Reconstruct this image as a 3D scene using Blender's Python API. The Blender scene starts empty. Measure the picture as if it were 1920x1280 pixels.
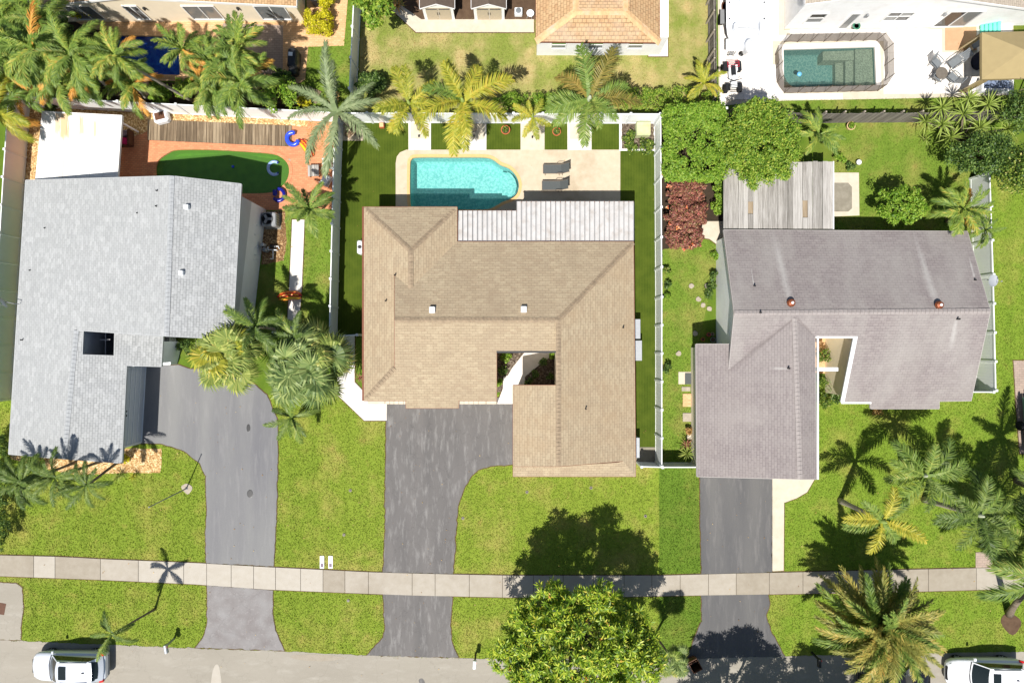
import bpy, bmesh, math, random
import numpy as np
from mathutils import Vector, Matrix

# ------------------------------------------------------------------ camera, sky, sun, exposure
SC = bpy.context.scene
COL = SC.collection
FPX, CAMH = 1280.0, 44.0          # focal length in photo pixels, camera height in metres

cam_data = bpy.data.cameras.new("camera")
cam_data.sensor_width = 36.0
cam_data.lens = 24.0
cam_data.clip_start = 0.5
cam_data.clip_end = 2000.0
cam = bpy.data.objects.new("camera", cam_data)
cam.location = (0, 0, CAMH)
COL.objects.link(cam)
SC.camera = cam

SUN_EL, SHADOW_AZ = math.radians(62.0), math.radians(22.0)   # shadows fall 22 deg east of north
world = bpy.data.worlds.new("World")
SC.world = world
world.use_nodes = True
wn = world.node_tree.nodes
sky = wn.new("ShaderNodeTexSky")
sky.sky_type = 'NISHITA'
sky.sun_disc = False
sky.sun_elevation = SUN_EL
sky.sun_rotation = math.pi + SHADOW_AZ
wn["Background"].inputs[1].default_value = 0.06
world.node_tree.links.new(sky.outputs[0], wn["Background"].inputs[0])

sun_data = bpy.data.lights.new("sun", 'SUN')
sun_data.energy = 4.4
sun_data.angle = math.radians(0.5)
sun_data.color = (1.0, 0.955, 0.89)
sun = bpy.data.objects.new("sun", sun_data)
sdir = Vector((math.sin(SHADOW_AZ) * math.cos(SUN_EL), math.cos(SHADOW_AZ) * math.cos(SUN_EL), -math.sin(SUN_EL)))
sun.rotation_euler = sdir.to_track_quat('-Z', 'Y').to_euler()
sun.location = (-20, -50, 90)
COL.objects.link(sun)

SC.view_settings.view_transform = 'Standard'
SC.view_settings.look = 'None'
SC.view_settings.exposure = 0.55
SC.view_settings.gamma = 1.0
SC.cycles.max_bounces = 6
SC.cycles.transparent_max_bounces = 12
SC.cycles.caustics_reflective = False
SC.cycles.caustics_refractive = False

# ------------------------------------------------------------------ helpers
rng = np.random.default_rng(7)
R = random.Random(11)

def P(px, py, z=0.0):
    """true place of the thing seen at photo pixel (px, py) whose height is z"""
    k = (CAMH - z) / FPX
    return Vector(((px - 960.0) * k, (640.0 - py) * k, z))

def PL(pts, z=0.0):
    return [P(a, b, z) for a, b in pts]

def tag(o, label=None, cat=None, group=None, kind=None):
    if label: o["label"] = label
    if cat: o["category"] = cat
    if group: o["group"] = group
    if kind: o["kind"] = kind
    return o

def thing(name, loc, label, cat, group=None, rz=0.0):
    o = bpy.data.objects.new(name, None)
    o.location = loc
    o.rotation_euler = (0, 0, rz)
    o.empty_display_size = 0.3
    COL.objects.link(o)
    return tag(o, label, cat, group)

def link_mesh(name, me, mats, parent=None, loc=None):
    if not isinstance(mats, (list, tuple)): mats = [mats]
    for m in mats:
        me.materials.append(MAT[m] if isinstance(m, str) else m)
    o = bpy.data.objects.new(name, me)
    COL.objects.link(o)
    if parent is not None: o.parent = parent
    if loc is not None: o.location = loc
    return o

class MB:
    """collects faces and links them as ONE mesh object"""
    def __init__(self):
        self.v = []; self.f = []; self.mi = []
    def poly(self, pts, mi=0):
        n = len(self.v)
        self.v += [tuple(p) for p in pts]
        self.f.append(tuple(range(n, n + len(pts)))); self.mi.append(mi)
        return self
    def grid(self, rows, mi=0, close=False):
        n = len(self.v); w = len(rows[0])
        for r in rows: self.v += [tuple(p) for p in r]
        for i in range(len(rows) - 1):
            for j in range(w if close else w - 1):
                a = n + i * w + j; b = n + i * w + (j + 1) % w
                self.f.append((a, b, b + w, a + w)); self.mi.append(mi)
        return self
    def box(self, c, s, rz=0.0, mi=0, rx=0.0, ry=0.0, bev=0.0):
        m = Matrix.Translation(Vector(c)) @ Matrix.Rotation(rz, 4, 'Z') @ Matrix.Rotation(ry, 4, 'Y') @ Matrix.Rotation(rx, 4, 'X')
        x, y, z = s[0] / 2, s[1] / 2, s[2] / 2
        if bev > 0:
            b = min(bev, x * .9, y * .9, z * .9)
            def ring(zz, d):
                a, e = x - d, y - d
                q = b
                return [m @ Vector(p) for p in ((-a + q, -e, zz), (a - q, -e, zz), (a, -e + q, zz), (a, e - q, zz),
                                                (a - q, e, zz), (-a + q, e, zz), (-a, e - q, zz), (-a, -e + q, zz))]
            rows = [ring(-z, b * .6), ring(-z + b, 0), ring(z - b, 0), ring(z, b * .6)]
            self.grid(rows, mi, close=True)
            self.poly(rows[-1], mi); self.poly(rows[0][::-1], mi)
            return self
        P8 = [m @ Vector((sx * x, sy * y, sz * z)) for sz in (-1, 1) for sx, sy in ((-1, -1), (1, -1), (1, 1), (-1, 1))]
        n = len(self.v); self.v += [tuple(p) for p in P8]
        for f in ((0, 3, 2, 1), (4, 5, 6, 7), (0, 1, 5, 4), (1, 2, 6, 5), (2, 3, 7, 6), (3, 0, 4, 7)):
            self.f.append(tuple(n + i for i in f)); self.mi.append(mi)
        return self
    def beam(self, a, b, w, h, mi=0):
        a = Vector(a); b = Vector(b); d = (b - a); L = d.length; d.normalize()
        s = d.cross(Vector((0, 0, 1)))
        if s.length < 1e-4: s = Vector((1, 0, 0))
        s.normalize(); u = s.cross(d)
        rows = [[p + s * (i * w / 2) + u * (j * h / 2) for i, j in ((-1, -1), (1, -1), (1, 1), (-1, 1))] for p in (a, b)]
        self.grid(rows, mi, close=True); self.poly(rows[0][::-1], mi); self.poly(rows[1], mi)
        return self
    def prism(self, pts, z0, z1, mi=0, bottom=False):
        lo = [Vector((p[0], p[1], z0)) for p in pts]; hi = [Vector((p[0], p[1], z1)) for p in pts]
        area = sum(lo[i].x * lo[(i + 1) % len(lo)].y - lo[(i + 1) % len(lo)].x * lo[i].y for i in range(len(lo)))
        if area < 0: lo.reverse(); hi.reverse()
        self.poly(hi, mi)
        n = len(lo)
        for i in range(n):
            j = (i + 1) % n
            self.poly([lo[i], lo[j], hi[j], hi[i]], mi)
        if bottom: self.poly(lo[::-1], mi)
        return self
    def tube(self, pts, rad, seg=8, mi=0, cap=True):
        pts = [Vector(p) for p in pts]
        if not isinstance(rad, (list, tuple)): rad = [rad] * len(pts)
        rows = []
        for i, p in enumerate(pts):
            d = (pts[min(i + 1, len(pts) - 1)] - pts[max(i - 1, 0)]).normalized()
            s = d.cross(Vector((0.03, 0.02, 1)))
            if s.length < 1e-3: s = Vector((1, 0, 0))
            s.normalize(); u = s.cross(d)
            rows.append([p + (s * math.cos(k * 2 * math.pi / seg) + u * math.sin(k * 2 * math.pi / seg)) * rad[i] for k in range(seg)])
        self.grid(rows, mi, close=True)
        if cap: self.poly(rows[0][::-1], mi); self.poly(rows[-1], mi)
        return self
    def lathe(self, c, prof, seg=16, mi=0, sx=1.0, sy=1.0):
        c = Vector(c)
        rows = [[c + Vector((r * sx * math.cos(k * 2 * math.pi / seg), r * sy * math.sin(k * 2 * math.pi / seg), z)) for k in range(seg)] for r, z in prof]
        self.grid(rows, mi, close=True)
        if prof[-1][0] > 1e-4: self.poly(rows[-1], mi)
        if prof[0][0] > 1e-4: self.poly(rows[0][::-1], mi)
        return self
    def mesh(self, name, origin=(0, 0, 0), smooth=False, weld=False):
        me = bpy.data.meshes.new(name)
        o = Vector(origin)
        me.from_pydata([(a[0] - o.x, a[1] - o.y, a[2] - o.z) for a in self.v], [], self.f)
        me.polygons.foreach_set("material_index", self.mi)
        if weld or smooth:
            bm = bmesh.new(); bm.from_mesh(me)
            bmesh.ops.remove_doubles(bm, verts=bm.verts, dist=1e-4)
            if weld: bmesh.ops.recalc_face_normals(bm, faces=bm.faces)
            bm.to_mesh(me); bm.free()
        if smooth: me.polygons.foreach_set("use_smooth", [True] * len(me.polygons))
        me.update()
        return me
    def build(self, name, mats, parent=None, origin=None, smooth=False, local=False, weld=False):
        """world-space faces; origin is the thing's base (parts take their parent's place)"""
        if parent is not None and not local:
            t = parent; org = Vector((0, 0, 0))
            while t is not None: org += Vector(t.location); t = t.parent
        elif origin is not None: org = Vector(origin)
        else: org = Vector((0, 0, 0))
        o = link_mesh(name, self.mesh(name, org, smooth, weld), mats, parent)
        if parent is None and origin is not None: o.location = origin
        return o

def sheet(name, outer, holes, z, mat, parent=None):
    """flat polygon with holes"""
    bm = bmesh.new(); edges = []
    for loop in [outer] + list(holes):
        vs = [bm.verts.new((p[0], p[1], z)) for p in loop]
        for i in range(len(vs)): edges.append(bm.edges.new((vs[i], vs[(i + 1) % len(vs)])))
    bmesh.ops.triangle_fill(bm, use_beauty=True, use_dissolve=False, edges=edges)
    for f in bm.faces:
        if f.normal.z < 0: f.normal_flip()
    me = bpy.data.meshes.new(name); bm.to_mesh(me); bm.free()
    return link_mesh(name, me, mat, parent)

def inside(poly, x, y):
    poly = [(p[0], p[1]) for p in poly]
    c = np.zeros(len(x), bool); j = len(poly) - 1
    for i in range(len(poly)):
        xi, yi = poly[i]; xj, yj = poly[j]
        if yi != yj:
            c ^= ((yi > y) != (yj > y)) & (x < (xj - xi) * (y - yi) / (yj - yi) + xi)
        j = i
    return c

def smooth_poly(pts, n=6, closed=True):
    """Catmull-Rom through the points"""
    out = []; m = len(pts)
    for i in range(m if closed else m - 1):
        if closed: p0, p1, p2, p3 = (pts[(i + k - 1) % m] for k in range(4))
        else: p0, p1, p2, p3 = pts[max(i - 1, 0)], pts[i], pts[i + 1], pts[min(i + 2, m - 1)]
        for k in range(n):
            t = k / n
            out.append(tuple(0.5 * ((2 * b) + (c - a) * t + (2 * a - 5 * b + 4 * c - d) * t * t + (3 * b - a - 3 * c + d) * t ** 3) for a, b, c, d in zip(p0, p1, p2, p3)))
    if not closed: out.append(tuple(pts[-1]))
    return out

# ------------------------------------------------------------------ materials
MAT = {}
class NT:
    def __init__(self, name):
        self.m = bpy.data.materials.new(name); self.m.use_nodes = True
        MAT[name] = self.m
        self.t = self.m.node_tree; self.b = self.t.nodes["Principled BSDF"]; self.out = self.t.nodes["Material Output"]
    def n(self, kind, **kw):
        nd = self.t.nodes.new("ShaderNode" + kind)
        for k, v in kw.items():
            if isinstance(v, tuple) and len(v) == 2 and v[0] == 'in': pass
            setattr(nd, k, v)
        return nd
    def l(self, a, b): self.t.links.new(a, b)
    def pos(self):
        if not hasattr(self, "_pos"): self._pos = self.n("NewGeometry").outputs["Position"]
        return self._pos
    def mapped(self, scale=(1, 1, 1), rot=(0, 0, 0), loc=(0, 0, 0), src=None):
        mp = self.n("Mapping"); mp.inputs["Scale"].default_value = scale; mp.inputs["Rotation"].default_value = rot; mp.inputs["Location"].default_value = loc
        self.l(src or self.pos(), mp.inputs[0]); return mp.outputs[0]
    def noise(self, scale, detail=4, rough=.55, src=None, out="Fac"):
        nz = self.n("TexNoise"); nz.inputs["Scale"].default_value = scale; nz.inputs["Detail"].default_value = detail; nz.inputs["Roughness"].default_value = rough
        self.l(src or self.pos(), nz.inputs["Vector"]); return nz.outputs[out]
    def ramp(self, fac, stops):
        r = self.n("ValToRGB"); e = r.color_ramp.elements
        while len(e) < len(stops): e.new(0.5)
        for i, (p, c) in enumerate(stops):
            e[i].position = p; e[i].color = (c, c, c, 1) if isinstance(c, (int, float)) else (*c, 1)
        self.l(fac, r.inputs[0]); return r.outputs[0]
    def mix(self, fac, a, b, mode='MIX'):
        mx = self.n("MixRGB", blend_type=mode)
        for i, s in ((0, fac), (1, a), (2, b)):
            if isinstance(s, (int, float)): mx.inputs[i].default_value = s if i == 0 else (s, s, s, 1)
            elif isinstance(s, tuple): mx.inputs[i].default_value = (*s, 1)
            else: self.l(s, mx.inputs[i])
        return mx.outputs[0]
    def math(self, op, a, b=0.0, clamp=False):
        m = self.n("Math", operation=op); m.use_clamp = clamp
        for i, s in ((0, a), (1, b)):
            if isinstance(s, (int, float)): m.inputs[i].default_value = s
            else: self.l(s, m.inputs[i])
        return m.outputs[0]
    def bump(self, h, strength=.4, dist=.02):
        b = self.n("Bump"); b.inputs["Strength"].default_value = strength; b.inputs["Distance"].default_value = dist
        self.l(h, b.inputs["Height"]); self.l(b.outputs[0], self.b.inputs["Normal"])
    def fin(self, col, rough=.8, spec=.3, metal=0.0):
        if isinstance(col, tuple): self.b.inputs["Base Color"].default_value = (*col, 1)
        else: self.l(col, self.b.inputs["Base Color"])
        self.b.inputs["Roughness"].default_value = rough
        self.b.inputs["Specular IOR Level"].default_value = spec
        self.b.inputs["Metallic"].default_value = metal
        return self.m

def lin(r, g, b):
    f = lambda c: c / 12.92 if c <= .04045 else ((c + .055) / 1.055) ** 2.4
    return tuple(f(v / 255.0) for v in (r, g, b))

def mul(c, k): return tuple(v * k for v in c)

def plain(name, col, rough=.6, spec=.4, metal=0.0, var=.12, scale=6.0, bump=0.0, dirt=None):
    """paint, plastic, metal: even colour with slight mottling and wear"""
    t = NT(name)
    nz = t.noise(scale, 5)
    c = t.mix(t.ramp(nz, [(.3, 0.0), (.7, 1.0)]), mul(col, 1 - var), mul(col, 1 + var * .6))
    if dirt:
        c = t.mix(t.ramp(t.noise(dirt[1], 7, .65), [(.48, 0.0), (.72, dirt[2])]), c, dirt[0])
    if bump: t.bump(t.noise(scale * 9, 3), bump, .01)
    return t.fin(c, rough, spec, metal)

def concrete(name, c1, c2, stain, amt=.5, joint=None):
    t = NT(name)
    big = t.noise(.35, 6, .6); mid = t.noise(2.6, 7, .62); fine = t.noise(60, 3, .7)
    c = t.mix(t.ramp(mid, [(.3, 0.0), (.7, 1.0)]), c1, c2)
    c = t.mix(t.ramp(big, [(.5, 0.0), (.7, amt)]), c, stain)
    c = t.mix(t.ramp(fine, [(.25, .16), (.75, 0.0)]), c, mul(c1, .5))
    t.bump(fine, .25, .006)
    return t.fin(c, .9, .2)

def asphalt(name, base, light, dark, amt=.55, sc=1.0, streak=(1, .25, 1), crack=0.0):
    t = NT(name)
    v = t.mapped(streak)
    big = t.noise(.8 * sc, 7, .65, v); mid = t.noise(3.2 * sc, 8, .68, v); fine = t.noise(70, 3, .8)
    c = t.mix(t.ramp(big, [(.34, 0.0), (.66, 1.0)]), base, dark)
    c = t.mix(t.ramp(mid, [(.5, 0.0), (.74, amt)]), c, light)
    c = t.mix(t.ramp(fine, [(.3, .35), (.7, 0.0)]), c, mul(base, .5))
    if crack:
        vo = t.n("TexVoronoi", feature='DISTANCE_TO_EDGE'); vo.inputs["Scale"].default_value = .55
        wv = t.n("VectorMath", operation='ADD'); t.l(t.pos(), wv.inputs[0]); t.l(t.noise(1.6, 5, .6, None, "Color"), wv.inputs[1])
        t.l(wv.outputs[0], vo.inputs["Vector"])
        c = t.mix(t.ramp(vo.outputs["Distance"], [(0.0, crack), (.012, 0.0)]), c, mul(base, .35))
    t.bump(fine, .35, .006)
    return t.fin(c, .92, .2)

def grassmat(name, g1, g2, dry, dry_amt=.35, dry_lo=.52, blade=False, fine_amt=.5, ps=.45):
    t = NT(name)
    big = t.noise(ps, 5, .6); mid = t.noise(1.7, 6, .65); fine = t.noise(30, 4, .75)
    c = t.mix(t.ramp(mid, [(.25, .2), (.75, .8)]), g1, g2)
    c = t.mix(t.ramp(big, [(dry_lo - .06, 0.0), (dry_lo + .16, dry_amt)]), c, dry)
    wv = t.n("TexWave", wave_type='BANDS', bands_direction='X'); wv.inputs["Scale"].default_value = .28; wv.inputs["Distortion"].default_value = 1.2; wv.inputs["Detail"].default_value = 3
    t.l(t.pos(), wv.inputs["Vector"]); c = t.mix(t.math('MULTIPLY', wv.outputs["Fac"], .22), c, mul(g1, .85))
    c = t.mix(t.ramp(t.noise(.9, 6, .7), [(.60, 0.0), (.74, .55 * min(1, dry_amt * 1.6))]), c, tuple(a * k for a, k in zip(dry, (.92, .82, .8))))
    c = t.mix(t.ramp(t.noise(9.0, 5, .7), [(.56, 0.0), (.78, dry_amt * .6)]), c, dry)
    if blade:
        isl = t.n("NewGeometry").outputs["Random Per Island"]
        c = t.mix(t.ramp(isl, [(0.0, .22), (.4, 0.0)]), c, mul(g1, .6))
        c = t.mix(t.ramp(isl, [(.78, 0.0), (1.0, .35)]), c, mul(dry, 1.15))
        tr = t.n("BsdfTranslucent"); t.l(c, tr.inputs[0]); mx = t.n("MixShader"); mx.inputs[0].default_value = .3
        t.fin(c, .75, .2)
        t.l(t.b.outputs[0], mx.inputs[1]); t.l(tr.outputs[0], mx.inputs[2]); t.l(mx.outputs[0], t.out.inputs[0])
        return t.m
    c = t.mix(t.ramp(fine, [(.3, fine_amt * .6), (.62, 0.0)]), c, mul(g1, .4))
    t.bump(fine, .9, .05)
    return t.fin(c, .95, .1)

def leafmat(name, stops, trans=.3, objrand=0.0, rough=.5, spec=.35, patch=None):
    """leaf colour varies from leaf to leaf (per island) and from frond to frond (per object)"""
    t = NT(name)
    isl = t.n("NewGeometry").outputs["Random Per Island"]
    if objrand:
        oi = t.n("ObjectInfo").outputs["Random"]
        isl = t.math('ADD', t.math('MULTIPLY', isl, 1 - objrand), t.math('MULTIPLY', oi, objrand))
    c = t.ramp(isl, stops)
    if patch:
        c = t.mix(t.ramp(t.noise(patch[1], 4, .6), [(.5, 0.0), (.68, patch[2])]), c, patch[0])
    t.fin(c, rough, spec)
    tr = t.n("BsdfTranslucent"); t.l(t.mix(1.0, c, (.95, 1.0, .45), 'MULTIPLY'), tr.inputs[0]); mx = t.n("MixShader"); mx.inputs[0].default_value = trans
    t.l(t.b.outputs[0], mx.inputs[1]); t.l(tr.outputs[0], mx.inputs[2]); t.l(mx.outputs[0], t.out.inputs[0])
    return t.m

def shingle(name, cols, swap, rot=0.0, w=.32, h=.145, mortar=.010, patch=None, streaks=(), tone=.4, gap=.45, wash=None):
    """three-tab shingles: courses run along the eave (swap: along Y)"""
    t = NT(name)
    v = t.mapped((1, 1, 1), (0, 0, rot + (math.pi / 2 if swap else 0)))
    br = t.n("TexBrick"); br.inputs["Scale"].default_value = 1.0
    br.inputs["Brick Width"].default_value = w; br.inputs["Row Height"].default_value = h
    br.inputs["Mortar Size"].default_value = mortar; br.inputs["Mortar Smooth"].default_value = .3; br.inputs["Bias"].default_value = 0.0
    br.inputs["Color1"].default_value = (*cols[0], 1); br.inputs["Color2"].default_value = (*cols[1], 1)
    br.inputs["Mortar"].default_value = (*mul(cols[0], gap), 1)
    t.l(v, br.inputs["Vector"])
    c = br.outputs["Color"]
    # tab-to-tab tone: coarse cells stretched along the course
    vo = t.n("TexVoronoi", voronoi_dimensions='2D'); vo.inputs["Scale"].default_value = 1.0; vo.inputs["Randomness"].default_value = .45
    t.l(t.mapped((1 / h, 1 / w, 1) if swap else (1 / w, 1 / h, 1), (0, 0, rot + (math.pi / 2 if swap else 0))), vo.inputs["Vector"])
    vcol = t.n("SeparateColor"); t.l(vo.outputs["Color"], vcol.inputs[0])
    c = t.mix(t.ramp(vcol.outputs[0], [(.5, 0.0), (.95, tone)]), c, cols[2])
    c = t.mix(t.ramp(vcol.outputs[1], [(.5, 0.0), (.95, tone * .8)]), c, cols[3])
    if patch:
        c = t.mix(t.ramp(t.noise(patch[1], 6, .62), [(.46, 0.0), (.7, patch[2])]), c, patch[0])
    if wash:
        wz = t.noise(.55, 6, .6, t.mapped((.12, 1, 1) if swap else (1, .12, 1)))
        c = t.mix(t.ramp(wz, [(.42, 0.0), (.68, wash[1])]), c, wash[0])
    sp = t.n("SeparateXYZ"); t.l(t.pos(), sp.inputs[0])
    for (x0, y0, x1, y1, w0, w1, amt, sc) in streaks:
        # wash mark that runs down the slope from (x0,y0) to (x1,y1), widening
        u = t.math('DIVIDE', t.math('SUBTRACT', sp.outputs[1] if abs(y1 - y0) > abs(x1 - x0) else sp.outputs[0], y0 if abs(y1 - y0) > abs(x1 - x0) else x0),
                   (y1 - y0) if abs(y1 - y0) > abs(x1 - x0) else (x1 - x0))
        along = abs(y1 - y0) > abs(x1 - x0)
        ctr = t.math('ADD', t.math('MULTIPLY', u, (x1 - x0) if along else (y1 - y0)), x0 if along else y0)
        d = t.math('ABSOLUTE', t.math('SUBTRACT', sp.outputs[0] if along else sp.outputs[1], ctr))
        wd = t.math('ADD', t.math('MULTIPLY', u, w1 - w0), w0)
        d = t.math('ADD', t.math('DIVIDE', d, wd), t.math('MULTIPLY', t.math('SUBTRACT', t.noise(4, 5, .6), .5), 1.4))
        m = t.math('SUBTRACT', 1.0, d, True)
        ends = t.math('MULTIPLY', t.math('MULTIPLY', u, 14.0, True), t.math('MULTIPLY', t.math('SUBTRACT', 1.0, u), 2.2, True), True)
        m = t.math('MULTIPLY', t.math('MULTIPLY', m, ends, True), amt, True)
        c = t.mix(m, c, sc)
    fine = t.noise(45, 3, .8)
    c = t.mix(t.ramp(fine, [(.3, .3), (.7, 0.0)]), c, mul(cols[0], .55))
    t.bump(t.math('ADD', t.math('MULTIPLY', br.outputs["Fac"], -1.0), t.math('MULTIPLY', fine, .25)), .5, .012)
    return t.fin(c, .92, .15)

# setting
asphalt("asphalt_grey", lin(134, 134, 133), lin(160, 159, 156), lin(112, 112, 116), .5, .9, (1, .13, 1))
asphalt("asphalt_worn", lin(116, 113, 111), lin(160, 158, 155), lin(100, 98, 97), .75, 1.1, (1, .2, 1), crack=.3)
asphalt("asphalt_dark", lin(108, 107, 106), lin(140, 137, 134), lin(90, 90, 92), .6, .9, (1, .14, 1))
asphalt("asphalt_apron", lin(146, 144, 143), lin(170, 167, 166), lin(122, 116, 114), .6, 1.3, (1, 1, 1), crack=.25)
asphalt("road_surface", lin(163, 157, 145), lin(182, 177, 166), lin(148, 142, 130), .6, .6, (.3, 1, 1), crack=.22)
concrete("sidewalk_concrete", lin(174, 167, 155), lin(164, 156, 142), lin(146, 136, 120), .55)
concrete("sidewalk_pale", lin(182, 176, 165), lin(174, 167, 154), lin(156, 147, 133), .4)
concrete("sidewalk_stained", lin(162, 154, 140), lin(150, 141, 126), lin(134, 124, 108), .5)
concrete("white_concrete", lin(226, 222, 216), lin(214, 208, 200), lin(196, 188, 176), .3)
concrete("pool_deck", lin(204, 190, 168), lin(192, 177, 153), lin(148, 130, 102), .6)
concrete("cream_concrete", lin(206, 197, 180), lin(196, 185, 165), lin(168, 154, 131), .35)
concrete("patio_white", lin(236, 230, 224), lin(226, 220, 212), lin(206, 196, 184), .25)
concrete("patio_tan", lin(196, 160, 126), lin(184, 148, 114), lin(170, 136, 104), .3)
concrete("old_concrete", lin(128, 122, 108), lin(150, 144, 130), lin(96, 92, 80), .7)
concrete("joint_dark", lin(90, 80, 66), lin(80, 70, 58), lin(60, 54, 46), .4)
concrete("mulch_ground", lin(104, 84, 66), lin(80, 62, 48), lin(56, 44, 34), .6)
concrete("soil", lin(70, 58, 46), lin(52, 44, 34), lin(40, 34, 28), .6)
grassmat("ground_grass", lin(84, 112, 36), lin(110, 134, 44), lin(140, 136, 70), .35)
LAWN = {   # greener, yellower, dry
    "lawn_left":   (lin(118, 146, 46), lin(140, 162, 58), lin(172, 166, 86), .62, .52),
    "lawn_centre": (lin(122, 150, 48), lin(144, 164, 60), lin(184, 170, 98), .6, .53),
    "lawn_right":  (lin(112, 146, 44), lin(136, 162, 56), lin(172, 168, 86), .55, .53),
    "lawn_dense":  (lin(90, 124, 38), lin(112, 142, 48), lin(144, 150, 70), .5, .53),
    "lawn_back":   (lin(128, 148, 60), lin(150, 162, 78), lin(198, 182, 124), .85, .46),
    "lawn_side":   (lin(102, 136, 44), lin(130, 156, 58), lin(170, 160, 90), .6, .51),
}
for k, (a, b, c, d, e) in LAWN.items():
    a, b, c = [(q[0], q[1] * .94, q[2] * 1.05) for q in (a, b, c)]
    grassmat(k, a, b, c, d, e); grassmat(k + "_blade", mul(a, 1.06), mul(b, 1.1), mul(c, 1.08), d, e, True)

def turfmat():
    t = NT("artificial_turf")
    c = t.mix(t.ramp(t.noise(1.2, 4), [(.35, 0.0), (.65, 1.0)]), lin(64, 80, 20), lin(80, 94, 28))
    wv = t.n("TexWave", wave_type='BANDS', bands_direction='X'); wv.inputs["Scale"].default_value = 1.8; wv.inputs["Distortion"].default_value = .4
    t.l(t.pos(), wv.inputs["Vector"])
    c = t.mix(t.math('MULTIPLY', wv.outputs["Fac"], .22), c, lin(94, 110, 34))
    f = t.noise(40, 3, .8)
    c = t.mix(t.ramp(f, [(.3, .35), (.65, 0.0)]), c, lin(36, 54, 8))
    t.bump(f, .6, .03)
    t.fin(c, .9, .15)
turfmat()

def brickmat(name, c1, c2, mortar, w, h, rot=0.0, ms=.012):
    t = NT(name)
    br = t.n("TexBrick"); br.inputs["Scale"].default_value = 1.0
    br.inputs["Brick Width"].default_value = w; br.inputs["Row Height"].default_value = h; br.inputs["Mortar Size"].default_value = ms
    for k, c in (("Color1", c1), ("Color2", c2), ("Mortar", mortar)): br.inputs[k].default_value = (*c, 1)
    t.l(t.mapped((1, 1, 1), (0, 0, rot)), br.inputs["Vector"])
    c = t.mix(t.ramp(t.noise(1.1, 5), [(.4, 0.0), (.7, .35)]), br.outputs["Color"], mul(c1, 1.25))
    t.bump(br.outputs["Fac"], -.4, .01)
    t.fin(c, .88, .2)
brickmat("brick_paver", lin(196, 128, 92), lin(214, 150, 110), lin(168, 120, 92), .24, .12, -.05)
brickmat("tan_paver", lin(202, 160, 116), lin(218, 180, 138), lin(178, 146, 110), .24, .12)
brickmat("pink_paver", lin(168, 150, 136), lin(156, 138, 126), lin(130, 118, 108), .3, .15)

def gravelmat(name, cols, scale=14):
    t = NT(name)
    vo = t.n("TexVoronoi"); vo.inputs["Scale"].default_value = scale; t.l(t.pos(), vo.inputs["Vector"])
    s = t.n("SeparateColor"); t.l(vo.outputs["Color"], s.inputs[0])
    c = t.ramp(s.outputs[0], [(0.0, cols[0]), (.45, cols[1]), (.8, cols[2]), (1.0, cols[3])])
    c = t.mix(t.ramp(t.noise(.9, 5), [(.45, 0.0), (.7, .45)]), c, cols[0])
    t.bump(vo.outputs["Distance"], -.9, .05)
    t.fin(c, .9, .2)
gravelmat("gravel_tan", [lin(140, 104, 64), lin(186, 150, 100), lin(216, 186, 136), lin(236, 214, 170)])
gravelmat("gravel_brown", [lin(92, 66, 44), lin(132, 100, 66), lin(164, 132, 92), lin(196, 168, 126)])
gravelmat("gravel_dark", [lin(64, 54, 46), lin(92, 80, 68), lin(120, 108, 94), lin(150, 138, 124)])

# building skins
plain("white_vinyl", (.88, .90, .89), .35, .4, var=.03, scale=2)
plain("white_paint", (.88, .88, .87), .55, .3, var=.03, scale=2, dirt=((.55, .5, .44), 1.2, .25))
plain("pale_grey_wall", (.70, .72, .73), .7, .2, var=.05, scale=1.5)
plain("shaded_grey_wall", (.44, .46, .48), .7, .2, var=.05, scale=1.5)
plain("beige_wall", lin(238, 224, 198), .75, .2, var=.05, scale=1.5)
plain("cream_wall", lin(226, 216, 196), .75, .2, var=.05, scale=1.5)
plain("garage_grey", lin(190, 195, 202), .6, .3, var=.04)
def rusty_sheet():
    t = NT("white_roof_metal")
    c = t.mix(t.ramp(t.noise(1.2, 5), [(.3, 0.0), (.7, 1.0)]), (.74, .74, .73), (.80, .80, .79))
    st = t.noise(1.0, 6, .7, t.mapped((7, .6, 1)))
    c = t.mix(t.ramp(st, [(.58, 0.0), (.78, .5)]), c, lin(170, 160, 146))
    sp = t.n("SeparateXYZ"); t.l(t.pos(), sp.inputs[0])
    for (px, py, hw, hl, amt) in ((121, 232, .30, 1.0, .75), (108, 228, .16, .8, .6), (153, 235, .14, .7, .6), (178, 243, .08, .5, .6), (118, 312, .3, .8, .25)):
        x0, y0 = P(px, py, 2.45)[:2]
        dx = t.math('DIVIDE', t.math('ABSOLUTE', t.math('SUBTRACT', sp.outputs[0], x0)), hw); dy = t.math('DIVIDE', t.math('ABSOLUTE', t.math('SUBTRACT', sp.outputs[1], y0)), hl)
        d = t.math('ADD', t.math('MAXIMUM', dx, dy), t.math('MULTIPLY', t.math('SUBTRACT', st, .5), 2.2))
        c = t.mix(t.math('MULTIPLY', t.math('MULTIPLY', t.math('SUBTRACT', 1.0, d), 2.5, True), amt, True), c, lin(208, 166, 98))
    t.fin(c, .5, .35)
rusty_sheet()
plain("white_panel", (.52, .51, .50), .5, .35, var=.08, scale=2.5, dirt=(lin(150, 136, 122), 1.6, .5))
plain("metal_grey", (.30, .31, .32), .45, .5, .3, var=.1)
plain("metal_pale", (.42, .44, .46), .4, .5, .2, var=.08)
plain("dark_metal", (.035, .036, .038), .5, .4, var=.2)
plain("copper_vent", lin(150, 84, 52), .45, .5, .35, var=.3, scale=14)
plain("brown_fascia", lin(120, 72, 52), .6, .3, var=.15)
plain("glass_dark", (.03, .037, .042), .06, .6, var=.2)
plain("glass_grey", lin(120, 124, 124), .08, .6, var=.1)
plain("glass_green", lin(110, 150, 96), .1, .6, var=.1)
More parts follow.
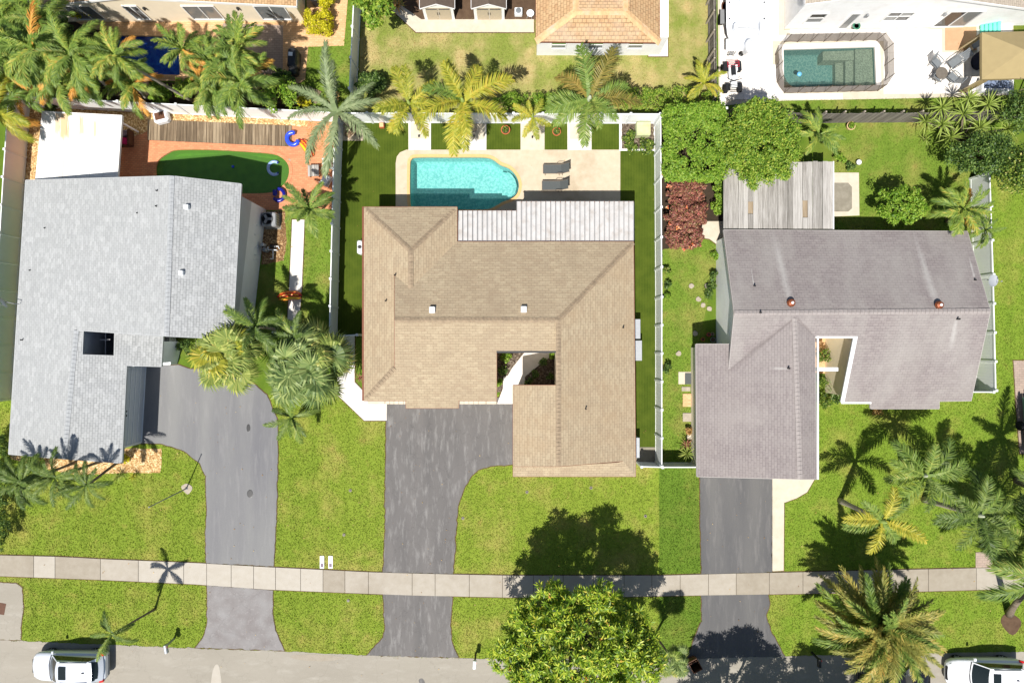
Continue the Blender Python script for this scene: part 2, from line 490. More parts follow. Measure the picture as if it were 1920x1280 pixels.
plain("interior_black", (.008, .008, .009), .8, .1)
plain("door_beige", lin(190, 176, 152), .6, .3, var=.05)
plain("shed_brown", lin(96, 84, 74), .75, .2, var=.15)
plain("terracotta", lin(186, 104, 66), .8, .2, var=.15)
plain("pot_tan", lin(206, 178, 132), .8, .2, var=.1)
plain("black_plastic", (.02, .021, .023), .4, .4, var=.2)
plain("white_plastic", (.78, .80, .82), .35, .4, var=.04)
plain("grey_plastic", lin(118, 123, 127), .4, .4, var=.08)
plain("tan_canvas", lin(158, 142, 104), .85, .1, var=.05, scale=3)
plain("navy_cloth", lin(30, 34, 48), .85, .1, var=.2)
plain("blue_cushion", lin(120, 134, 160), .8, .1, var=.1)
plain("magenta_cloth", lin(196, 44, 110), .8, .1, var=.2)
plain("mauve_cloth", lin(132, 118, 132), .8, .1, var=.2)
plain("trim_pale", lin(176, 179, 180), .7, .2, var=.05)
plain("trim_grey", lin(176, 170, 166), .7, .2, var=.05)
plain("sling_grey", lin(84, 88, 88), .7, .2, var=.1, scale=20)
plain("frame_bronze", lin(120, 108, 96), .45, .4, var=.1)
plain("tan_metal", lin(176, 160, 124), .5, .4, var=.1)
plain("red_vinyl", lin(196, 40, 30), .3, .5, var=.05)
plain("yellow_vinyl", lin(240, 196, 40), .3, .5, var=.05)
plain("orange_vinyl", lin(226, 128, 56), .3, .5, var=.05)
plain("blue_vinyl", lin(44, 78, 214), .25, .5, var=.08)
plain("navy_vinyl", lin(18, 24, 128), .25, .5, var=.08)
plain("clear_blue_vinyl", lin(150, 178, 226), .2, .5, var=.15, scale=9)
plain("pink_red", lin(200, 46, 70), .35, .5, var=.05)
plain("light_blue", lin(110, 186, 236), .3, .5, var=.05)
plain("rubber", (.018, .018, .019), .8, .2, var=.2)
plain("car_white", (.80, .82, .85), .18, .55, var=.01)
plain("car_silver_white", (.66, .70, .76), .16, .55, .15, var=.01)
plain("car_black", (.012, .012, .014), .12, .6, var=.02)
plain("car_glass", (.012, .018, .018), .05, .6, var=.1)
plain("tail_red", lin(190, 26, 22), .15, .6, var=.05)
plain("headlamp", (.6, .62, .64), .08, .7, var=.05)
plain("chrome", (.7, .7, .7), .12, .5, 1.0, var=.03)
plain("bin_brown", lin(92, 60, 42), .6, .3, var=.2)
plain("aqua_cloth", lin(120, 226, 206), .6, .2, var=.05)
plain("rock", lin(150, 126, 102), .9, .2, var=.35, scale=4, bump=.6)
plain("stone_pale", lin(168, 158, 142), .9, .2, var=.15, scale=5, bump=.4)
plain("screen_mesh_pole", lin(96, 84, 70), .5, .3, var=.1)

def wood(name, c1, c2, c3, axis='Y', objrand=True):
    t = NT(name)
    sc = {'Y': (14, .7, 4), 'X': (.7, 14, 4), 'Z': (10, 10, .6)}[axis]
    g = t.noise(1.0, 7, .7, t.mapped(sc))
    c = t.ramp(g, [(.3, c1), (.52, c2), (.72, c3)])
    if objrand:
        oi = t.n("ObjectInfo").outputs["Random"]
        c = t.mix(t.ramp(oi, [(0.0, .5), (.5, 0.0)]), c, mul(c1, .8))
        c = t.mix(t.ramp(oi, [(.6, 0.0), (1.0, .45)]), c, mul(c3, 1.1))
    t.bump(g, .4, .01)
    t.fin(c, .9, .15)
wood("deck_wood", lin(88, 76, 62), lin(124, 108, 88), lin(168, 152, 128))
wood("grey_wood", lin(112, 108, 102), lin(158, 154, 148), lin(190, 187, 182))
wood("fence_wood", lin(96, 92, 86), lin(128, 122, 114), lin(152, 146, 138), 'Z')
wood("bark", lin(84, 74, 64), lin(120, 108, 94), lin(150, 140, 124), 'Z', False)
wood("bark_pale", lin(128, 120, 108), lin(158, 150, 136), lin(184, 176, 162), 'Z', False)
wood("bark_dark", lin(58, 50, 42), lin(82, 72, 60), lin(110, 98, 84), 'Z', False)

# roofs
ROT_L = math.radians(2.6)
TAN = (lin(164, 148, 124), lin(176, 160, 134), lin(192, 178, 150), lin(154, 133, 110))
shingle("shingle_tan_x", TAN, False, wash=(lin(152, 134, 112), .35), patch=(lin(146, 130, 110), .5, .4), w=.33, h=.15, gap=.62, tone=.35)
shingle("shingle_tan_y", TAN, True, wash=(lin(168, 144, 114), .3), patch=(lin(166, 142, 112), .5, .35), w=.33, h=.15, gap=.62, tone=.35)
GRY = (lin(164, 166, 166), lin(170, 172, 172), lin(200, 202, 202), lin(144, 146, 147))
shingle("shingle_grey_y", GRY, True, ROT_L, patch=(lin(152, 155, 157), .9, .25), w=.30, h=.15, gap=.78, tone=.32)
shingle("shingle_grey_e", GRY, True, ROT_L, patch=(lin(150, 153, 157), .9, .25), w=.30, h=.15, gap=.5, tone=.4)
MAU = (lin(138, 130, 129), lin(146, 138, 136), lin(156, 149, 146), lin(128, 120, 119))
def W(px, py, z): return tuple(P(px, py, z)[:2])
STRK = lin(190, 188, 184)
DIRT = lin(104, 96, 94)
shingle("shingle_mauve_x", MAU, False, wash=(lin(166, 162, 157), .55), patch=(lin(154, 149, 144), .35, .5), w=.31, h=.15, gap=.6, streaks=[
    (*W(1480, 562, 4.3), *W(1448, 425, 2.7), .28, .34, .5, STRK), (*W(1754, 566, 4.4), *W(1712, 425, 2.7), .36, .16, .5, STRK),
    (*W(1412, 535, 3.9), *W(1407, 500, 3.5), .05, .02, .9, STRK), (*W(1826, 520, 3.8), *W(1818, 480, 3.4), .10, .06, .7, STRK),
    (*W(1793, 598, 4.5), *W(1778, 660, 3.6), .12, .28, .5, STRK), (*W(1492, 594, 4.6), *W(1352, 706, 3.2), .12, .42, .55, DIRT), (*W(1494, 596, 4.6), *W(1530, 632, 4.2), .10, .2, .5, DIRT)])
shingle("shingle_mauve_y", MAU, True, wash=(lin(160, 154, 150), .4), patch=(lin(152, 144, 140), .35, .5), w=.31, h=.15, gap=.6, streaks=[
    (*W(1478, 691, 4.5), *W(1440, 690, 3.9), .08, .12, .6, STRK), (*W(1492, 594, 4.6), *W(1352, 706, 3.2), .12, .42, .55, DIRT), (*W(1494, 596, 4.6), *W(1530, 632, 4.2), .10, .2, .5, DIRT)])
BRN = (lin(194, 160, 120), lin(202, 170, 130), lin(206, 178, 138), lin(146, 98, 68))
shingle("tile_brown_x", BRN, False, w=.26, h=.17, mortar=.02, gap=.5, patch=(lin(190, 176, 160), .45, .6))
shingle("tile_brown_y", BRN, True, w=.26, h=.17, mortar=.02, gap=.5, patch=(lin(192, 152, 108), .6, .5))
shingle("tile_grey_y", (lin(180, 168, 152),) * 2 + (lin(196, 186, 170), lin(166, 152, 138)), True)

# leaves
leafmat("leaf_palm_yellow", [(0.0, lin(112, 128, 40)), (.4, lin(158, 164, 56)), (.75, lin(196, 186, 70)), (1.0, lin(206, 172, 74))], .3, .35)
leafmat("leaf_palm_green", [(0.0, lin(80, 108, 48)), (.5, lin(122, 148, 66)), (.85, lin(156, 170, 82)), (1.0, lin(186, 172, 92))], .3, .3)
leafmat("leaf_palm_brown", [(0.0, lin(104, 104, 50)), (.5, lin(146, 136, 66)), (1.0, lin(186, 156, 88))], .3, .3)
leafmat("leaf_palm_dark", [(0.0, lin(58, 80, 36)), (.5, lin(92, 116, 50)), (1.0, lin(140, 156, 76))], .22, .3)
leafmat("leaf_palm_silver", [(0.0, lin(104, 122, 84)), (.5, lin(134, 150, 106)), (1.0, lin(166, 176, 132))], .25, .3)
leafmat("leaf_palm_gold", [(0.0, lin(122, 134, 46)), (.4, lin(172, 170, 60)), (1.0, lin(214, 196, 80))], .25, .15)
leafmat("leaf_jungle", [(0.0, lin(74, 104, 46)), (.5, lin(126, 152, 64)), (.8, lin(168, 178, 78)), (1.0, lin(214, 176, 84))], .3, .4)
leafmat("leaf_date", [(0.0, lin(104, 114, 56)), (.5, lin(154, 154, 76)), (.8, lin(192, 174, 92)), (1.0, lin(208, 162, 86))], .25, .4)
leafmat("leaf_fan", [(0.0, lin(92, 114, 52)), (.5, lin(140, 156, 76)), (.85, lin(184, 188, 104)), (1.0, lin(206, 188, 108))], .25, .3)
leafmat("leaf_fan_dark", [(0.0, lin(66, 90, 48)), (.5, lin(112, 134, 74)), (1.0, lin(172, 184, 114))], .25, .3)
leafmat("leaf_yucca", [(0.0, lin(90, 118, 50)), (.5, lin(146, 166, 76)), (1.0, lin(196, 202, 116))], .25, .2)
leafmat("leaf_tree_bright", [(0.0, lin(84, 122, 36)), (.5, lin(132, 166, 56)), (.85, lin(172, 192, 76)), (1.0, lin(194, 198, 88))], .38)
leafmat("leaf_hedge", [(0.0, lin(88, 128, 34)), (.5, lin(132, 170, 52)), (1.0, lin(172, 194, 80))], .38)
leafmat("leaf_mango", [(0.0, lin(66, 100, 28)), (.35, lin(120, 154, 42)), (.7, lin(174, 196, 60)), (.97, lin(204, 208, 76)), (1.0, lin(206, 180, 72))], .3, 0, .45, .4)
leafmat("leaf_dark_tree", [(0.0, lin(48, 74, 34)), (.5, lin(82, 112, 50)), (1.0, lin(132, 156, 74))], .3)
leafmat("leaf_croton", [(0.0, lin(92, 58, 54)), (.4, lin(152, 96, 84)), (.7, lin(182, 122, 104)), (.9, lin(132, 130, 74)), (1.0, lin(230, 124, 120))], .25)
leafmat("leaf_gold_shrub", [(0.0, lin(150, 150, 20)), (.5, lin(206, 200, 32)), (1.0, lin(244, 230, 60))], .3)
leafmat("leaf_mixed", [(0.0, lin(50, 76, 28)), (.5, lin(94, 124, 44)), (.9, lin(150, 168, 66)), (1.0, lin(206, 196, 120))], .3)
leafmat("leaf_orange", [(0.0, lin(176, 116, 48)), (.5, lin(214, 156, 70)), (1.0, lin(226, 186, 96))], .25, .3)
leafmat("leaf_dry", [(0.0, lin(120, 84, 44)), (.5, lin(176, 136, 76)), (1.0, lin(214, 186, 124))], .2)
leafmat("flower_mix", [(0.0, lin(196, 70, 60)), (.4, lin(232, 150, 80)), (.7, lin(240, 220, 180)), (1.0, lin(240, 90, 70))], .2)
# ------------------------------------------------------------------ water
def watermat(name, tint, deep, amount, gloss_rough=.04, bumpsc=5.0, bs=.35):
    t = NT(name)
    t.t.nodes.remove(t.b)
    tr = t.n("BsdfTransparent"); tr.inputs[0].default_value = (*tint, 1)
    df = t.n("BsdfDiffuse"); df.inputs[0].default_value = (*deep, 1)
    gl = t.n("BsdfGlossy"); gl.inputs["Roughness"].default_value = gloss_rough
    b = t.n("Bump"); b.inputs["Strength"].default_value = bs; b.inputs["Distance"].default_value = .05
    wz = t.noise(bumpsc, 3, .6)
    t.l(wz, b.inputs["Height"]); t.l(b.outputs[0], gl.inputs["Normal"])
    fr = t.n("Fresnel"); fr.inputs["IOR"].default_value = 1.33; t.l(b.outputs[0], fr.inputs["Normal"])
    m1 = t.n("MixShader"); m1.inputs[0].default_value = amount
    t.l(tr.outputs[0], m1.inputs[1]); t.l(df.outputs[0], m1.inputs[2])
    m2 = t.n("MixShader"); t.l(fr.outputs[0], m2.inputs[0]); t.l(m1.outputs[0], m2.inputs[1]); t.l(gl.outputs[0], m2.inputs[2])
    t.l(m2.outputs[0], t.out.inputs[0])
watermat("water_aqua", (.82, .95, .95), lin(120, 190, 190), .12)
watermat("water_green", (.66, .84, .46), lin(100, 150, 66), .5)
watermat("water_blue", (.35, .60, .92), lin(30, 80, 170), .3)
watermat("water_teal", (.74, .84, .81), lin(96, 124, 120), .18)

def mottled_plaster(name, a, b, c, scale=6.0):
    """mottled pool plaster; the mottling paints rippled light into the floor colour"""
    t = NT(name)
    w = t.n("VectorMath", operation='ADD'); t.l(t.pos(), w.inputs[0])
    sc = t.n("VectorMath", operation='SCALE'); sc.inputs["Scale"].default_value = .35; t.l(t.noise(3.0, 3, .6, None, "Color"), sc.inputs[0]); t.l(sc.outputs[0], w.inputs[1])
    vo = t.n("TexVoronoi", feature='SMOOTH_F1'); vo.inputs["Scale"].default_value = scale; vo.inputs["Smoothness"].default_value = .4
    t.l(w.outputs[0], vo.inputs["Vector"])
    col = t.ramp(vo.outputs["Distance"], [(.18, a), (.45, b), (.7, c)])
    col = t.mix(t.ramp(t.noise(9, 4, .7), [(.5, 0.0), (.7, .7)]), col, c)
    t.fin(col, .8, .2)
mottled_plaster("plaster_aqua_ripples", lin(168, 222, 216), lin(150, 212, 207), lin(122, 190, 187), 7.0)  # pale cells paint the water's ripple light onto the floor
mottled_plaster("plaster_green", lin(84, 134, 46), lin(96, 148, 52), lin(112, 160, 60), 2.0)
mottled_plaster("plaster_blue", lin(40, 104, 196), lin(60, 126, 212), lin(120, 176, 230), 3.0)
mottled_plaster("plaster_teal", lin(92, 130, 126), lin(106, 142, 137), lin(132, 158, 150), 9.0)
mottled_plaster("plaster_sand", lin(122, 122, 106), lin(140, 138, 120), lin(168, 164, 144), 14)

def expand(poly, d):
    n = len(poly); out = []
    ar = sum(poly[i][0] * poly[(i + 1) % n][1] - poly[(i + 1) % n][0] * poly[i][1] for i in range(n)); sg = 1 if ar > 0 else -1
    for i in range(n):
        a = Vector(poly[i - 1][:2]); p = Vector(poly[i][:2]); b = Vector(poly[(i + 1) % n][:2])
        e1 = (p - a).normalized(); e2 = (b - p).normalized()
        n1 = Vector((e1.y, -e1.x)) * sg; n2 = Vector((e2.y, -e2.x)) * sg
        m = n1 + n2; k = 1 / max(.5, 1 + n1.dot(n2))
        out.append(p + m * d * k)
    return out

EXCL = []       # ground that carries no grass
HOLES = []      # pool openings

def hard(name, px, z, mat, label, sm=0, excl=True, cat="paving", z0=-.05, rough=None):
    if rough is None: rough = .02 if cat in ("driveway", "road", "gravel", "garden bed") else 0
    pts = [P(a, b) for a, b in (smooth_poly(px, sm) if sm else px)]
    if excl: EXCL.append(pts)
    org = sum((Vector(p) for p in pts), Vector()) / len(pts); org.z = 0
    if rough:
        q = []
        for a, b in zip(pts, pts[1:] + pts[:1]):
            n = max(1, int((b - a).length / .22)); nv = Vector((-(b - a).y, (b - a).x, 0)).normalized() if (b - a).length > 0 else Vector()
            for k in range(n): q.append(a.lerp(b, k / n) + nv * R.gauss(0, rough) * (1 if k else .3))
        pts = q
    o = MB().prism(pts, z0, z).build(name, mat, origin=org)
    if cat in ("driveway", "sidewalk", "path"):
        MB().prism([Vector((p.x, p.y, 0)) for p in expand(pts, .06)], -.05, .001 if cat != "sidewalk" else .003).build("soil_edge", "edge_soil", o)
    return tag(o, label, cat, kind="structure")

def pool(name, px, label, coping_w, coping_mat, plaster, water, level=-.10, depth=1.3, steps=(), step_mat=None):
    inner = [Vector((p.x, p.y)) for p in PL(px)]
    outer = expand(inner, coping_w)
    HOLES.append(outer); EXCL.append(outer)
    c = sum(inner, Vector((0, 0))) / len(inner)
    root = thing(name, (c.x, c.y, 0), label, "pool")
    rows = [[Vector((p.x, p.y, z)) for p in ring] for ring, z in ((outer, -.02), (outer, .03), (expand(inner, .01), .03), (inner, .02), (inner, -.16))]
    MB().grid(rows, close=True).build("coping", coping_mat, root)
    fl = expand(inner, -.12)
    m = MB()
    m.grid([[Vector((p.x, p.y, -.16)) for p in inner], [Vector((p.x, p.y, -depth * .85)) for p in inner], [Vector((p.x, p.y, -depth)) for p in fl]], close=True)
    m.poly([Vector((p.x, p.y, -depth)) for p in fl])
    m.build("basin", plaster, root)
    sheet("water", [(p.x - c.x, p.y - c.y) for p in expand(inner, .004)], [], level, water, root)
    for spx, z in steps:
        pts = PL(spx)
        MB().prism(pts, -depth, z).build("step", step_mat or plaster, root)
    return root

concrete("edge_soil", lin(112, 88, 58), lin(84, 66, 44), lin(60, 48, 34), .6)
# centre pool
pc = smooth_poly([(769, 312), (772, 299), (784, 295), (850, 295), (906, 295), (924, 299), (938, 309), (955, 316), (968, 330), (973, 346), (970, 362), (960, 372), (944, 378), (932, 385), (920, 391), (905, 393), (850, 393), (785, 393), (773, 389), (769, 376)], 3)
pool("swimming_pool", pc, "bright aqua pool with tan coping and rounded steps end behind the tan roof", .19, "coping_tan" if "coping_tan" in MAT else plain("coping_tan", lin(218, 176, 122), .8, .2, var=.1, scale=8), "plaster_aqua_ripples", "water_aqua", depth=1.35,
     steps=[([(941, 316), (955, 319), (966, 331), (971, 346), (968, 360), (959, 369), (944, 375), (941, 376)], -.85),
            ([(951, 318.5), (957, 321), (965, 331), (970, 346), (967, 360), (958, 368), (951, 371)], -.55),
            ([(960, 326), (966, 335), (969, 346), (966, 360), (960, 366)], -.28)])
# murky green pool of the grey-roofed house
pg = smooth_poly([(292, 318), (298, 300), (316, 287), (334, 281), (400, 281), (470, 285), (512, 289), (530, 297), (541, 311), (541, 330), (533, 345), (518, 357), (500, 362), (450, 363), (380, 362), (320, 360), (298, 345)], 3)
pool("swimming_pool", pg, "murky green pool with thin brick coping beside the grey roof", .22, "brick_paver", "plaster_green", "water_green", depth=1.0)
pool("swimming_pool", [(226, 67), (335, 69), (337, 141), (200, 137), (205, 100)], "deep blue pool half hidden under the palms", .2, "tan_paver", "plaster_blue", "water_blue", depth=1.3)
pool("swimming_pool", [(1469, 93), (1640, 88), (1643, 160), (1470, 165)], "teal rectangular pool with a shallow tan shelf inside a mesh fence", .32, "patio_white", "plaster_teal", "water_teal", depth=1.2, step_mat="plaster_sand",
     steps=[([(1607, 90), (1639, 89), (1642, 159), (1607, 160)], -.25), ([(1592, 109), (1607, 108), (1607, 160), (1592, 161)], -.5), ([(1577, 109), (1592, 109), (1592, 161), (1577, 162)], -.8),
            ([(1548, 92), (1607, 90), (1607, 108), (1548, 109)], -.4)])

# ------------------------------------------------------------------ ground
B = 320.0
g = sheet("ground", [(-B, -B), (B, -B), (B, B), (-B, B)], HOLES, -.012, "ground_grass")
tag(g, "grassy ground of the whole neighbourhood", "ground", kind="structure")

# road and sidewalk
edge = [(-700, 1192), (0, 1199), (80, 1203), (210, 1208), (320, 1213), (530, 1220), (690, 1228), (860, 1233), (960, 1235), (1280, 1233), (1440, 1230), (1620, 1226), (1920, 1221), (2600, 1215)]
hard("road", edge + [(2600, 1470), (-700, 1470)], .01, "road_surface", "pale worn asphalt street along the front yards", cat="road")
hard("street_apron", [(-200, 1091), (0, 1091), (30, 1093), (42, 1101), (44, 1140), (40, 1170), (39, 1199), (0, 1198), (-200, 1196)], .014, "road_surface", "rounded end of the next driveway joining the street", cat="driveway")
st = [(-700, 1022), (0, 1040), (120, 1043), (190, 1047), (380, 1055), (500, 1062), (700, 1072), (860, 1076), (960, 1078), (1240, 1078), (1380, 1074), (1530, 1071), (1650, 1068), (1830, 1064), (2600, 1050)]
sb = [(-700, 1058), (0, 1079), (190, 1086), (360, 1094), (500, 1104), (640, 1110), (770, 1115), (950, 1119), (1160, 1118), (1310, 1115), (1450, 1113), (1720, 1108), (1860, 1104), (2600, 1088)]
def yat(line, x):
    for (x0, y0), (x1, y1) in zip(line, line[1:]):
        if x0 <= x <= x1: return y0 + (y1 - y0) * (x - x0) / (x1 - x0)
sw = hard("sidewalk", st + sb[::-1], .012, "joint_dark", "long concrete sidewalk crossing the driveways", cat="sidewalk")
joints = [-260, -180, -100, -20, 64, 104, 189, 260, 345, 388, 434, 476, 517, 564, 606, 647, 691, 773, 816, 880, 942, 1000, 1056, 1113, 1170, 1222, 1275, 1328, 1380, 1442, 1505, 1572, 1640, 1740, 1830, 1900, 1980, 2060, 2140]
for i, (a, b) in enumerate(zip(joints, joints[1:])):
    g_ = .45
    q = [(a + g_, yat(st, a + g_)), ((a + b) / 2, yat(st, (a + b) / 2)), (b - g_, yat(st, b - g_)), (b - g_, yat(sb, b - g_)), ((a + b) / 2, yat(sb, (a + b) / 2)), (a + g_, yat(sb, a + g_))]
    m_ = "sidewalk_concrete"
    if 250 < a < 600 or a == 64: m_ = "sidewalk_pale"
    elif a in (-20, 104, 606, 1380, 1442, 1505, 1640, 1740): m_ = "sidewalk_stained"
    MB().prism(PL(q), 0, .045 + R.uniform(-.004, .004)).build("slab", m_, sw)

# repairs and stains of the street
hard("road_patch", smooth_poly([(398, 1262), (404, 1246), (411, 1250), (415, 1290), (397, 1290)], 4), .014, "sidewalk_pale", "pale elongated repair patch in the street", cat="road patch", excl=False, rough=.01, z0=0)
hard("road_patch", smooth_poly([(785, 1274), (792, 1271), (797, 1280), (790, 1284)], 4), .014, "asphalt_worn", "small brown stain patch in the street", cat="road patch", excl=False, rough=.01, z0=0)
hard("road_patch", smooth_poly([(545, 1228), (600, 1226), (650, 1233), (610, 1238), (560, 1236)], 3), .013, "sidewalk_stained", "dull oily patch at the street edge", cat="road patch", excl=False, rough=.02, z0=0)
hard("drain_grate", [(-4, 1128), (12, 1131), (8, 1152), (-6, 1150)], .02, "bin_brown", "rusty square cover in the rounded driveway end", cat="drain cover", excl=False, z0=0)
# driveways
hard("driveway", [(300, 684), (335, 684), (352, 690), (392, 694), (440, 690), (500, 740), (520, 785), (521, 840), (519, 950), (513, 1061), (387, 1055), (385, 1000), (388, 960), (386, 892), (375, 868), (345, 845), (306, 832), (240, 830), (240, 690)], .02, "asphalt_grey", "smooth blue-grey asphalt driveway of the grey-roofed house", cat="driveway")
hard("driveway", [(388, 1096), (512, 1106), (511, 1150), (516, 1180), (524, 1198), (533, 1219), (367, 1213), (380, 1196), (388, 1172), (389, 1120)], .02, "asphalt_apron", "mottled asphalt apron between sidewalk and street below the smooth driveway", cat="driveway")
hard("driveway", [(724, 745), (966, 745), (966, 871), (920, 873), (898, 880), (884, 892), (870, 916), (859, 948), (855, 1000), (852, 1040), (849, 1075), (718, 1072), (722, 1000), (723, 870), (724, 800)], .02, "asphalt_worn", "patchy worn asphalt driveway of the tan-roofed house", cat="driveway")
hard("driveway", [(718, 1112), (849, 1117), (845, 1165), (846, 1198), (852, 1216), (860, 1232), (688, 1228), (718, 1194), (722, 1180), (720, 1130)], .02, "asphalt_worn", "cracked asphalt apron below the patchy worn driveway", cat="driveway")
hard("driveway", [(1312, 870), (1448, 870), (1447, 1072), (1315, 1076), (1313, 960)], .02, "asphalt_dark", "dark grey asphalt driveway of the mauve-roofed house", cat="driveway")
hard("driveway", [(1314, 1114), (1440, 1113), (1443, 1130), (1436, 1152), (1444, 1180), (1459, 1208), (1472, 1230), (1288, 1234), (1304, 1190), (1316, 1164)], .02, "asphalt_dark", "shaded asphalt apron below the dark grey driveway", cat="driveway")
hard("walkway", [(1448, 870), (1528, 870), (1527, 898), (1513, 922), (1494, 933), (1470, 942), (1469, 1069), (1448, 1070)], .03, "cream_concrete", "cream concrete strip beside the dark grey driveway", cat="path")
hard("walkway", [(632, 629), (665, 629), (665, 716), (684, 736), (684, 745), (725, 745), (725, 788), (683, 788), (632, 739)], .025, "white_concrete", "white concrete path at the corner of the tan-roofed house", cat="path")
hard("walkway", [(1012, 655), (1046, 655), (1044, 660), (1016, 680), (984, 706), (984, 722), (964, 730), (964, 757), (932, 757), (943, 728), (944, 706), (952, 704), (960, 690), (984, 660)], .025, "white_concrete", "bright white entry path in the front courtyard", cat="path")
hard("planting_bed", [(900, 640), (1060, 640), (1060, 735), (900, 735)], .008, "gravel_dark", "dark gravel bed in the front courtyard", cat="garden bed")
hard("walkway", [(548, 412), (571, 412), (570, 440), (566, 540), (559, 620), (538, 620), (543, 530), (547, 440)], .025, "white_concrete", "straight white concrete side path beside the vinyl fence", cat="path")
hard("planting_bed", [(494, 396), (534, 396), (538, 450), (532, 488), (505, 494), (490, 496)], .010, "gravel_brown", "brown stone bed around the pool pump", cat="garden bed")

# centre back yard
turf_px = [(640, 226), (1232, 228), (1232, 866), (1180, 866), (1180, 640), (1150, 440), (700, 440), (700, 632), (632, 632)]
tf = sheet("artificial_turf", PL(turf_px), [h for h in HOLES[:1]], .002, "artificial_turf"); tag(tf, "even artificial turf around the aqua pool", "turf", kind="structure")
EXCL.append(PL(turf_px))
deck_px = [(742, 306), (744, 294), (750, 286), (762, 281), (1163, 281), (1163, 470), (742, 440)]
pd = sheet("pool_deck", PL(deck_px), [HOLES[0]], .02, "pool_deck"); tag(pd, "cream concrete deck around the aqua pool", "patio", kind="structure")
hard("concrete_pad", [(643, 226), (681, 226), (681, 264), (643, 264)], .03, "pool_deck", "square concrete pad under the silver palm", cat="paving")
for i, (x0, x1, w_) in enumerate(((766, 808, "first concrete strip from the square pad with a palm bed"), (866, 912, "second concrete strip from the square pad with a palm bed"), (976, 1021, "stained concrete strip under the small palm"), (1064, 1109, "concrete strip under the tall green palm"))):
    hard("concrete_pad", [(x0, 226), (x1, 226), (x1, 281.5), (x0, 281.5)], .03, "white_concrete" if i != 2 else "cream_concrete", w_, cat="paving")
    hard("planting_bed", [(x0 + 3, 228), (x1 - 3, 228), (x1 - 4, 261), (x0 + 4, 261)], .036, "cream_concrete", "sandy palm bed set in the " + w_.replace(" with a palm bed", ""), excl=False, cat="garden bed", z0=.0)
hard("planter_border", [(1161, 228), (1229, 228), (1229, 283), (1161, 283)], .05, "white_paint", "white border of the corner bed by the vinyl fence", cat="garden border")
hard("planting_bed", [(1165, 231), (1226, 231), (1226, 279.5), (1165, 279.5)], .056, "gravel_dark", "dark gravel in the corner bed by the vinyl fence", cat="garden bed", z0=0)
hard("side_slab", [(1192, 838), (1228, 838), (1228, 866), (1192, 866)], .02, "old_concrete", "dull concrete slab inside the narrow side gate", cat="paving")

# left back yard
pav_px = [(60, 330), (60, 205), (120, 205), (640, 228), (637, 300), (632, 392), (560, 394), (500, 394), (440, 420), (200, 420)]
pv = sheet("brick_patio", PL(pav_px), [HOLES[1]], .004, "brick_paver"); tag(pv, "terracotta brick paving around the murky green pool", "patio", kind="structure")
EXCL.append(PL([(60, 330), (60, 205), (120, 205), (575, 226), (575, 282), (636, 284), (632, 392), (440, 420), (200, 420)]))
hard("gravel_bed", [(40, 200), (120, 205), (300, 211), (580, 224), (575, 238), (278, 225), (278, 246), (235, 262), (222, 252), (222, 215), (80, 210), (66, 345), (44, 345)], .02, "gravel_tan", "tan gravel strip along the white back fence", cat="gravel", excl=True)
hard("side_ground", [(44, 345), (66, 345), (40, 745), (20, 745)], .006, "gravel_brown", "brown gravel strip between fence and grey roof", cat="gravel")
dk = thing("wood_deck", P(412, 250), "weathered plank deck between gravel and the green pool", "deck")
tag(dk, kind="structure")
nb = 44
for i in range(nb):
    a = i / nb; b = (i + 1) / nb
    x0 = 278 + 270 * a; x1 = 278 + 270 * b - .55
    yt = lambda x: 224.5 + (x - 278) * .044; yb = lambda x: 263 + (x - 278) * .046
    q = PL([(x0, yt(x0)), (x1, yt(x1)), (x1 - .8, yb(x1)), (x0 - .8, yb(x0))])
    MB().prism(q, .0, .075 + R.uniform(-.008, .008)).build("plank", "deck_wood", dk)

# top left yard paving
hard("brick_patio", [(120, 30), (575, 30), (575, 0), (652, 0), (645, 86), (578, 88), (572, 150), (545, 165), (500, 150), (345, 150), (345, 62), (205, 62), (160, 50)], .006, "tan_paver", "tan brick paving behind the beige house", cat="patio")
hard("tile_slab", [(418, 44), (531, 48), (530, 140), (418, 135)], .014, "pink_paver", "pale grey slab in the shade behind the beige house", cat="patio")
hard("brick_patio", [(345, 62), (345, 152), (200, 152), (195, 142), (338, 146), (342, 62)], .006, "tan_paver", "narrow brick edge of the deep blue pool", cat="patio")
hard("planting_bed", [(-40, 30), (190, 30), (205, 66), (195, 150), (575, 165), (575, 222), (300, 209), (-40, 190)], .001, "soil", "dark planting bed under the dense palms", cat="garden bed")
# back yard of the brown-tiled house
hard("walkway", [(729, 14), (742, 4), (790, 37), (1001, 37), (1001, 61), (780, 61)], .03, "cream_concrete", "cream concrete path in front of the sheds", cat="path")
hard("walkway", [(1236, -30), (1252, -30), (1252, 106), (1216, 106), (1216, 95)], .03, "patio_white", "white concrete strip beside the brown-tiled house", cat="path")
hard("planting_bed", [(742, -40), (1010, -40), (1010, 37), (790, 37), (760, 16)], .004, "mulch_ground", "mulched ground around the two sheds", cat="garden bed")
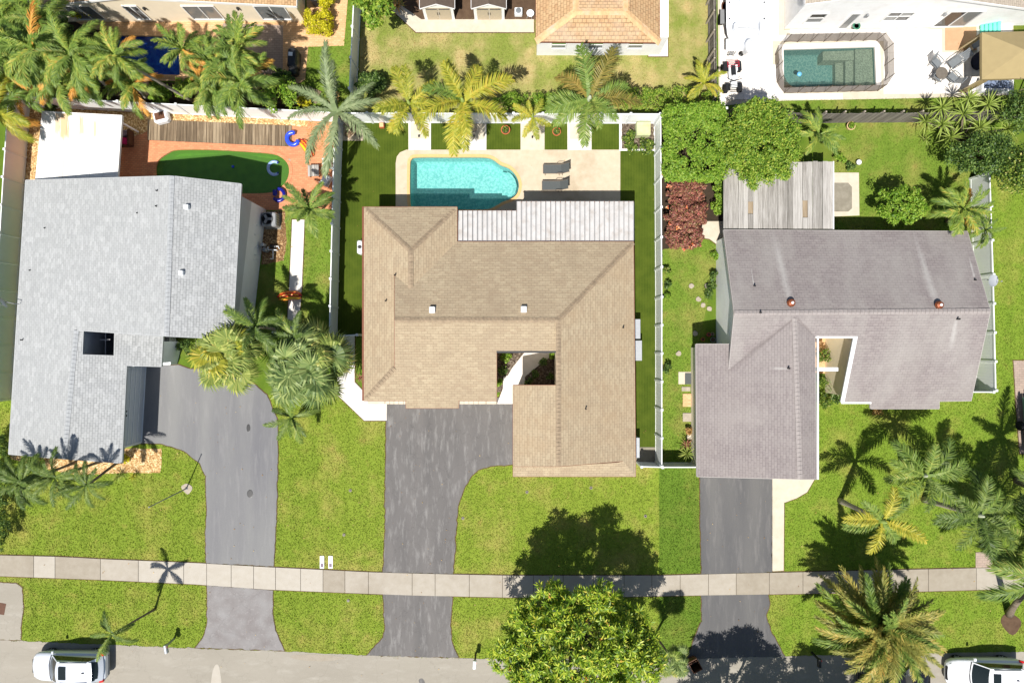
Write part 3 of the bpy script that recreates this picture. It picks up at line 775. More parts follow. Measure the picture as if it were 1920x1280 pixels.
# top right yard : tiled patio
pat_px = [(1345, -60), (1470, -60), (1470, 56), (1900, 44), (1900, 178), (1740, 184), (1470, 189), (1380, 196), (1348, 200)]
tp = sheet("tiled_patio", PL(pat_px), [HOLES[3]], .006, "cream_concrete"); tag(tp, "white tiled patio around the fenced teal pool", "patio", kind="structure")
EXCL.append(PL(pat_px))
tme = MB().box((0, 0, .012), (.368, .368, .024)).mesh("tile")
tiles = []
pp = PL(pat_px); ox, oy = P(1350, 198).x, P(1350, 198).y
for i in range(60):
    for j in range(22):
        x = ox + .19 + i * .376; y = oy + .19 + j * .376
        xs = np.array([x - .18, x + .18, x - .18, x + .18]); ys = np.array([y - .18, y - .18, y + .18, y + .18])
        if not inside(pp, xs, ys).all(): continue
        if inside([tuple(p) for p in expand(HOLES[3], .03)], xs, ys).any(): continue
        if inside(PL([(1772, 52), (1830, 50), (1830, 96), (1772, 96)]), xs, ys).any(): continue
        tiles.append((x * x + y * y, x, y))
tiles.sort()
rest = MB()
for k, (d_, x, y) in enumerate(tiles):
    z = .004 + R.uniform(0, .003)
    if k < 300:
        o = bpy.data.objects.new("tile", tme)
        if k == 0: tme.materials.append(MAT["patio_white"])
        COL.objects.link(o); o.parent = tp; o.location = (x, y, z)
    else: rest.box((x, y, .012 + z), (.368, .368, .024))
tag(rest.build("tile", "patio_white", tp), kind="stuff")
hard("tan_slab", [(1772, 53), (1830, 51), (1830, 95), (1772, 95)], .03, "patio_tan", "tan concrete pad by the glass doors", cat="paving")
# right house yard
hard("concrete_slab", [(1555, 324), (1610, 324), (1611, 404), (1562, 406), (1555, 470)], .03, "cream_concrete", "cream concrete slab beside the wooden patio roof", cat="paving")
hard("slab_inset", [(1561, 343), (1590, 343), (1597, 351), (1597, 391), (1590, 397), (1561, 397)], .036, "old_concrete", "rough grey inset in the cream slab", cat="paving", z0=0)
hard("walkway", [(1316, 415), (1360, 415), (1360, 470), (1330, 448), (1316, 446)], .03, "cream_concrete", "small cream concrete pad by the corner of the mauve roof", cat="path")
hard("planting_bed", [(1232, 200), (1360, 195), (1360, 420), (1320, 440), (1240, 470)], .002, "soil", "dark bed under the hedge and red shrubs", cat="garden bed")
hard("step_slab", [(1272, 697), (1297, 697), (1297, 720), (1272, 720)], .03, "cream_concrete", "cream door slab with grey mat by the side wall", cat="paving")
hard("path_pavers", [(1900, 676), (2000, 676), (2000, 850), (1912, 850), (1905, 760)], .02, "pink_paver", "pinkish paver strip at the neighbour's border", cat="path")
hard("courtyard_floor", [(1528, 618), (1575, 618), (1570, 700), (1528, 700)], .012, "tan_paver", "tan paver floor of the small side courtyard", cat="patio")
hard("planter_gravel", [(200, 840), (303, 840), (303, 870), (300, 886), (238, 886), (150, 890), (90, 880), (20, 860), (20, 840)], .012, "gravel_tan", "tan gravel bed with small plants below the grey roof", cat="garden bed")
hard("tree_ring", smooth_poly([(340, 913), (350, 906), (361, 914), (352, 926)], 4), .03, "stone_pale", "round pale gravel ring at the foot of the pole", cat="gravel")
hard("tree_ring", smooth_poly([(1876, 1165), (1890, 1148), (1915, 1165), (1898, 1190)], 4), .02, "mulch_ground", "brown mulch ring under the palm at the curb", cat="garden bed")
hard("brick_border", [(1829, 1035), (1860, 1033), (1860, 1062), (1829, 1064)], .03, "pink_paver", "pinkish brick pad by the sidewalk under palms", cat="paving")

# houses' footprints carry no grass
FOOT = {
 "left": [(55, 345), (495, 390), (470, 625), (330, 640), (250, 850), (40, 850)],
 "centre": [(690, 400), (1180, 400), (1180, 880), (970, 880), (970, 745), (700, 745)],
 "right": [(1350, 440), (1800, 440), (1800, 745), (1530, 760), (1530, 890), (1300, 890), (1300, 640), (1350, 640)],
 "back_mid": [(1006, -60), (1240, -60), (1240, 104), (1006, 104)],
}
for v_ in FOOT.values(): EXCL.append(PL(v_))

# ------------------------------------------------------------------ lawns: sheet + blades
LZ = {
 "lawn_left": [([(-400, 740), (606, 740), (606, 1236), (-400, 1215)], "bright front lawn of the grey-roofed house")],
 "lawn_centre": [([(606, 740), (1236, 740), (1236, 1238), (606, 1236)], "yellowish front lawn of the tan-roofed house")],
 "lawn_dense": [([(1236, 878), (1320, 878), (1320, 1238), (1236, 1238)], "darker strip of lawn between the tan and mauve houses")],
 "lawn_right": [([(1320, 745), (1822, 745), (1820, 325), (2300, 325), (2300, 1232), (1320, 1238)], "bright front lawn of the mauve-roofed house")],
 "lawn_back": [([(680, -80), (1330, -80), (1330, 212), (672, 212)], "dry patchy lawn behind the brown-tiled house")],
 "lawn_side": [([(480, 392), (636, 392), (632, 628), (460, 628)], "side lawn along the vinyl fence of the grey-roofed house"),
               ([(575, 80), (668, 0), (664, 190), (575, 200)], "small lawn beside the brick paving"),
               ([(575, 225), (640, 229), (636, 281), (575, 281)], "scruffy grass corner by the brick patio"),
               ([(1236, 440), (1356, 440), (1310, 640), (1310, 866), (1236, 866)], "side lawn with stepping stones beside the mauve roof"),
               ([(1560, 228), (1830, 228), (1830, 440), (1560, 440)], "clipped back lawn behind the mauve roof"),
               ([(1350, 186), (1920, 178), (1920, 208), (1350, 214)], "smooth grass strip between patio and wooden fence")],
}
ex = [[(p[0], p[1]) for p in e] for e in EXCL]
ex_b = [(min(p[0] for p in e), max(p[0] for p in e), min(p[1] for p in e), max(p[1] for p in e)) for e in ex]
def blades(mats_poly, dens, name, mat, parent, size=(.05, .09), h=(.025, .06)):
    poly = [(p[0], p[1]) for p in mats_poly]
    x0, x1 = max(min(p[0] for p in poly), -36), min(max(p[0] for p in poly), 36)
    y0, y1 = max(min(p[1] for p in poly), -25), min(max(p[1] for p in poly), 25)
    n = int((x1 - x0) * (y1 - y0) * dens)
    x = rng.uniform(x0, x1, n); y = rng.uniform(y0, y1, n)
    k = inside(poly, x, y); x, y = x[k], y[k]
    for e, b in zip(ex, ex_b):
        if b[0] > x1 or b[1] < x0 or b[2] > y1 or b[3] < y0: continue
        k = ~inside(e, x + rng.normal(0, .045, len(x)), y + rng.normal(0, .045, len(x))); x, y = x[k], y[k]
    n = len(x)
    if n == 0: return
    a = rng.uniform(0, 2 * np.pi, n); w = rng.uniform(*size, n); hh = rng.uniform(*h, n); lean = rng.uniform(.3, 1.3, n) * hh; la = rng.uniform(0, 2 * np.pi, n)
    v = np.empty((n, 3, 3))
    v[:, 0] = np.stack([x - np.cos(a) * w / 2, y - np.sin(a) * w / 2, np.full(n, 0.0)], 1)
    v[:, 1] = np.stack([x + np.cos(a) * w / 2, y + np.sin(a) * w / 2, np.full(n, 0.0)], 1)
    v[:, 2] = np.stack([x + np.cos(la) * lean, y + np.sin(la) * lean, hh], 1)
    me = bpy.data.meshes.new(name)
    me.vertices.add(3 * n); me.vertices.foreach_set("co", v.ravel())
    me.loops.add(3 * n); me.loops.foreach_set("vertex_index", np.arange(3 * n, dtype=np.int32))
    me.polygons.add(n); me.polygons.foreach_set("loop_start", np.arange(0, 3 * n, 3, dtype=np.int32))
    me.update(); me.validate()
    o = link_mesh(name, me, mat, parent); tag(o, kind="stuff"); return o

for mname, lst in LZ.items():
    for px_, lab in lst:
        pts = PL(px_)
        s_ = sheet("lawn", pts, [], -.004, mname); tag(s_, lab, "lawn", kind="structure")
        blades(pts, 260, "grass_blades", mname + "_blade", s_)

# fallen leaves and clippings on lawns and paving
def litter(n):
    x = rng.uniform(-31, 31, n); y = np.where(rng.random(n) < .75, rng.uniform(-21.5, -3.5, n), rng.uniform(5, 20, n))
    bad = np.zeros(n, bool)
    for k in FOOT.values(): bad |= inside(PL(k), x, y)
    for h_ in HOLES: bad |= inside([tuple(p) for p in h_], x, y)
    x, y = x[~bad], y[~bad]; n = len(x); a = rng.uniform(0, 6.28, n); l = rng.uniform(.04, .11, n); w = l * rng.uniform(.3, .6, n); z = rng.uniform(.055, .075, n)
    c, s_ = np.cos(a), np.sin(a); v = np.empty((n, 4, 3))
    for k, (u, t_) in enumerate(((-.5, 0), (0, .5), (.5, 0), (0, -.5))): v[:, k] = np.stack([x + c * u * l - s_ * t_ * w, y + s_ * u * l + c * t_ * w, z + (.02 if k % 2 else 0) * rng.random(n)], 1)
    me = bpy.data.meshes.new("leaf_litter"); me.vertices.add(4 * n); me.vertices.foreach_set("co", v.ravel()); me.loops.add(4 * n); me.loops.foreach_set("vertex_index", np.arange(4 * n, dtype=np.int32)); me.polygons.add(n); me.polygons.foreach_set("loop_start", np.arange(0, 4 * n, 4, dtype=np.int32)); me.update(); me.validate()
    tag(link_mesh("leaf_litter", me, "leaf_dry"), "scattered dry leaves on lawns and paving", "leaves", kind="stuff")
litter(600)
# ------------------------------------------------------------------ roofs, walls, openings
def roof(parent, faces, fascia, thick=.16, name="roof", soffit=True):
    """faces: [(list of world points, material)] -> roof part with fascia sub-part"""
    mats = []; m = MB(); cnt = {}; pos = {}
    key = lambda p: (round(p[0], 2), round(p[1], 2), round(p[2], 2))
    for pts, mt in faces:
        if mt not in mats: mats.append(mt)
        a = sum(pts[i][0] * pts[(i + 1) % len(pts)][1] - pts[(i + 1) % len(pts)][0] * pts[i][1] for i in range(len(pts)))
        if a < 0: pts = pts[::-1]
        m.poly(pts, mats.index(mt))
        for i in range(len(pts)):
            p, q = pts[i], pts[(i + 1) % len(pts)]
            kk = (key(p), key(q)); pos[kk] = (Vector(p), Vector(q))
            if (kk[1], kk[0]) in cnt: cnt[(kk[1], kk[0])] += 1
            else: cnt[kk] = cnt.get(kk, 0) + 1
    ro = m.build(name, mats, parent)
    f = MB(); dn = Vector((0, 0, thick))
    for kk, c in cnt.items():
        if c == 1:
            p, q = pos[kk]; o = Vector((q.y - p.y, p.x - q.x, 0)); o = o.normalized() * .025 if o.length > 1e-6 else o
            f.poly([p + o, p - dn + o, q - dn + o, q + o]); f.poly([p, p + o, q + o, q])
    if soffit:
        for pts, mt in faces: f.poly([Vector(p) - dn for p in pts][::-1])
    f.build("fascia", fascia, ro)
    return ro

def caps(ro, a, b, mat, w=.30, step=.22):
    """overlapping ridge-cap shingles from a to b"""
    a = Vector(a); b = Vector(b); d = b - a; L = d.length; d.normalize()
    s = d.cross(Vector((0, 0, 1))).normalized(); m = MB(); n = max(2, int(L / step))
    for i in range(n):
        p = a + d * (L * i / n); q = a + d * (L * (i + 1.05) / n)
        u0 = Vector((0, 0, .062)); u1 = Vector((0, 0, .022)); e = Vector((0, 0, -.03 + .028)); 
        j = R.uniform(-.008, .008)
        m.poly([p + u0, p + s * (w / 2 + j) + e, q + s * (w / 2 + j) + e - Vector((0, 0, .01)), q + u1])
        m.poly([q + u1, q - s * (w / 2 + j) + e - Vector((0, 0, .01)), p - s * (w / 2 + j) + e, p + u0])
        m.poly([p + u0, p - s * (w / 2) + e, p - s * (w / 2) + e - Vector((0, 0, .03)), p + s * (w / 2) + e - Vector((0, 0, .03)), p + s * (w / 2) + e])
    o = m.build("ridge_cap", mat, ro); tag(o, kind="stuff"); return o

def walls(parent, pts, z1, mat, name="wall", z0=-.05):
    return MB().prism(pts, z0, z1).build(name, mat, parent)

def window(parent, c, u, w, h, frame, pane, out, cols=2, rows=1, name="window", mid=None):
    """flush window: c centre on wall, u along wall, out = outward normal"""
    u = Vector(u).normalized(); out = Vector(out).normalized(); c = Vector(c); up = Vector((0, 0, 1))
    t = .06
    def slab(m, a0, a1, b0, b1, d0, d1):
        P8 = [c + u * a + up * b + out * d for d in (d0, d1) for a, b in ((a0, b0), (a1, b0), (a1, b1), (a0, b1))]
        n = len(m.v); m.v += [tuple(p) for p in P8]
        for f in ((0, 3, 2, 1), (4, 5, 6, 7), (0, 1, 5, 4), (1, 2, 6, 5), (2, 3, 7, 6), (3, 0, 4, 7)):
            m.f.append(tuple(n + i for i in f)); m.mi.append(0)
    m = MB()
    slab(m, -w / 2 - t, w / 2 + t, -h / 2 - t, -h / 2, -.05, .07); slab(m, -w / 2 - t, w / 2 + t, h / 2, h / 2 + t, -.05, .07)
    slab(m, -w / 2 - t, -w / 2, -h / 2, h / 2, -.05, .068); slab(m, w / 2, w / 2 + t, -h / 2, h / 2, -.05, .068)
    fr = m.build(name, frame, parent)
    for i in range(cols):
        for j in range(rows):
            g = .03
            p = MB(); slab(p, -w / 2 + w * i / cols + (g if i else 0), -w / 2 + w * (i + 1) / cols - (g if i < cols - 1 else 0), -h / 2 + h * j / rows + (g if j else 0), -h / 2 + h * (j + 1) / rows - (g if j < rows - 1 else 0), -.02, .015)
            p.build("pane", pane[(i + j) % len(pane)] if isinstance(pane, list) else pane, fr)
    if cols > 1 or rows > 1:
        for i in range(1, cols):
            m = MB(); slab(m, -w / 2 + w * i / cols - .03, -w / 2 + w * i / cols + .03, -h / 2, h / 2, -.03, .05); m.build("mullion", frame, fr)
        for j in range(1, rows):
            m = MB(); slab(m, -w / 2, w / 2, -h / 2 + h * j / rows - .025, -h / 2 + h * j / rows + .025, -.03, .045); m.build("mullion", frame, fr)
    return fr

def pipe(ro, px, py, z, h=.3, r=.05, mat="dark_metal"):
    b = P(px, py, z)
    MB().lathe(b - Vector((0, 0, .2)), [(r, 0), (r, .2 + h), (r * .8, .2 + h), (r * .75, .1 + h)], 8).build("vent_pipe", mat, ro)
def boxvent(ro, px, py, z, mat="white_plastic", s=.34):
    b = P(px, py, z)
    MB().box(b + Vector((0, 0, .10)), (s, s * 1.1, .30), bev=.03).build("roof_vent", mat, ro)

# ---------------- centre house (tan shingles)
hc = thing("house", P(930, 640), "low house with tan shingle hip roof and white patio cover", "house")
E, T = 2.7, 4.3
Q = lambda x, y, z: P(x, y, z)
nwr0, nwr1 = Q(770, 470, 3.65), Q(770, 540, 3.65)
g0, g1, gt = Q(740, 690, 3.3), Q(740, 516, 3.3), Q(740, 600, T)
jt = Q(1047, 600, T)
fz = 2.7 + 1.6 * (751 - 658) / 151
faces = [
 ([Q(682, 388, E), Q(682, 751, E), g0, g1, nwr1, nwr0], "shingle_tan_y"),
 ([Q(682, 388, E), nwr0, Q(857, 388, E)], "shingle_tan_x"),
 ([Q(857, 388, E), nwr0, nwr1, Q(857, 453, E)], "shingle_tan_y"),
 ([Q(857, 453, E), nwr1, g1, gt, jt, Q(1188, 453, E)], "shingle_tan_x"),
 ([Q(682, 751, E), Q(761, 751, E), Q(860, 751, E), Q(931, 751, E), Q(931, 658, fz), Q(1046, 658, fz), jt, gt, g0], "shingle_tan_x"),
 ([Q(761, 751, E), Q(761, 765, E - .17), Q(860, 765, E - .17), Q(860, 751, E)], "shingle_tan_x"),
 ([jt, Q(1047, 722, T), Q(1047, 874, T), Q(1168, 864, 2.96), Q(1192, 893, E), Q(1188, 453, E)], "shingle_tan_y"),
 ([Q(1047, 722, T), Q(962, 722, 3.4), Q(962, 874, 3.4), Q(1047, 874, T)], "shingle_tan_y"),
 ([Q(962, 893, E), Q(1192, 893, E), Q(1168, 864, 2.96), Q(962, 866, 2.98)], "shingle_tan_x"),
]
rc = roof(hc, faces, "brown_fascia")
for a, b in ((gt, jt), (jt, Q(1047, 872, T)), (jt, Q(1187, 455, E)), (nwr0, Q(685, 391, E)), (nwr0, Q(854, 391, E)), (nwr0, nwr1), (g0, Q(685, 748, E))):
    caps(rc, a, b, "cap_tan" if "cap_tan" in MAT else plain("cap_tan", lin(152, 135, 113), .9, .15, var=.2, scale=5, dirt=(lin(116, 103, 88), 2.0, .6)))
MB().poly([g0, g1, gt]).poly([g1, g0, gt]).build("gablet", "white_paint", rc)
MB().poly([Q(962, 874, 3.4), Q(962, 868, 2.9), Q(1168, 866, 2.9), Q(1047, 874, T)]).build("gable_wall", "white_paint", hc)
boxvent(rc, 811, 581, 4.05); boxvent(rc, 982, 580, 4.05)
for x, y, z in ((741, 516, 3.32), (724, 564, 3.1), (1098, 766, 3.8), (1168, 614, 2.95)): pipe(rc, x, y, z, .25, .045)
W1 = PL([(690, 395), (850, 395), (850, 465), (1180, 465), (1180, 880), (970, 880), (970, 732), (1050, 732), (1050, 650), (921, 650), (921, 742), (692, 742)], E)
walls(hc, W1, 2.56, "cream_wall")
walls(hc, PL([(1048, 660), (1056, 660), (1056, 868), (1048, 868)], T), 4.1, "cream_wall", "court_wall")
# gutters of the courtyard
MB().beam(Q(931, 659.5, fz - .05), Q(1046, 659.5, fz - .05), .12, .12).build("gutter", "dark_metal", rc)
MB().beam(Q(1045.5, 600, T - .10), Q(1045.5, 722, T - .10), .10, .10).build("gutter", "white_paint", rc)
MB().beam(Q(681, 388, E - .05), Q(681, 751, E - .05), .11, .12).build("gutter", "brown_fascia", rc)
# entry door and windows
window(hc, P(1010, 652, E) + Vector((0, -.02, -1.6)), (1, 0, 0), 1.0, 2.0, "white_paint", "door_beige", (0, -1, 0), 1, 1, "front_door")
window(hc, Vector((P(800, 742, E).x, P(800, 742, E).y - .0, 1.5)), (1, 0, 0), 2.2, 1.2, "white_paint", "glass_dark", (0, -1, 0), 3, 1)
window(hc, Vector((P(1080, 880, E).x, P(1080, 880, E).y, 1.1)), (1, 0, 0), 4.6, 2.1, "white_paint", "white_panel", (0, -1, 0), 1, 4, "garage_door")
for yy in (505, 520, 575): pass
# patio cover: each aluminium pan is a part
pcv = thing("patio_cover", P(1023, 420), "white ribbed aluminium patio cover against the tan roof", "patio cover")
n = 36
for i in range(n):
    x0 = 858.5 + 329.5 * i / n; x1 = 858.5 + 329.5 * (i + 1) / n
    yt = 395 if x1 < 973 else 377.5
    a, b, c, d = Q(x0, yt, 2.42), Q(x1, yt, 2.42), Q(x1, 453, 2.58), Q(x0, 453, 2.58)
    m = MB(); gp = .022; rb = .03; ux = Vector((1, 0, 0)); up = Vector((0, 0, .045))
    m.poly([a + ux * gp, b - ux * gp, c - ux * gp, d + ux * gp]); 
    m.poly([a + ux * gp - up, d + ux * gp - up, c - ux * gp - up, b - ux * gp - up])
    for s0, s1 in ((a + ux * gp, d + ux * gp), (b - ux * (gp + rb), c - ux * (gp + rb))):
        m.grid([[s0, s0 + up, s0 + up + ux * rb, s0 + ux * rb], [s1, s1 + up, s1 + up + ux * rb, s1 + ux * rb]])
    m.poly([a + ux * gp, a + ux * gp - up * 2, b - ux * gp - up * 2, b - ux * gp])
    m.build("roof_panel", "white_panel", pcv)
    MB().beam(b - up * 1.6, c - up * 1.6, .075, .012).build("seam_gutter", "metal_grey", pcv)
MB().beam(Q(858, 396, 2.33), Q(972, 396, 2.33), .08, .12).beam(Q(972, 379, 2.33), Q(1188, 379, 2.33), .08, .12).beam(Q(858, 454.5, 2.56), Q(1188, 454.5, 2.56), .12, .10).build("beam", "brown_fascia", pcv)
for x, y in ((975, 381), (1080, 381), (1184, 381), (862, 399)):
    b = Q(x, y, 2.3); MB().box((b.x, b.y, 1.15), (.08, .08, 2.28)).build("post", "white_paint", pcv)
# ledge of pale blocks under the front windows
led = thing("block_ledge", P(830, 751), "low ledge of pale blocks along the worn driveway", "ledge")
for k, (xa, xb) in enumerate(((690, 722), (723, 731), (731.5, 739), (739.5, 748), (748.5, 757), (757.5, 766), (855, 862), (862.5, 870), (870.5, 879), (879.5, 888), (888.5, 897), (897.5, 911), (912, 931))):
    MB().prism(PL([(xa, 745), (xb, 745), (xb, 757), (xa, 757)]), 0, .14).build("block", "cream_concrete", led)

# ---------------- right house (mauve shingles)
hr = thing("house", P(1560, 600), "low house with faded mauve-grey shingle gable roof", "house")
T = 4.65
rl, rr = Q(1377, 587, T), Q(1857, 583, T)
vj = Q(1490, 596, 4.60)
faces = [
 ([Q(1357, 431, E), rl, vj, rr, Q(1814, 434, E)], "shingle_mauve_x"),
 ([rl, Q(1367, 692, 3.37), vj], "shingle_mauve_x"),
 ([vj, Q(1528, 630, 4.2), Q(1602, 630, 4.2), Q(1577, 753, E), Q(1633, 753, E), Q(1761, 752, E), Q(1821, 751, E), rr], "shingle_mauve_x"),
 ([Q(1633, 753, E), Q(1633, 766, 2.56), Q(1761, 766, 2.56), Q(1761, 752, E)], "shingle_mauve_x"),
 ([Q(1305, 645, E), Q(1370, 645, 3.37), Q(1367, 692, 3.37), vj, Q(1500, 898, T), Q(1307, 893, E)], "shingle_mauve_y"),
 ([vj, Q(1528, 630, 4.2), Q(1531, 898, 4.2), Q(1500, 898, T)], "shingle_mauve_y"),
]
rr_o = roof(hr, faces, "trim_grey")
plain("cap_mauve", lin(152, 145, 142), .92, .15, var=.1, scale=4)
for a, b in ((rl, rr), (vj, Q(1500, 897, T))): caps(rr_o, a, b, "cap_mauve", .30, .25)
wl = P(1357, 600, E).x + .35
W2 = [Vector((wl, P(0, 440, E).y, 0)), Vector((P(1806, 0, E).x, P(0, 440, E).y, 0)), Vector((P(1810, 0, E).x, P(0, 742, E).y, 0)), Vector((P(1577, 0, E).x + .3, P(0, 742, E).y, 0)),
      Vector((P(1577, 0, E).x + .3, P(0, 640, 4.2).y + .2, 0)), Vector((P(1528, 0, 4.2).x - .2, P(0, 640, 4.2).y + .2, 0)), Vector((P(1528, 0, 4.2).x - .2, P(0, 885, E).y, 0)),
      Vector((P(1305, 0, E).x + .4, P(0, 885, E).y, 0)), Vector((P(1305, 0, E).x + .4, P(0, 652, E).y, 0)), Vector((wl, P(0, 652, E).y, 0))]
walls(hr, W2, 2.55, "cream_wall")
# white end walls up to the gable
yA, yB = P(0, 440, E).y, P(0, 652, E).y; yR = rl.y
MB().poly([(wl - .01, yB, 0), (wl - .01, yA, 0), (wl - .01, yA, 2.62), (wl - .01, yR, 4.45), (wl - .01, yB, 3.2)][::-1]).build("gable_wall", "white_paint", hr)
xe = P(1812, 0, E).x - .3
MB().poly([(xe, yA, 0), (xe, P(0, 742, E).y, 0), (xe, P(0, 742, E).y, 2.6), (xe, yR, 4.45), (xe, yA, 2.6)][::-1]).build("gable_wall", "white_paint", hr)
xc = P(1577, 0, E).x + .27
MB().poly([(xc, P(0, 742, E).y, 0), (xc, P(0, 632, 4.2).y, 0), (xc, P(0, 632, 4.2).y, 4.0), (xc, P(0, 742, E).y, 2.6)]).build("court_wall", "beige_wall", hr)
MB().poly([(P(1528, 0, 4.2).x - .19, P(0, 632, 4.2).y, 0), (P(1528, 0, 4.2).x - .19, P(0, 885, 4.2).y, 0), (P(1528, 0, 4.2).x - .19, P(0, 885, 4.2).y, 4.1), (P(1528, 0, 4.2).x - .19, P(0, 632, 4.2).y, 4.1)]).build("garage_wall", "cream_wall", hr)
gy = P(0, 885, E).y - .01
MB().poly([(P(1305, 0, E).x + .4, gy, 0), (P(1528, 0, 4.2).x - .2, gy, 0), (P(1528, 0, 4.2).x - .2, gy, 4.1), (P(1498, 0, T).x, gy, 4.5), (P(1305, 0, E).x + .4, gy, 2.6)]).build("garage_front", "cream_wall", hr)
window(hr, ((P(1314, 0).x + P(1448, 0).x) / 2, gy, 1.1), (1, 0, 0), 4.2, 2.1, "white_paint", "white_panel", (0, -1, 0), 1, 4, "garage_door")
window(hr, (P(1690, 0, E).x, P(0, 742, E).y, 1.5), (1, 0, 0), 2.4, 1.2, "white_paint", "glass_dark", (0, -1, 0), 3, 1)
# white gutters round the courtyard, with hangers
gt_ = MB().beam(Q(1604, 630, 4.18), Q(1579, 753, E), .22, .10).beam(Q(1529, 632, 4.12), Q(1602, 632, 4.12), .11, .10).beam(Q(1577, 755, E - .05), Q(1633, 755, E - .05), .10, .10).beam(Q(1533, 630, 4.15), Q(1533, 898, 4.15), .10, .10).build("gutter", "white_vinyl", rr_o)
MB().beam(Q(1530, 692, 3.6), Q(1570, 692, 3.6), .22, .22).build("court_beam", "white_paint", hr)
# turbine vents
for x, y, z in ((1481, 568, 4.35), (1757, 572, 4.45)):
    b = P(x, y, z) - Vector((0, 0, .12)); m = MB()
    m.lathe(b, [(.16, -.1), (.16, .18)], 14)
    v_ = m.build("vent_neck", "copper_vent", rr_o)
    h = MB(); b2 = b + Vector((0, 0, .18))
    for k in range(14):
        a0 = k * 2 * math.pi / 14
        for (r0, z0), (r1, z1) in (((.17, 0), (.25, .12)), ((.25, .12), (.20, .27)), ((.20, .27), (.07, .34))):
            h.poly([b2 + Vector((r0 * math.cos(a0), r0 * math.sin(a0), z0)), b2 + Vector((r0 * .93 * math.cos(a0 + .4), r0 * .93 * math.sin(a0 + .4), z0)),
                    b2 + Vector((r1 * .93 * math.cos(a0 + .4), r1 * .93 * math.sin(a0 + .4), z1)), b2 + Vector((r1 * math.cos(a0), r1 * math.sin(a0), z1))])
    h.lathe(b2, [(.15, .01), (.15, .3)], 12)
    h.build("turbine_head", "copper_vent", rr_o)
    MB().lathe(b2, [(.08, .335), (.08, .36), (.02, .38)], 10).build("turbine_cap", "white_plastic", rr_o)
for x, y, z in ((1413, 536, 3.95), (1824, 525, 3.75), (1794, 598, 4.5), (1477, 690, 4.45), (1424, 586, 4.6)): pipe(rr_o, x, y, z, .28, .05)

# ---------------- left house (pale grey shingles)
hl = thing("house", P(260, 590), "house with pale grey shingle roof and side wall whose upper shade is painted in", "house")
E1, T1, R1 = 2.6, 5.2, 4.3
t0, t1 = Q(322, 330, T1), Q(312, 630, T1)
s0, s1, s2 = Q(143, 619, 3.55), Q(139, 664, 3.55), Q(120, 860, 3.55)
zr = lambda x: 3.55 - .0058 * (x - 141)
faces = [
 ([Q(48, 338, E1), Q(30, 622, E1), s0, t1, t0], "shingle_grey_y"),
 ([t0, t1, Q(436, 636, R1), Q(452, 345, R1)], "shingle_grey_e"),
 ([Q(30, 622, E1), Q(16, 851, E1), s2, s1, s0], "shingle_grey_y"),
 ([s0, s1, Q(154, 665, zr(154)), Q(156, 619.5, zr(156))], "shingle_grey_e"),
 ([Q(215, 622, zr(215)), Q(214, 667, zr(214)), Q(237, 685, 2.98), Q(302, 687, 2.6), Q(305, 631, 2.6)], "shingle_grey_e"),
 ([s1, s2, Q(228, 868, 3.0), Q(237, 685, 2.98), Q(214, 667, zr(214)), Q(154, 665, zr(154))], "shingle_grey_e"),
]
rl_o = roof(hl, faces, "trim_pale")
plain("cap_grey", lin(160, 163, 165), .92, .15, var=.12, scale=5)
caps(rl_o, t0, t1, "cap_grey", .30, .24); caps(rl_o, s0, s2, "cap_grey", .30, .24)
# step wall between upper and lower roof
MB().poly([s0, t1, Q(305, 631, 2.5), Q(215, 622, 2.9)]).poly([s0, Q(215, 622, 2.9), Q(305, 631, 2.5), t1]).build("step_wall", "trim_pale", hl)
wx = lambda x, y: P(x, y)
rw0, rw1 = P(499, 393), P(471, 640)
def wallstrip(a, b, z0, z1, mat, name, back=(-.2, 0)):
    a = Vector(a); b = Vector(b); k = Vector((back[0], back[1], 0))
    MB().prism([a, b, b + k, a + k], z0, z1).build(name, mat, hl)
wallstrip(rw0, rw1, -.05, 2.5, "pale_grey_wall", "wall"); wallstrip(rw0 + Vector((.015, 0, 0)), rw1 + Vector((.015, 0, 0)), 2.5, 4.16, "shaded_grey_wall", "upper_wall")  # upper strip's darker grey paints in the weaker bounce light up there
back_l = Vector((P(58, 348, E1).x, P(58, 350, E1).y, 0)); bk = Vector((rw0.x, rw0.y, 0))
MB().poly([back_l, bk, bk + Vector((0, 0, 4.1)), Vector((t0.x, (back_l.y + bk.y) / 2, 5.0)), back_l + Vector((0, 0, 2.5))][::-1]).build("gable_wall", "pale_grey_wall", hl)
lw = [Vector((P(42, 345, E1).x + .6, P(0, 350, E1).y, 0)), Vector((P(22, 845, E1).x + .5, P(0, 840, E1).y, 0)), Vector((P(228, 868, 3.0).x - .45, P(0, 845, 3.0).y, 0)), Vector((P(237, 690, 3.0).x - .45, P(0, 690, 3.0).y, 0)), Vector((P(300, 690, 2.6).x - .2, P(0, 680, 2.6).y, 0)), Vector((P(303, 640, 2.6).x, P(0, 640, 2.6).y, 0))]
MB().poly([lw[0], lw[1], lw[1] + Vector((0, 0, 2.45)), lw[0] + Vector((0, 0, 2.45))][::-1]).poly([lw[1], lw[2], lw[2] + Vector((0, 0, 2.85)), lw[1] + Vector((0, 0, 2.45))][::-1]).build("wall", "pale_grey_wall", hl)
MB().prism([lw[2], lw[3], lw[3] + Vector((-.2, 0, 0)), lw[2] + Vector((-.2, 0, 0))], -.05, 2.86).build("garage_wall", "pale_grey_wall", hl)
MB().prism([lw[3], lw[4], lw[4] + Vector((0, .2, 0)), lw[3] + Vector((0, .2, 0))], -.05, 2.5).build("garage_wall", "pale_grey_wall", hl)
MB().prism([lw[4], lw[5], lw[5] + Vector((-.2, 0, 0)), lw[4] + Vector((-.2, 0, 0))], -.05, 2.45).build("wall", "pale_grey_wall", hl)
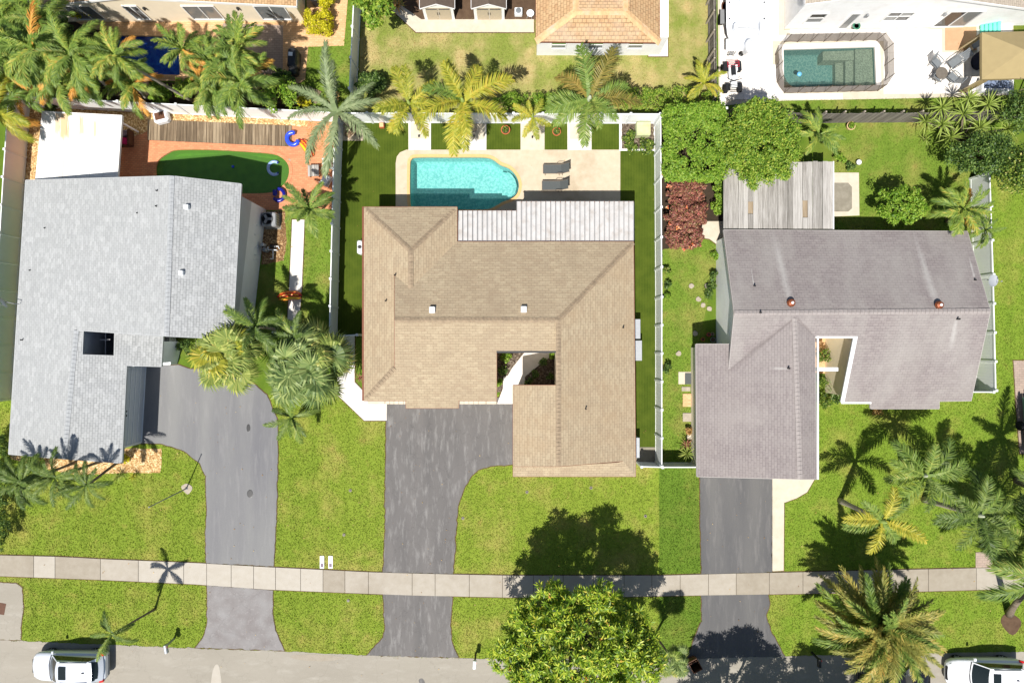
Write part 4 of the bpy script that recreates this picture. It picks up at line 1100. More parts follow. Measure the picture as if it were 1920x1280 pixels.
MB().prism([Vector((lw[5].x, .45, 0)), Vector((rw1.x - .22, .45, 0)), Vector((rw1.x - .22, .65, 0)), Vector((lw[5].x, .65, 0))], -.05, 4.05).build("wall", "pale_grey_wall", hl)
gd = (lw[2] + lw[3]) / 2; gdir = (lw[3] - lw[2]).normalized()
window(hl, gd + Vector((0, .1, 1.12)), gdir, 4.9, 2.15, "pale_grey_wall", "garage_grey", (gdir.y, -gdir.x, 0), 1, 4, "garage_door")
MB().box(gd + Vector((.14, -.3, 2.5)), (.2, .34, .16)).lathe(gd + Vector((.28, -.42, 2.42)), [(.05, 0), (.08, .12), (.03, .16)], 8).lathe(gd + Vector((.28, -.16, 2.42)), [(.05, 0), (.08, .12), (.03, .16)], 8).build("flood_light", "black_plastic", hl)
# atrium: lit left wall, white frame, dark floor
fl_ = Vector((P(152, 0, 3.4).x, P(0, 668, 3.4).y, 0)), Vector((P(217, 0, 3.1).x, P(0, 618, 3.1).y, 0))
ax0, ay0, ax1, ay1 = fl_[0].x + .05, fl_[0].y - .05, fl_[1].x + .5, fl_[1].y + .1
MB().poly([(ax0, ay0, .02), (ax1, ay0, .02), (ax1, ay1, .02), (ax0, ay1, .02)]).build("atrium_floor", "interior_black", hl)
MB().poly([(ax0, ay0, 0), (ax0, ay0, 3.3), (ax0, ay1, 3.3), (ax0, ay1, 0)][::-1]).build("atrium_wall", "pale_grey_wall", hl)
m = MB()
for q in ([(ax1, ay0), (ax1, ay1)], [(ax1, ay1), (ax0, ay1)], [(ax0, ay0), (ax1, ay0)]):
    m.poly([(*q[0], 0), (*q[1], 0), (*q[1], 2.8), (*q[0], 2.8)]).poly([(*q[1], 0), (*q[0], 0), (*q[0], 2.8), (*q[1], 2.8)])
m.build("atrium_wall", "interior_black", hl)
MB().beam(Q(175, 667, 1.6), Q(175, 620, 1.6), .05, .05).beam(Q(198, 667, 1.6), Q(198, 620, 1.6), .05, .05).beam(Q(175, 637, 1.6), Q(207, 637, 1.6), .07, .07).build("atrium_frame", "white_paint", hl)
for x, y, z in ((295, 358, 4.95), (294, 387, 4.92), (259, 400, 4.55), (58, 507, 2.72), (42, 637, 2.74), (86, 428, 2.95)): pipe(rl_o, x, y, z, .16, .04)
for x, y, z in ((352, 389, 4.96), (342, 512, 4.98)): boxvent(rl_o, x, y, z, "white_plastic", .26)
# low walls of the entry planter
MB().prism(PL([(304, 672), (333, 672), (333, 683), (304, 683)]), 0, .9).build("planter_wall", "pale_grey_wall", hl)
MB().prism(PL([(322, 632), (330, 632), (332, 672), (322, 672)]), 0, .85).build("planter_wall", "pale_grey_wall", hl)
MB().prism(PL([(306, 632), (322, 632), (322, 672), (306, 672)]), 0, .12).build("planter_floor", "terracotta", hl)
# pipes and brackets fixed to the tall side wall
for k, (y, l) in enumerate(((428, .5), (446, .55), (465, .3), (470, .4), (481, .35), (490, .4))):
    a = P(498 - (y - 393) * .11, y); MB().tube([a + Vector((.03, 0, .35)), a + Vector((.03, -.0, .35 + l * 2)), a + Vector((.10, -.03, .4 + l * 2))], .025, 6).build("conduit", "white_plastic", hl)
MB().box(P(478, 573) + Vector((.08, 0, 1.3)), (.12, .3, .45)).build("meter_box", "dark_metal", hl)

# ---------------- beige house behind (top left)
ha = thing("house", P(380, 20), "beige stucco house with white-framed sliding windows behind the palms", "house")
yb = P(0, 41).y
def gable_house(root, x0, x1, xp, y, zl, zr_, zp, wallm, roofm, depth, over=.35):
    MB().poly([(x0, y, -.05), (x1, y, -.05), (x1, y, zr_), (xp, y, zp), (x0, y, zl)]).poly([(x1, y, -.05), (x1, y + depth, -.05), (x1, y + depth, zr_), (x1, y, zr_)]).poly([(x0, y + depth, -.05), (x0, y, -.05), (x0, y, zl), (x0, y + depth, zl)]).build("wall", wallm, root)
    sl = (zp - zl) / max(xp - x0, .01); sr = (zp - zr_) / max(x1 - xp, .01); k = .12
    A = [Vector((x0 - over, y - over, zl - sl * over + k)), Vector((xp, y - over, zp + k)), Vector((xp, y + depth, zp + k)), Vector((x0 - over, y + depth, zl - sl * over + k))]
    C = [Vector((xp, y - over, zp + k)), Vector((x1 + over, y - over, zr_ - sr * over + k)), Vector((x1 + over, y + depth, zr_ - sr * over + k)), Vector((xp, y + depth, zp + k))]
    return roof(root, [(A, roofm), (C, roofm)], "white_paint", .2)
gable_house(ha, P(110, 0).x, P(572, 0).x, P(330, 0).x - 1.5, yb, 2.35, 2.45, 3.5, "beige_wall", "tile_brown_y", 14, .25)
for x, w_ in ((190, 1.6), (285, .8), (395, 1.9), (522, 1.8)):
    window(ha, (P(x, 41).x - (.3 if x < 300 else -.1), yb, 1.25), (1, 0, 0), w_, 1.7, "white_paint", "glass_grey", (0, -1, 0), 2, 1, "sliding_window" if w_ > 1 else "window")
for x in (286, 300, 468):
    b = Vector((P(x, 41).x, yb - .1, 1.9)); MB().box(b, (.12, .14, .28), bev=.03).build("wall_lamp", "dark_metal", ha)

# ---------------- brown-tiled house (top middle)
hb = thing("house", P(1125, 40), "white house with brown tiled hip roof and three small windows", "house")
E2 = 2.7; yb2 = P(0, 104).y
bx0, bx1 = P(1006, 0).x, P(1236, 0).x
walls(hb, [(bx0, yb2), (bx1, yb2), (bx1, yb2 + 16), (bx0, yb2 + 16)], 2.62, "white_paint")
fl0, fl1 = Q(1005, 78, E2), Q(1237, 80, E2); h0, h1 = Q(1080, 22, 4.0), Q(1172, 22, 4.0)
bk0, bk1 = fl0 + Vector((0, 18, 0)), fl1 + Vector((0, 18, 0)); k0, k1 = h0 + Vector((0, 14, 0)), h1 + Vector((0, 14, 0))
rb = roof(hb, [([fl0, fl1, h1, h0], "tile_brown_x"), ([fl1, bk1, k1, h1], "tile_brown_y"), ([bk0, fl0, h0, k0], "tile_brown_y"), ([h0, h1, k1, k0], "tile_brown_x")], "brown_fascia")
plain("cap_brown", lin(208, 172, 128), .9, .15, var=.18, scale=3, dirt=(lin(200, 188, 176), 1.2, .6))
caps(rb, h0, fl0, "cap_brown", .42, .3); caps(rb, h1, fl1, "cap_brown", .42, .3); caps(rb, h0, h1, "cap_brown", .42, .3); caps(rb, h0, k0, "cap_brown", .4, .3); caps(rb, h1, k1, "cap_brown", .4, .3)
for x in (1048, 1115, 1187):
    window(hb, (P(x, 104).x - .12, yb2, 1.6), (1, 0, 0), .85, .95, "white_paint", ["glass_grey", "glass_green"], (0, -1, 0), 1, 2)

# ---------------- white house (top right)
hd = thing("house", P(1680, 30), "bright white gable house beside the teal pool", "house")
yb3 = P(0, 55).y; dx0 = P(1470, 57).x
MB().poly([(dx0, yb3, -.05), (33, yb3 + .25, -.05), (33, yb3 + .25, 2.35), (30.9, yb3 + .2, 2.75), (22.4, yb3, 5.2), (dx0, yb3, 3.9)]).poly([(dx0, yb3 + 12, -.05), (dx0, yb3, -.05), (dx0, yb3, 3.9), (dx0, yb3 + 12, 3.9)]).build("wall", "white_paint", hd)
A = [Vector((dx0 - .3, yb3 - .3, 3.9)), Vector((22.4, yb3 - .3, 5.3)), Vector((22.4, yb3 + 12, 5.3)), Vector((dx0 - .3, yb3 + 12, 3.9))]
C = [Vector((22.4, yb3 - .3, 5.3)), Vector((33.4, yb3 - .05, 2.3)), Vector((33.4, yb3 + 12, 2.3)), Vector((22.4, yb3 + 12, 5.3))]
roof(hd, [(A, "tile_grey_y"), (C, "tile_grey_y")], "white_paint", .2)
wy = lambda x: yb3 + max(0, (x - dx0)) / (33 - dx0) * .25
for x, w_, h_, z_, c_, r_, nm in ((18.9, .95, 1.15, 1.55, 1, 2, "window"), (24.0, 1.5, 1.1, 1.6, 2, 2, "window")):
    window(hd, (x, wy(x) - .02, z_), (1, 0.016, 0), w_, h_, "white_paint", ["glass_grey", "glass_dark"], (0, -1, 0), c_, r_, nm)
window(hd, (21.2, wy(21.2) - .02, 1.05), (1, .016, 0), .5, 2.0, "white_paint", "glass_grey", (0, -1, 0), 1, 1, "door")
window(hd, (28.0, wy(28.0) - .02, 1.1), (1, .016, 0), 2.0, 2.0, "white_paint", ["glass_dark", "glass_grey"], (0, -1, 0), 2, 1, "sliding_door")
for x in (21.9, 26.7): MB().box((x, wy(x) - .12, 1.9), (.14, .16, .3), bev=.03).build("wall_lamp", "metal_grey", hd)
MB().lathe((21.9, wy(21.9) - .14, .62), [(.20, -.05), (.26, 0), (.20, .05), (.15, 0), (.20, -.05)], 14).build("hose_reel", plain("hose_green", lin(60, 120, 96), .5), hd)

# ------------------------------------------------------------------ fences
plain("post_white", (.80, .82, .82), .35, .4, var=.02)
def vinyl_fence(label, line, h=1.85, panel=1.83, gate=False, rails=True, group=None):
    pts = PL(line); root = thing("vinyl_fence", pts[0], label, "fence", group)
    up = Vector((0, 0, 1)); first = True
    for a, b in zip(pts, pts[1:]):
        d = b - a; L = d.length; d.normalize(); n = max(1, round(L / panel)); s = Vector((d.y, -d.x, 0))
        for i in range(n + 1):
            if i == 0 and not first: continue
            p = a + d * (L * i / n); rz = math.atan2(d.y, d.x)
            po = MB().box(p + up * (h + .06) / 2, (.125, .125, h + .06), rz).build("post", "post_white", root)
            MB().box(p + up * (h + .085), (.16, .16, .05), rz, bev=.02).build("cap", "post_white", po)
        first = False
        for i in range(n):
            p = a + d * (L * i / n + .07); q = a + d * (L * (i + 1) / n - .07); rz = math.atan2(d.y, d.x); w = (q - p).length
            m = MB(); m.box((p + q) / 2 + up * (h / 2 + .03), (w, .03, h - .16), rz)
            nb = max(2, int(w / .18))
            for k in range(1, nb): m.box(p + d * (w * k / nb) + up * (h / 2 + .03), (.012, .036, h - .2), rz)
            pn = m.build("panel", "white_vinyl", root)
            MB().box((p + q) / 2 + up * (h - .05), (w, .06, .12), rz).build("rail", "white_vinyl", pn)
            MB().box((p + q) / 2 + up * .10, (w, .06, .14), rz).build("rail", "white_vinyl", pn)
    return root
vinyl_fence("tall white vinyl fence along the brown gravel and grey roof edge", [(56, 196), (46, 345), (22, 748)])
vinyl_fence("white vinyl back fence along the tan gravel strip", [(60, 200), (300, 212), (640, 229)])
vinyl_fence("white vinyl fence between brick patio and artificial turf", [(643, 233), (639, 330), (632, 626)])
vinyl_fence("short white vinyl fence with gate between fan palm and tan roof", [(530, 624), (634, 630), (681, 628)], 1.7)
vinyl_fence("white vinyl back fence behind the palm strips", [(647, 230), (1226, 232)])
vinyl_fence("short stub of white fence behind the clipped hedge tree", [(1232, 229), (1345, 222)])
vinyl_fence("long white vinyl fence between artificial turf and stepping-stone lawn", [(1227, 238), (1229, 560), (1229, 864)])
vinyl_fence("white side gate fence between tan and mauve roofs", [(1194, 866), (1232, 867), (1302, 867)], 1.6)
vinyl_fence("white vinyl fence at the gable end of the mauve roof", [(1818, 336), (1824, 520), (1829, 728)])
vinyl_fence("short white return fence at the front corner of the mauve roof", [(1782, 731), (1826, 731)], 1.75)
vinyl_fence("white vinyl fence between brick paving and dry back lawn", [(682, -80), (676, 20), (668, 186)])
vinyl_fence("short white return fence at the front corner of the grey roof", [(-60, 744), (20, 747)], 1.7)

def picket_fence(label, line, h=1.8, w=.15, rail_side=1):
    pts = PL(line); root = thing("wooden_fence", pts[0], label, "fence")
    me = None
    for a, b in zip(pts, pts[1:]):
        d = b - a; L = d.length; d.normalize(); n = int(L / (w + .012)); rz = math.atan2(d.y, d.x); s = Vector((-d.y, d.x, 0)) * rail_side
        for i in range(n):
            p = a + d * (i + .5) * (w + .012)
            if me is None:
                me = MB().box((0, 0, h / 2), (w, .022, h)).mesh("picket"); me.materials.append(MAT["fence_wood"])
            o = bpy.data.objects.new("picket", me); COL.objects.link(o); o.parent = root
            o.location = p - pts[0] + Vector((0, 0, R.uniform(-.04, .03))); o.rotation_euler = (R.uniform(-.01, .01), R.uniform(-.012, .012), rz + R.uniform(-.02, .02))
        for z in (.35, h - .3): MB().beam(a + s * .05 + Vector((0, 0, z)), b + s * .05 + Vector((0, 0, z)), .05, .09).build("rail", "fence_wood", root)
        for i in range(int(L / 1.2) + 1):
            p = a + d * min(L, i * 1.2) + s * .12
            MB().box(p + Vector((0, 0, h / 2 + .02)), (.09, .09, h + .04), rz).build("post", "stone_pale", root)
    return root
picket_fence("weathered wooden picket fence behind the clipped back lawn", [(1360, 222), (1490, 231), (1745, 229), (1900, 224)])
picket_fence("weathered wooden picket fence beside the white patio and boat", [(1327, -60), (1328, 130), (1330, 205)], 1.75, .15, -1)

# ---------------- flat white patio roof of the left house
fr_ = thing("patio_cover", P(145, 275), "flat white metal patio cover with rust stains behind the grey roof", "patio cover")
q = PL([(78, 211), (226, 219), (217, 345), (65, 345)], 2.45)
for i in range(6):
    f0, f1 = i / 6, (i + 1) / 6
    lerp = lambda a, b, t: a + (b - a) * t
    a, b, c, d = lerp(q[0], q[1], f0), lerp(q[0], q[1], f1) , lerp(q[3], q[2], f1), lerp(q[3], q[2], f0)
    gx = Vector((.006, 0, 0))
    MB().prism([a + gx, b - gx, c - gx, d + gx], 2.36, 2.45).build("roof_sheet", "white_roof_metal", fr_)
MB().beam(Vector((q[1].x + .05, q[1].y, 2.38)), Vector((q[2].x + .05, q[2].y, 2.38)), .1, .18).beam(Vector((q[0].x, q[0].y + .05, 2.38)), Vector((q[1].x + .1, q[1].y + .05, 2.38)), .08, .18).build("edge_trim", "white_paint", fr_)
for x, y in ((222, 222), (213, 325), (82, 216)):
    b = P(x, y, 2.4); MB().box((b.x - .1, b.y - .1, 1.18), (.09, .09, 2.36)).build("post", "white_paint", fr_)

# ---------------- weathered plank patio roof of the right house
wc = thing("patio_cover", P(1460, 365), "weathered grey plank patio cover under the leafy tree", "patio cover")
n = 22
for i in range(n):
    x0 = 1356.5 + 205 * i / n; x1 = 1356.5 + 205 * (i + 1) / n - .5
    j = R.uniform(-.02, .015); yt = 303 + R.uniform(-1, 1)
    gaps = {5: (378, 401), 16: (376, 408)}
    segs = [(yt, 429)] if i not in gaps else [(yt, gaps[i][0]), (gaps[i][1], 429)]
    for (ya, yb_) in segs:
        MB().prism([P(x0, ya, 2.5), P(x1, ya, 2.5), P(x1, yb_, 2.5), P(x0, yb_, 2.5)], 2.455 + j, 2.49 + j, bottom=True).build("plank", "grey_wood", wc)
for y in (312, 350, 414):
    a, b = P(1358, y, 2.4), P(1560, y, 2.4); MB().beam(a - Vector((0, 0, .04)), b - Vector((0, 0, .04)), .09, .12).build("joist", "fence_wood", wc)
for x, y in ((1362, 310), (1455, 310), (1556, 310)):
    b = P(x, y, 2.3); MB().box((b.x, b.y, 1.15), (.1, .1, 2.3)).build("post", "fence_wood", wc)
for xa, xb, ya, yb_ in ((1402, 1413, 374, 405), (1504, 1516, 372, 412)):
    MB().prism(PL([(xa, ya), (xb, ya), (xb, yb_), (xa, yb_)], 2.42), 2.38, 2.42, bottom=True).build("lit_gap_board", "deck_wood", wc)  # added boards; their brown stands in for the lit interior under the gaps
a, b = P(1562, 303, 2.5), P(1562, 430, 2.5)
MB().beam(a, b, .06, .14).build("edge_board", "white_paint", wc)
# ------------------------------------------------------------------ plants
def raw_mesh(name, verts, faces):
    me = bpy.data.meshes.new(name); me.from_pydata([tuple(v) for v in verts], [], faces); me.update(); return me

def frond_mesh(name, L, e0, e1, n, ll, w, fwd=52, droop=.35, plume=.25, seed=0, sideways=0.0, tip=.35):
    """feather leaf: arching rachis with separate narrow leaflets"""
    r = random.Random(seed); V = []; F = []
    S = 14; pts = [Vector((0, 0, 0))]; az = 0.0
    for i in range(S):
        t = (i + .5) / S; e = math.radians(e0 + (e1 - e0) * t ** 1.15); az = sideways * t
        pts.append(pts[-1] + Vector((math.cos(e) * math.cos(az), math.cos(e) * math.sin(az), math.sin(e))) * (L / S))
    def at(t):
        f = t * S; i = min(int(f), S - 1); return pts[i].lerp(pts[i + 1], f - i), (pts[i + 1] - pts[i]).normalized()
    for i in range(S):      # rachis: flat keel strip
        d = (pts[i + 1] - pts[i]).normalized(); s = d.cross(Vector((0, 0, 1))).normalized()
        w0 = .035 * (1 - i / S) + .006; w1 = .035 * (1 - (i + 1) / S) + .006; k = len(V)
        V += [pts[i] - s * w0, pts[i] + s * w0, pts[i + 1] + s * w1, pts[i + 1] - s * w1]; F.append((k, k + 1, k + 2, k + 3))
    for i in range(n):
        t = .14 + .86 * (i + .5) / n
        for sd in (-1, 1):
            p, d = at(min(1, t + r.uniform(-.008, .008))); s = d.cross(Vector((0, 0, 1))).normalized() * sd; u = s.cross(d) * sd
            prof = min(1.0, .45 + 2.2 * (t - .14)) * (1 - (1 - tip) * max(0, (t - .5) / .5) ** 1.6)
            l = ll * prof * r.uniform(.86, 1.1); fa = math.radians(fwd - 24 * t + r.uniform(-7, 7))
            pl = r.uniform(-plume, plume) + .12
            dr = (d * math.cos(fa) + s * math.sin(fa) + u * pl).normalized()
            m = p + dr * (l * .5); q = p + dr * l * .97 + Vector((0, 0, -droop * l * r.uniform(.7, 1.2))); m.z -= droop * l * .22
            n_ = dr.cross(Vector((0, 0, 1))); n_ = n_.normalized() if n_.length > .01 else s
            n_ = (n_ + u * r.uniform(-.5, .5)).normalized() * w * r.uniform(.8, 1.2) / 2
            k = len(V); V += [p - n_ * .5, p + n_ * .5, m + n_, m - n_, q]
            F += [(k, k + 1, k + 2, k + 3), (k + 3, k + 2, k + 4)]
    return raw_mesh(name, V, F)

def fan_mesh(name, pl, e0, rad, n, spread, droop, w, seed):
    """fan leaf: petiole and a disc of folded segments"""
    r = random.Random(seed); V = []; F = []
    a = Vector((0, 0, 0)); e = math.radians(e0); b = Vector((math.cos(e) * pl, 0, math.sin(e) * pl)); s = Vector((0, .02, 0))
    V += [a - s, a + s, b + s * .7, b - s * .7]; F.append((0, 1, 2, 3))
    d0 = Vector((math.cos(e * .4), 0, math.sin(e * .4)))
    up = Vector((0, 1, 0)).cross(-d0).normalized()
    for i in range(n):
        an = (i / (n - 1) - .5) * 2 * math.radians(spread) + r.uniform(-.03, .03)
        dr = (d0 * math.cos(an) + Vector((0, 1, 0)) * math.sin(an)).normalized()
        l = rad * (1 - .25 * abs(i / (n - 1) - .5)) * r.uniform(.9, 1.08)
        side = dr.cross(up).normalized()
        m = b + dr * l * .55 + up * .05 * l; q = b + dr * l + Vector((0, 0, -droop * l * r.uniform(.6, 1.3)))
        tw = up * r.uniform(-.5, .5)
        k = len(V); sw = (side + tw).normalized() * w / 2
        V += [b, m + sw * (1 if True else 0), q, m - sw]; F.append((k, k + 1, k + 2, k + 3))
    return raw_mesh(name, V, F)

def strap_mesh(name, L, n, w, e_lo, e_hi, seed, droop=.15, phase=0.0):
    """one spiky sword leaf set is built leaf by leaf; this is a single leaf"""
    r = random.Random(seed); V = []; F = []
    e = math.radians((e_lo + e_hi) / 2); d = Vector((math.cos(e), 0, math.sin(e))); s = Vector((0, 1, 0)) * w / 2
    a = Vector((0, 0, 0)); m = d * L * .45; q = d * L + Vector((0, 0, -droop * L)); k = Vector((0, 0, -.02))
    V += [a - s * .6, a + k, a + s * .6, m - s, m + k, m + s, q]
    F += [(0, 1, 4, 3), (1, 2, 5, 4), (3, 4, 6), (4, 5, 6)]
    return raw_mesh(name, V, F)

SPEC = {}
def species(key, L, n, ll, w, mats, **kw):
    SPEC[key] = [frond_mesh("frond", L, e0, e1, n, ll, w, seed=si * 7 + len(SPEC) * 31, sideways=sw, **kw)
                 for si, (e0, e1, sw) in enumerate(((74, 30, .2), (52, -12, -.25), (40, -30, .3), (24, -40, -.15), (8, -58, .25), (30, -20, .5)))]
    for me in SPEC[key]: me.materials.append(None)
species("foxtail", 1.0, 80, .27, .017, None, fwd=64, droop=.3, plume=.5)
species("coconut", 1.0, 64, .26, .016, None, fwd=50, droop=.55, plume=.2)
species("areca", 1.0, 48, .28, .020, None, fwd=44, droop=.4, plume=.25)
species("date", 1.0, 80, .12, .009, None, fwd=50, droop=.1, plume=.5)
SPEC["date"] = [frond_mesh("frond", 1.0, e0, e1, 80, .15, .011, 50, .12, .5, 400 + i, sw, .35) for i, (e0, e1, sw) in enumerate(((78, 20, -.5), (60, -20, -.6), (44, -36, -.7), (26, -46, -.7), (4, -60, -.6), (50, -30, -.9)))]
for me in SPEC["date"]: me.materials.append(None)
species("silver", 1.0, 90, .21, .012, None, fwd=46, droop=.6, plume=.4)
SPEC["fan"] = [fan_mesh("fan_leaf", pl_, e, .44, 28, sp, dr, .048, 5 + i) for i, (pl_, e, sp, dr) in enumerate(((.26, 74, 160, .25), (.42, 56, 130, .35), (.54, 38, 115, .45), (.62, 16, 108, .55), (.60, -8, 100, .65), (.48, 46, 140, .4)))]
SPEC["straps"] = [strap_mesh("sword_leaf", 1.0, 1, .075, e, e, i, dr) for i, (e, dr) in enumerate(((70, .05), (50, .1), (30, .12), (12, .2), (-5, .15), (40, .2)))]
for k in ("fan", "straps"):
    for me in SPEC[k]: me.materials.append(None)

def leaf_obj(name, me, mat, parent, loc, rot, sc):
    o = bpy.data.objects.new(name, me); COL.objects.link(o); o.parent = parent
    o.location = loc; o.rotation_euler = rot; o.scale = (sc, sc, sc)
    o.material_slots[0].link = 'OBJECT'; o.material_slots[0].material = MAT[mat] if isinstance(mat, str) else mat
    return o

def palm(label, base_px, crown_px, zc, spec, n, length, mat, r=.14, seed=0, bark="bark_pale", shaft=None, mats2=None, bias=None, name="palm_tree", group=None, order=None, elev=None, cat="palm tree", lenvar=.17, az0=None, dead=0.0):
    q = random.Random(seed * 13 + 5); c = P(*crown_px, zc)
    b = P(*base_px) if base_px else Vector((c.x + q.uniform(-.2, .2), c.y + q.uniform(-.2, .2), 0))
    root = thing(name, b, label, cat, group)
    S = 9; pts = []; rad = []
    for i in range(S + 1):
        t = i / S; bow = math.sin(math.pi * t) * .06 * zc
        p = b.lerp(c, t); p = p + Vector((-(c - b).y, (c - b).x, 0)) * (.05 * math.sin(math.pi * t)) 
        pts.append(p); rad.append(r * (1.35 - .35 * min(1, t * 5)) * (1 - .25 * t))
    MB().tube(pts, rad, 9).build("trunk", bark, root, smooth=True)
    if shaft:
        d = (pts[-1] - pts[-2]).normalized()
        MB().tube([pts[-1] - d * .1, pts[-1] + d * .25, pts[-1] + d * .7], [r * .78, r * .95, r * .35], 9).build("crownshaft", shaft, root, smooth=True)
    top = c - b + Vector((0, 0, .05))
    kinds = {"fan": "fan_leaf", "straps": "sword_leaf"}
    a = az0 if az0 is not None else q.uniform(0, 6.28)
    for i in range(n):
        a += 2.39996 + q.uniform(-.22, .22); t = i / max(1, n - 1)
        k = order[i % len(order)] if order else min(4, int(t * 5))
        if not order and q.random() < .18: k = 5
        m_ = mat if not mats2 or q.random() > mats2[1] else mats2[0]
        if dead and k >= 3 and q.random() < dead: m_ = "leaf_orange"
        rl_ = .55 if spec == "fan" else .28
        leaf_obj(kinds.get(spec, "frond"), SPEC[spec][k], m_, root, top + Vector((0, 0, .25 * (1 - t))), (q.uniform(-rl_, rl_), q.uniform(-.16, .2) + (elev or 0), a), length * q.uniform(1 - lenvar, 1 + lenvar))
    return root

def leaf_cloud(centers, crad, per, ll, lw, up=.6, seed=0, squash=.8):
    """centres of clumps -> one array of leaf quads"""
    g = np.random.default_rng(seed); C = np.asarray(centers, float); K = len(C)
    N = K * per; idx = np.repeat(np.arange(K), per)
    d = g.normal(size=(N, 3)); d /= np.linalg.norm(d, axis=1, keepdims=True); d[:, 2] *= squash
    rr = np.asarray(crad)[idx] * g.uniform(.35, 1.0, N) ** .6
    p = C[idx] + d * rr[:, None]
    nr = d * .7 + g.normal(size=(N, 3)) * .55; nr[:, 2] += up; nr /= np.linalg.norm(nr, axis=1, keepdims=True)
    t = np.cross(nr, g.normal(size=(N, 3))); t /= np.linalg.norm(t, axis=1, keepdims=True); s = np.cross(nr, t)
    l = (ll * g.uniform(.7, 1.25, N))[:, None]; w = (lw * g.uniform(.75, 1.2, N))[:, None]
    v = np.stack([p - t * l * .5, p + s * w * .5 + nr * .12 * w, p + t * l * .5 - nr * l * .12, p - s * w * .5 + nr * .12 * w], 1)
    return v

def quads_obj(name, v, mat, parent, origin):
    n = len(v); me = bpy.data.meshes.new(name); v = v - np.array(origin)
    me.vertices.add(4 * n); me.vertices.foreach_set("co", v.ravel())
    me.loops.add(4 * n); me.loops.foreach_set("vertex_index", np.arange(4 * n, dtype=np.int32))
    me.polygons.add(n); me.polygons.foreach_set("loop_start", np.arange(0, 4 * n, 4, dtype=np.int32))
    me.update(); me.validate()
    return link_mesh(name, me, mat, parent)

def ell_clumps(c, rad, n, seed, lo=.55, flat=0.0, boxy=False, zmin=-.55):
    g = np.random.default_rng(seed); out = []
    while len(out) < n:
        d = g.normal(size=3); d /= np.linalg.norm(d)
        if d[2] < zmin: continue
        if boxy:
            d = g.uniform(-1, 1, 3); k = g.integers(0, 3); 
            d[k] = np.sign(d[k]) if k < 2 else 1.0
            if k < 2: d[2] = g.uniform(-.9, 1)
            out.append(np.array(c) + d * np.array(rad) * .9); continue
        out.append(np.array(c) + d * np.array(rad) * g.uniform(lo, 1.0))
    return out

def tree(label, base_px, crown_px, zc, rad, mat, nc=60, per=70, crad=.5, ll=.16, lw=.08, seed=0, r=.15, name="tree", cat="tree", bark="bark_dark", boxy=False, limbs=6, zmin=-.5, extra=None, group=None, up=.6, lo=.55):
    c = P(*crown_px, zc); b = P(*base_px) if base_px else Vector((c.x, c.y, 0))
    q = random.Random(seed); root = thing(name, b, label, cat, group)
    if r:
        m = MB(); mid = Vector((b.x, b.y, 0)).lerp(c, .55)
        m.tube([b, b.lerp(mid, .5), mid, c], [r * 1.3, r, r * .85, r * .4], 8)
        for i in range(limbs):
            a = i * 6.283 / limbs + q.uniform(-.4, .4); e = c + Vector((math.cos(a) * rad[0] * .7, math.sin(a) * rad[1] * .7, rad[2] * q.uniform(.0, .5)))
            k = mid.lerp(e, .5) + Vector((0, 0, .15)); m.tube([mid - Vector((0, 0, .2)), k, e], [r * .6, r * .38, r * .12], 6)
        m.build("trunk", bark, root, smooth=True)
    cl = ell_clumps(c, rad, nc, seed, boxy=boxy, zmin=zmin, lo=lo); g = np.random.default_rng(seed + 3)
    v = leaf_cloud(cl, crad * g.uniform(.65, 1.25, len(cl)), per, ll, lw, up, seed)
    quads_obj("crown", v, mat, root, b)
    if extra:
        mat2, n2, s2, nm = extra
        cl2 = ell_clumps(c, [a * 1.06 for a in rad], n2, seed + 9, lo=.93, zmin=.05)
        quads_obj(nm, leaf_cloud(cl2, [s2] * n2, 9, s2 * 1.1, s2 * .7, 1.0, seed + 4), mat2, root, b)
    return root

def shrub(label, px, r_px, z, mat, seed=0, nc=None, per=45, ll=.13, lw=.07, name="shrub", ry=None, boxy=False, cat="shrub", extra=None, group=None, crad=.22):
    k = (CAMH - z) / FPX; rx = r_px * k; ryy = (ry or r_px) * k
    nc = nc or max(8, int(rx * ryy * 55))
    return tree(label, None, px, z * .55, (rx * .85, ryy * .85, z * .45), mat, nc, per, min(crad, rx * .5), ll, lw, seed, r=.035, name=name, cat=cat, boxy=boxy, limbs=4, zmin=-.2, extra=extra, group=group)

def rosette(label, px, z, L, n, mat, seed, name="spiky_plant", base=None, cat="plant", group=None, heads=None, stem_r=.06):
    """sword-leaf rosettes on bare stems"""
    q = random.Random(seed); hs = heads or [(px[0], px[1], z)]
    b = P(*(base or px)); root = thing(name, b, label, cat, group)
    for hx, hy, hz in hs:
        c = P(hx, hy, hz); m = MB()
        m.tube([b + Vector((0, 0, -.02)), b.lerp(c, .5) + Vector((q.uniform(-.1, .1), q.uniform(-.1, .1), .1)), c], [stem_r * 1.3, stem_r, stem_r * .8], 7).build("stem", "bark", root, smooth=True)
        a = q.uniform(0, 6)
        for i in range(n):
            a += 2.39996; t = i / n; k = min(4, int(t * 5))
            leaf_obj("sword_leaf", SPEC["straps"][k], mat, root, c - b + Vector((0, 0, .06 * (1 - t))), (q.uniform(-.2, .2), q.uniform(-.12, .12), a + q.uniform(-.2, .2)), L * q.uniform(.8, 1.15))
    return root

plain("shaft_green", lin(140, 158, 84), .5, .3, var=.15, scale=5)
plain("shaft_grey", lin(170, 176, 150), .5, .3, var=.15, scale=5)
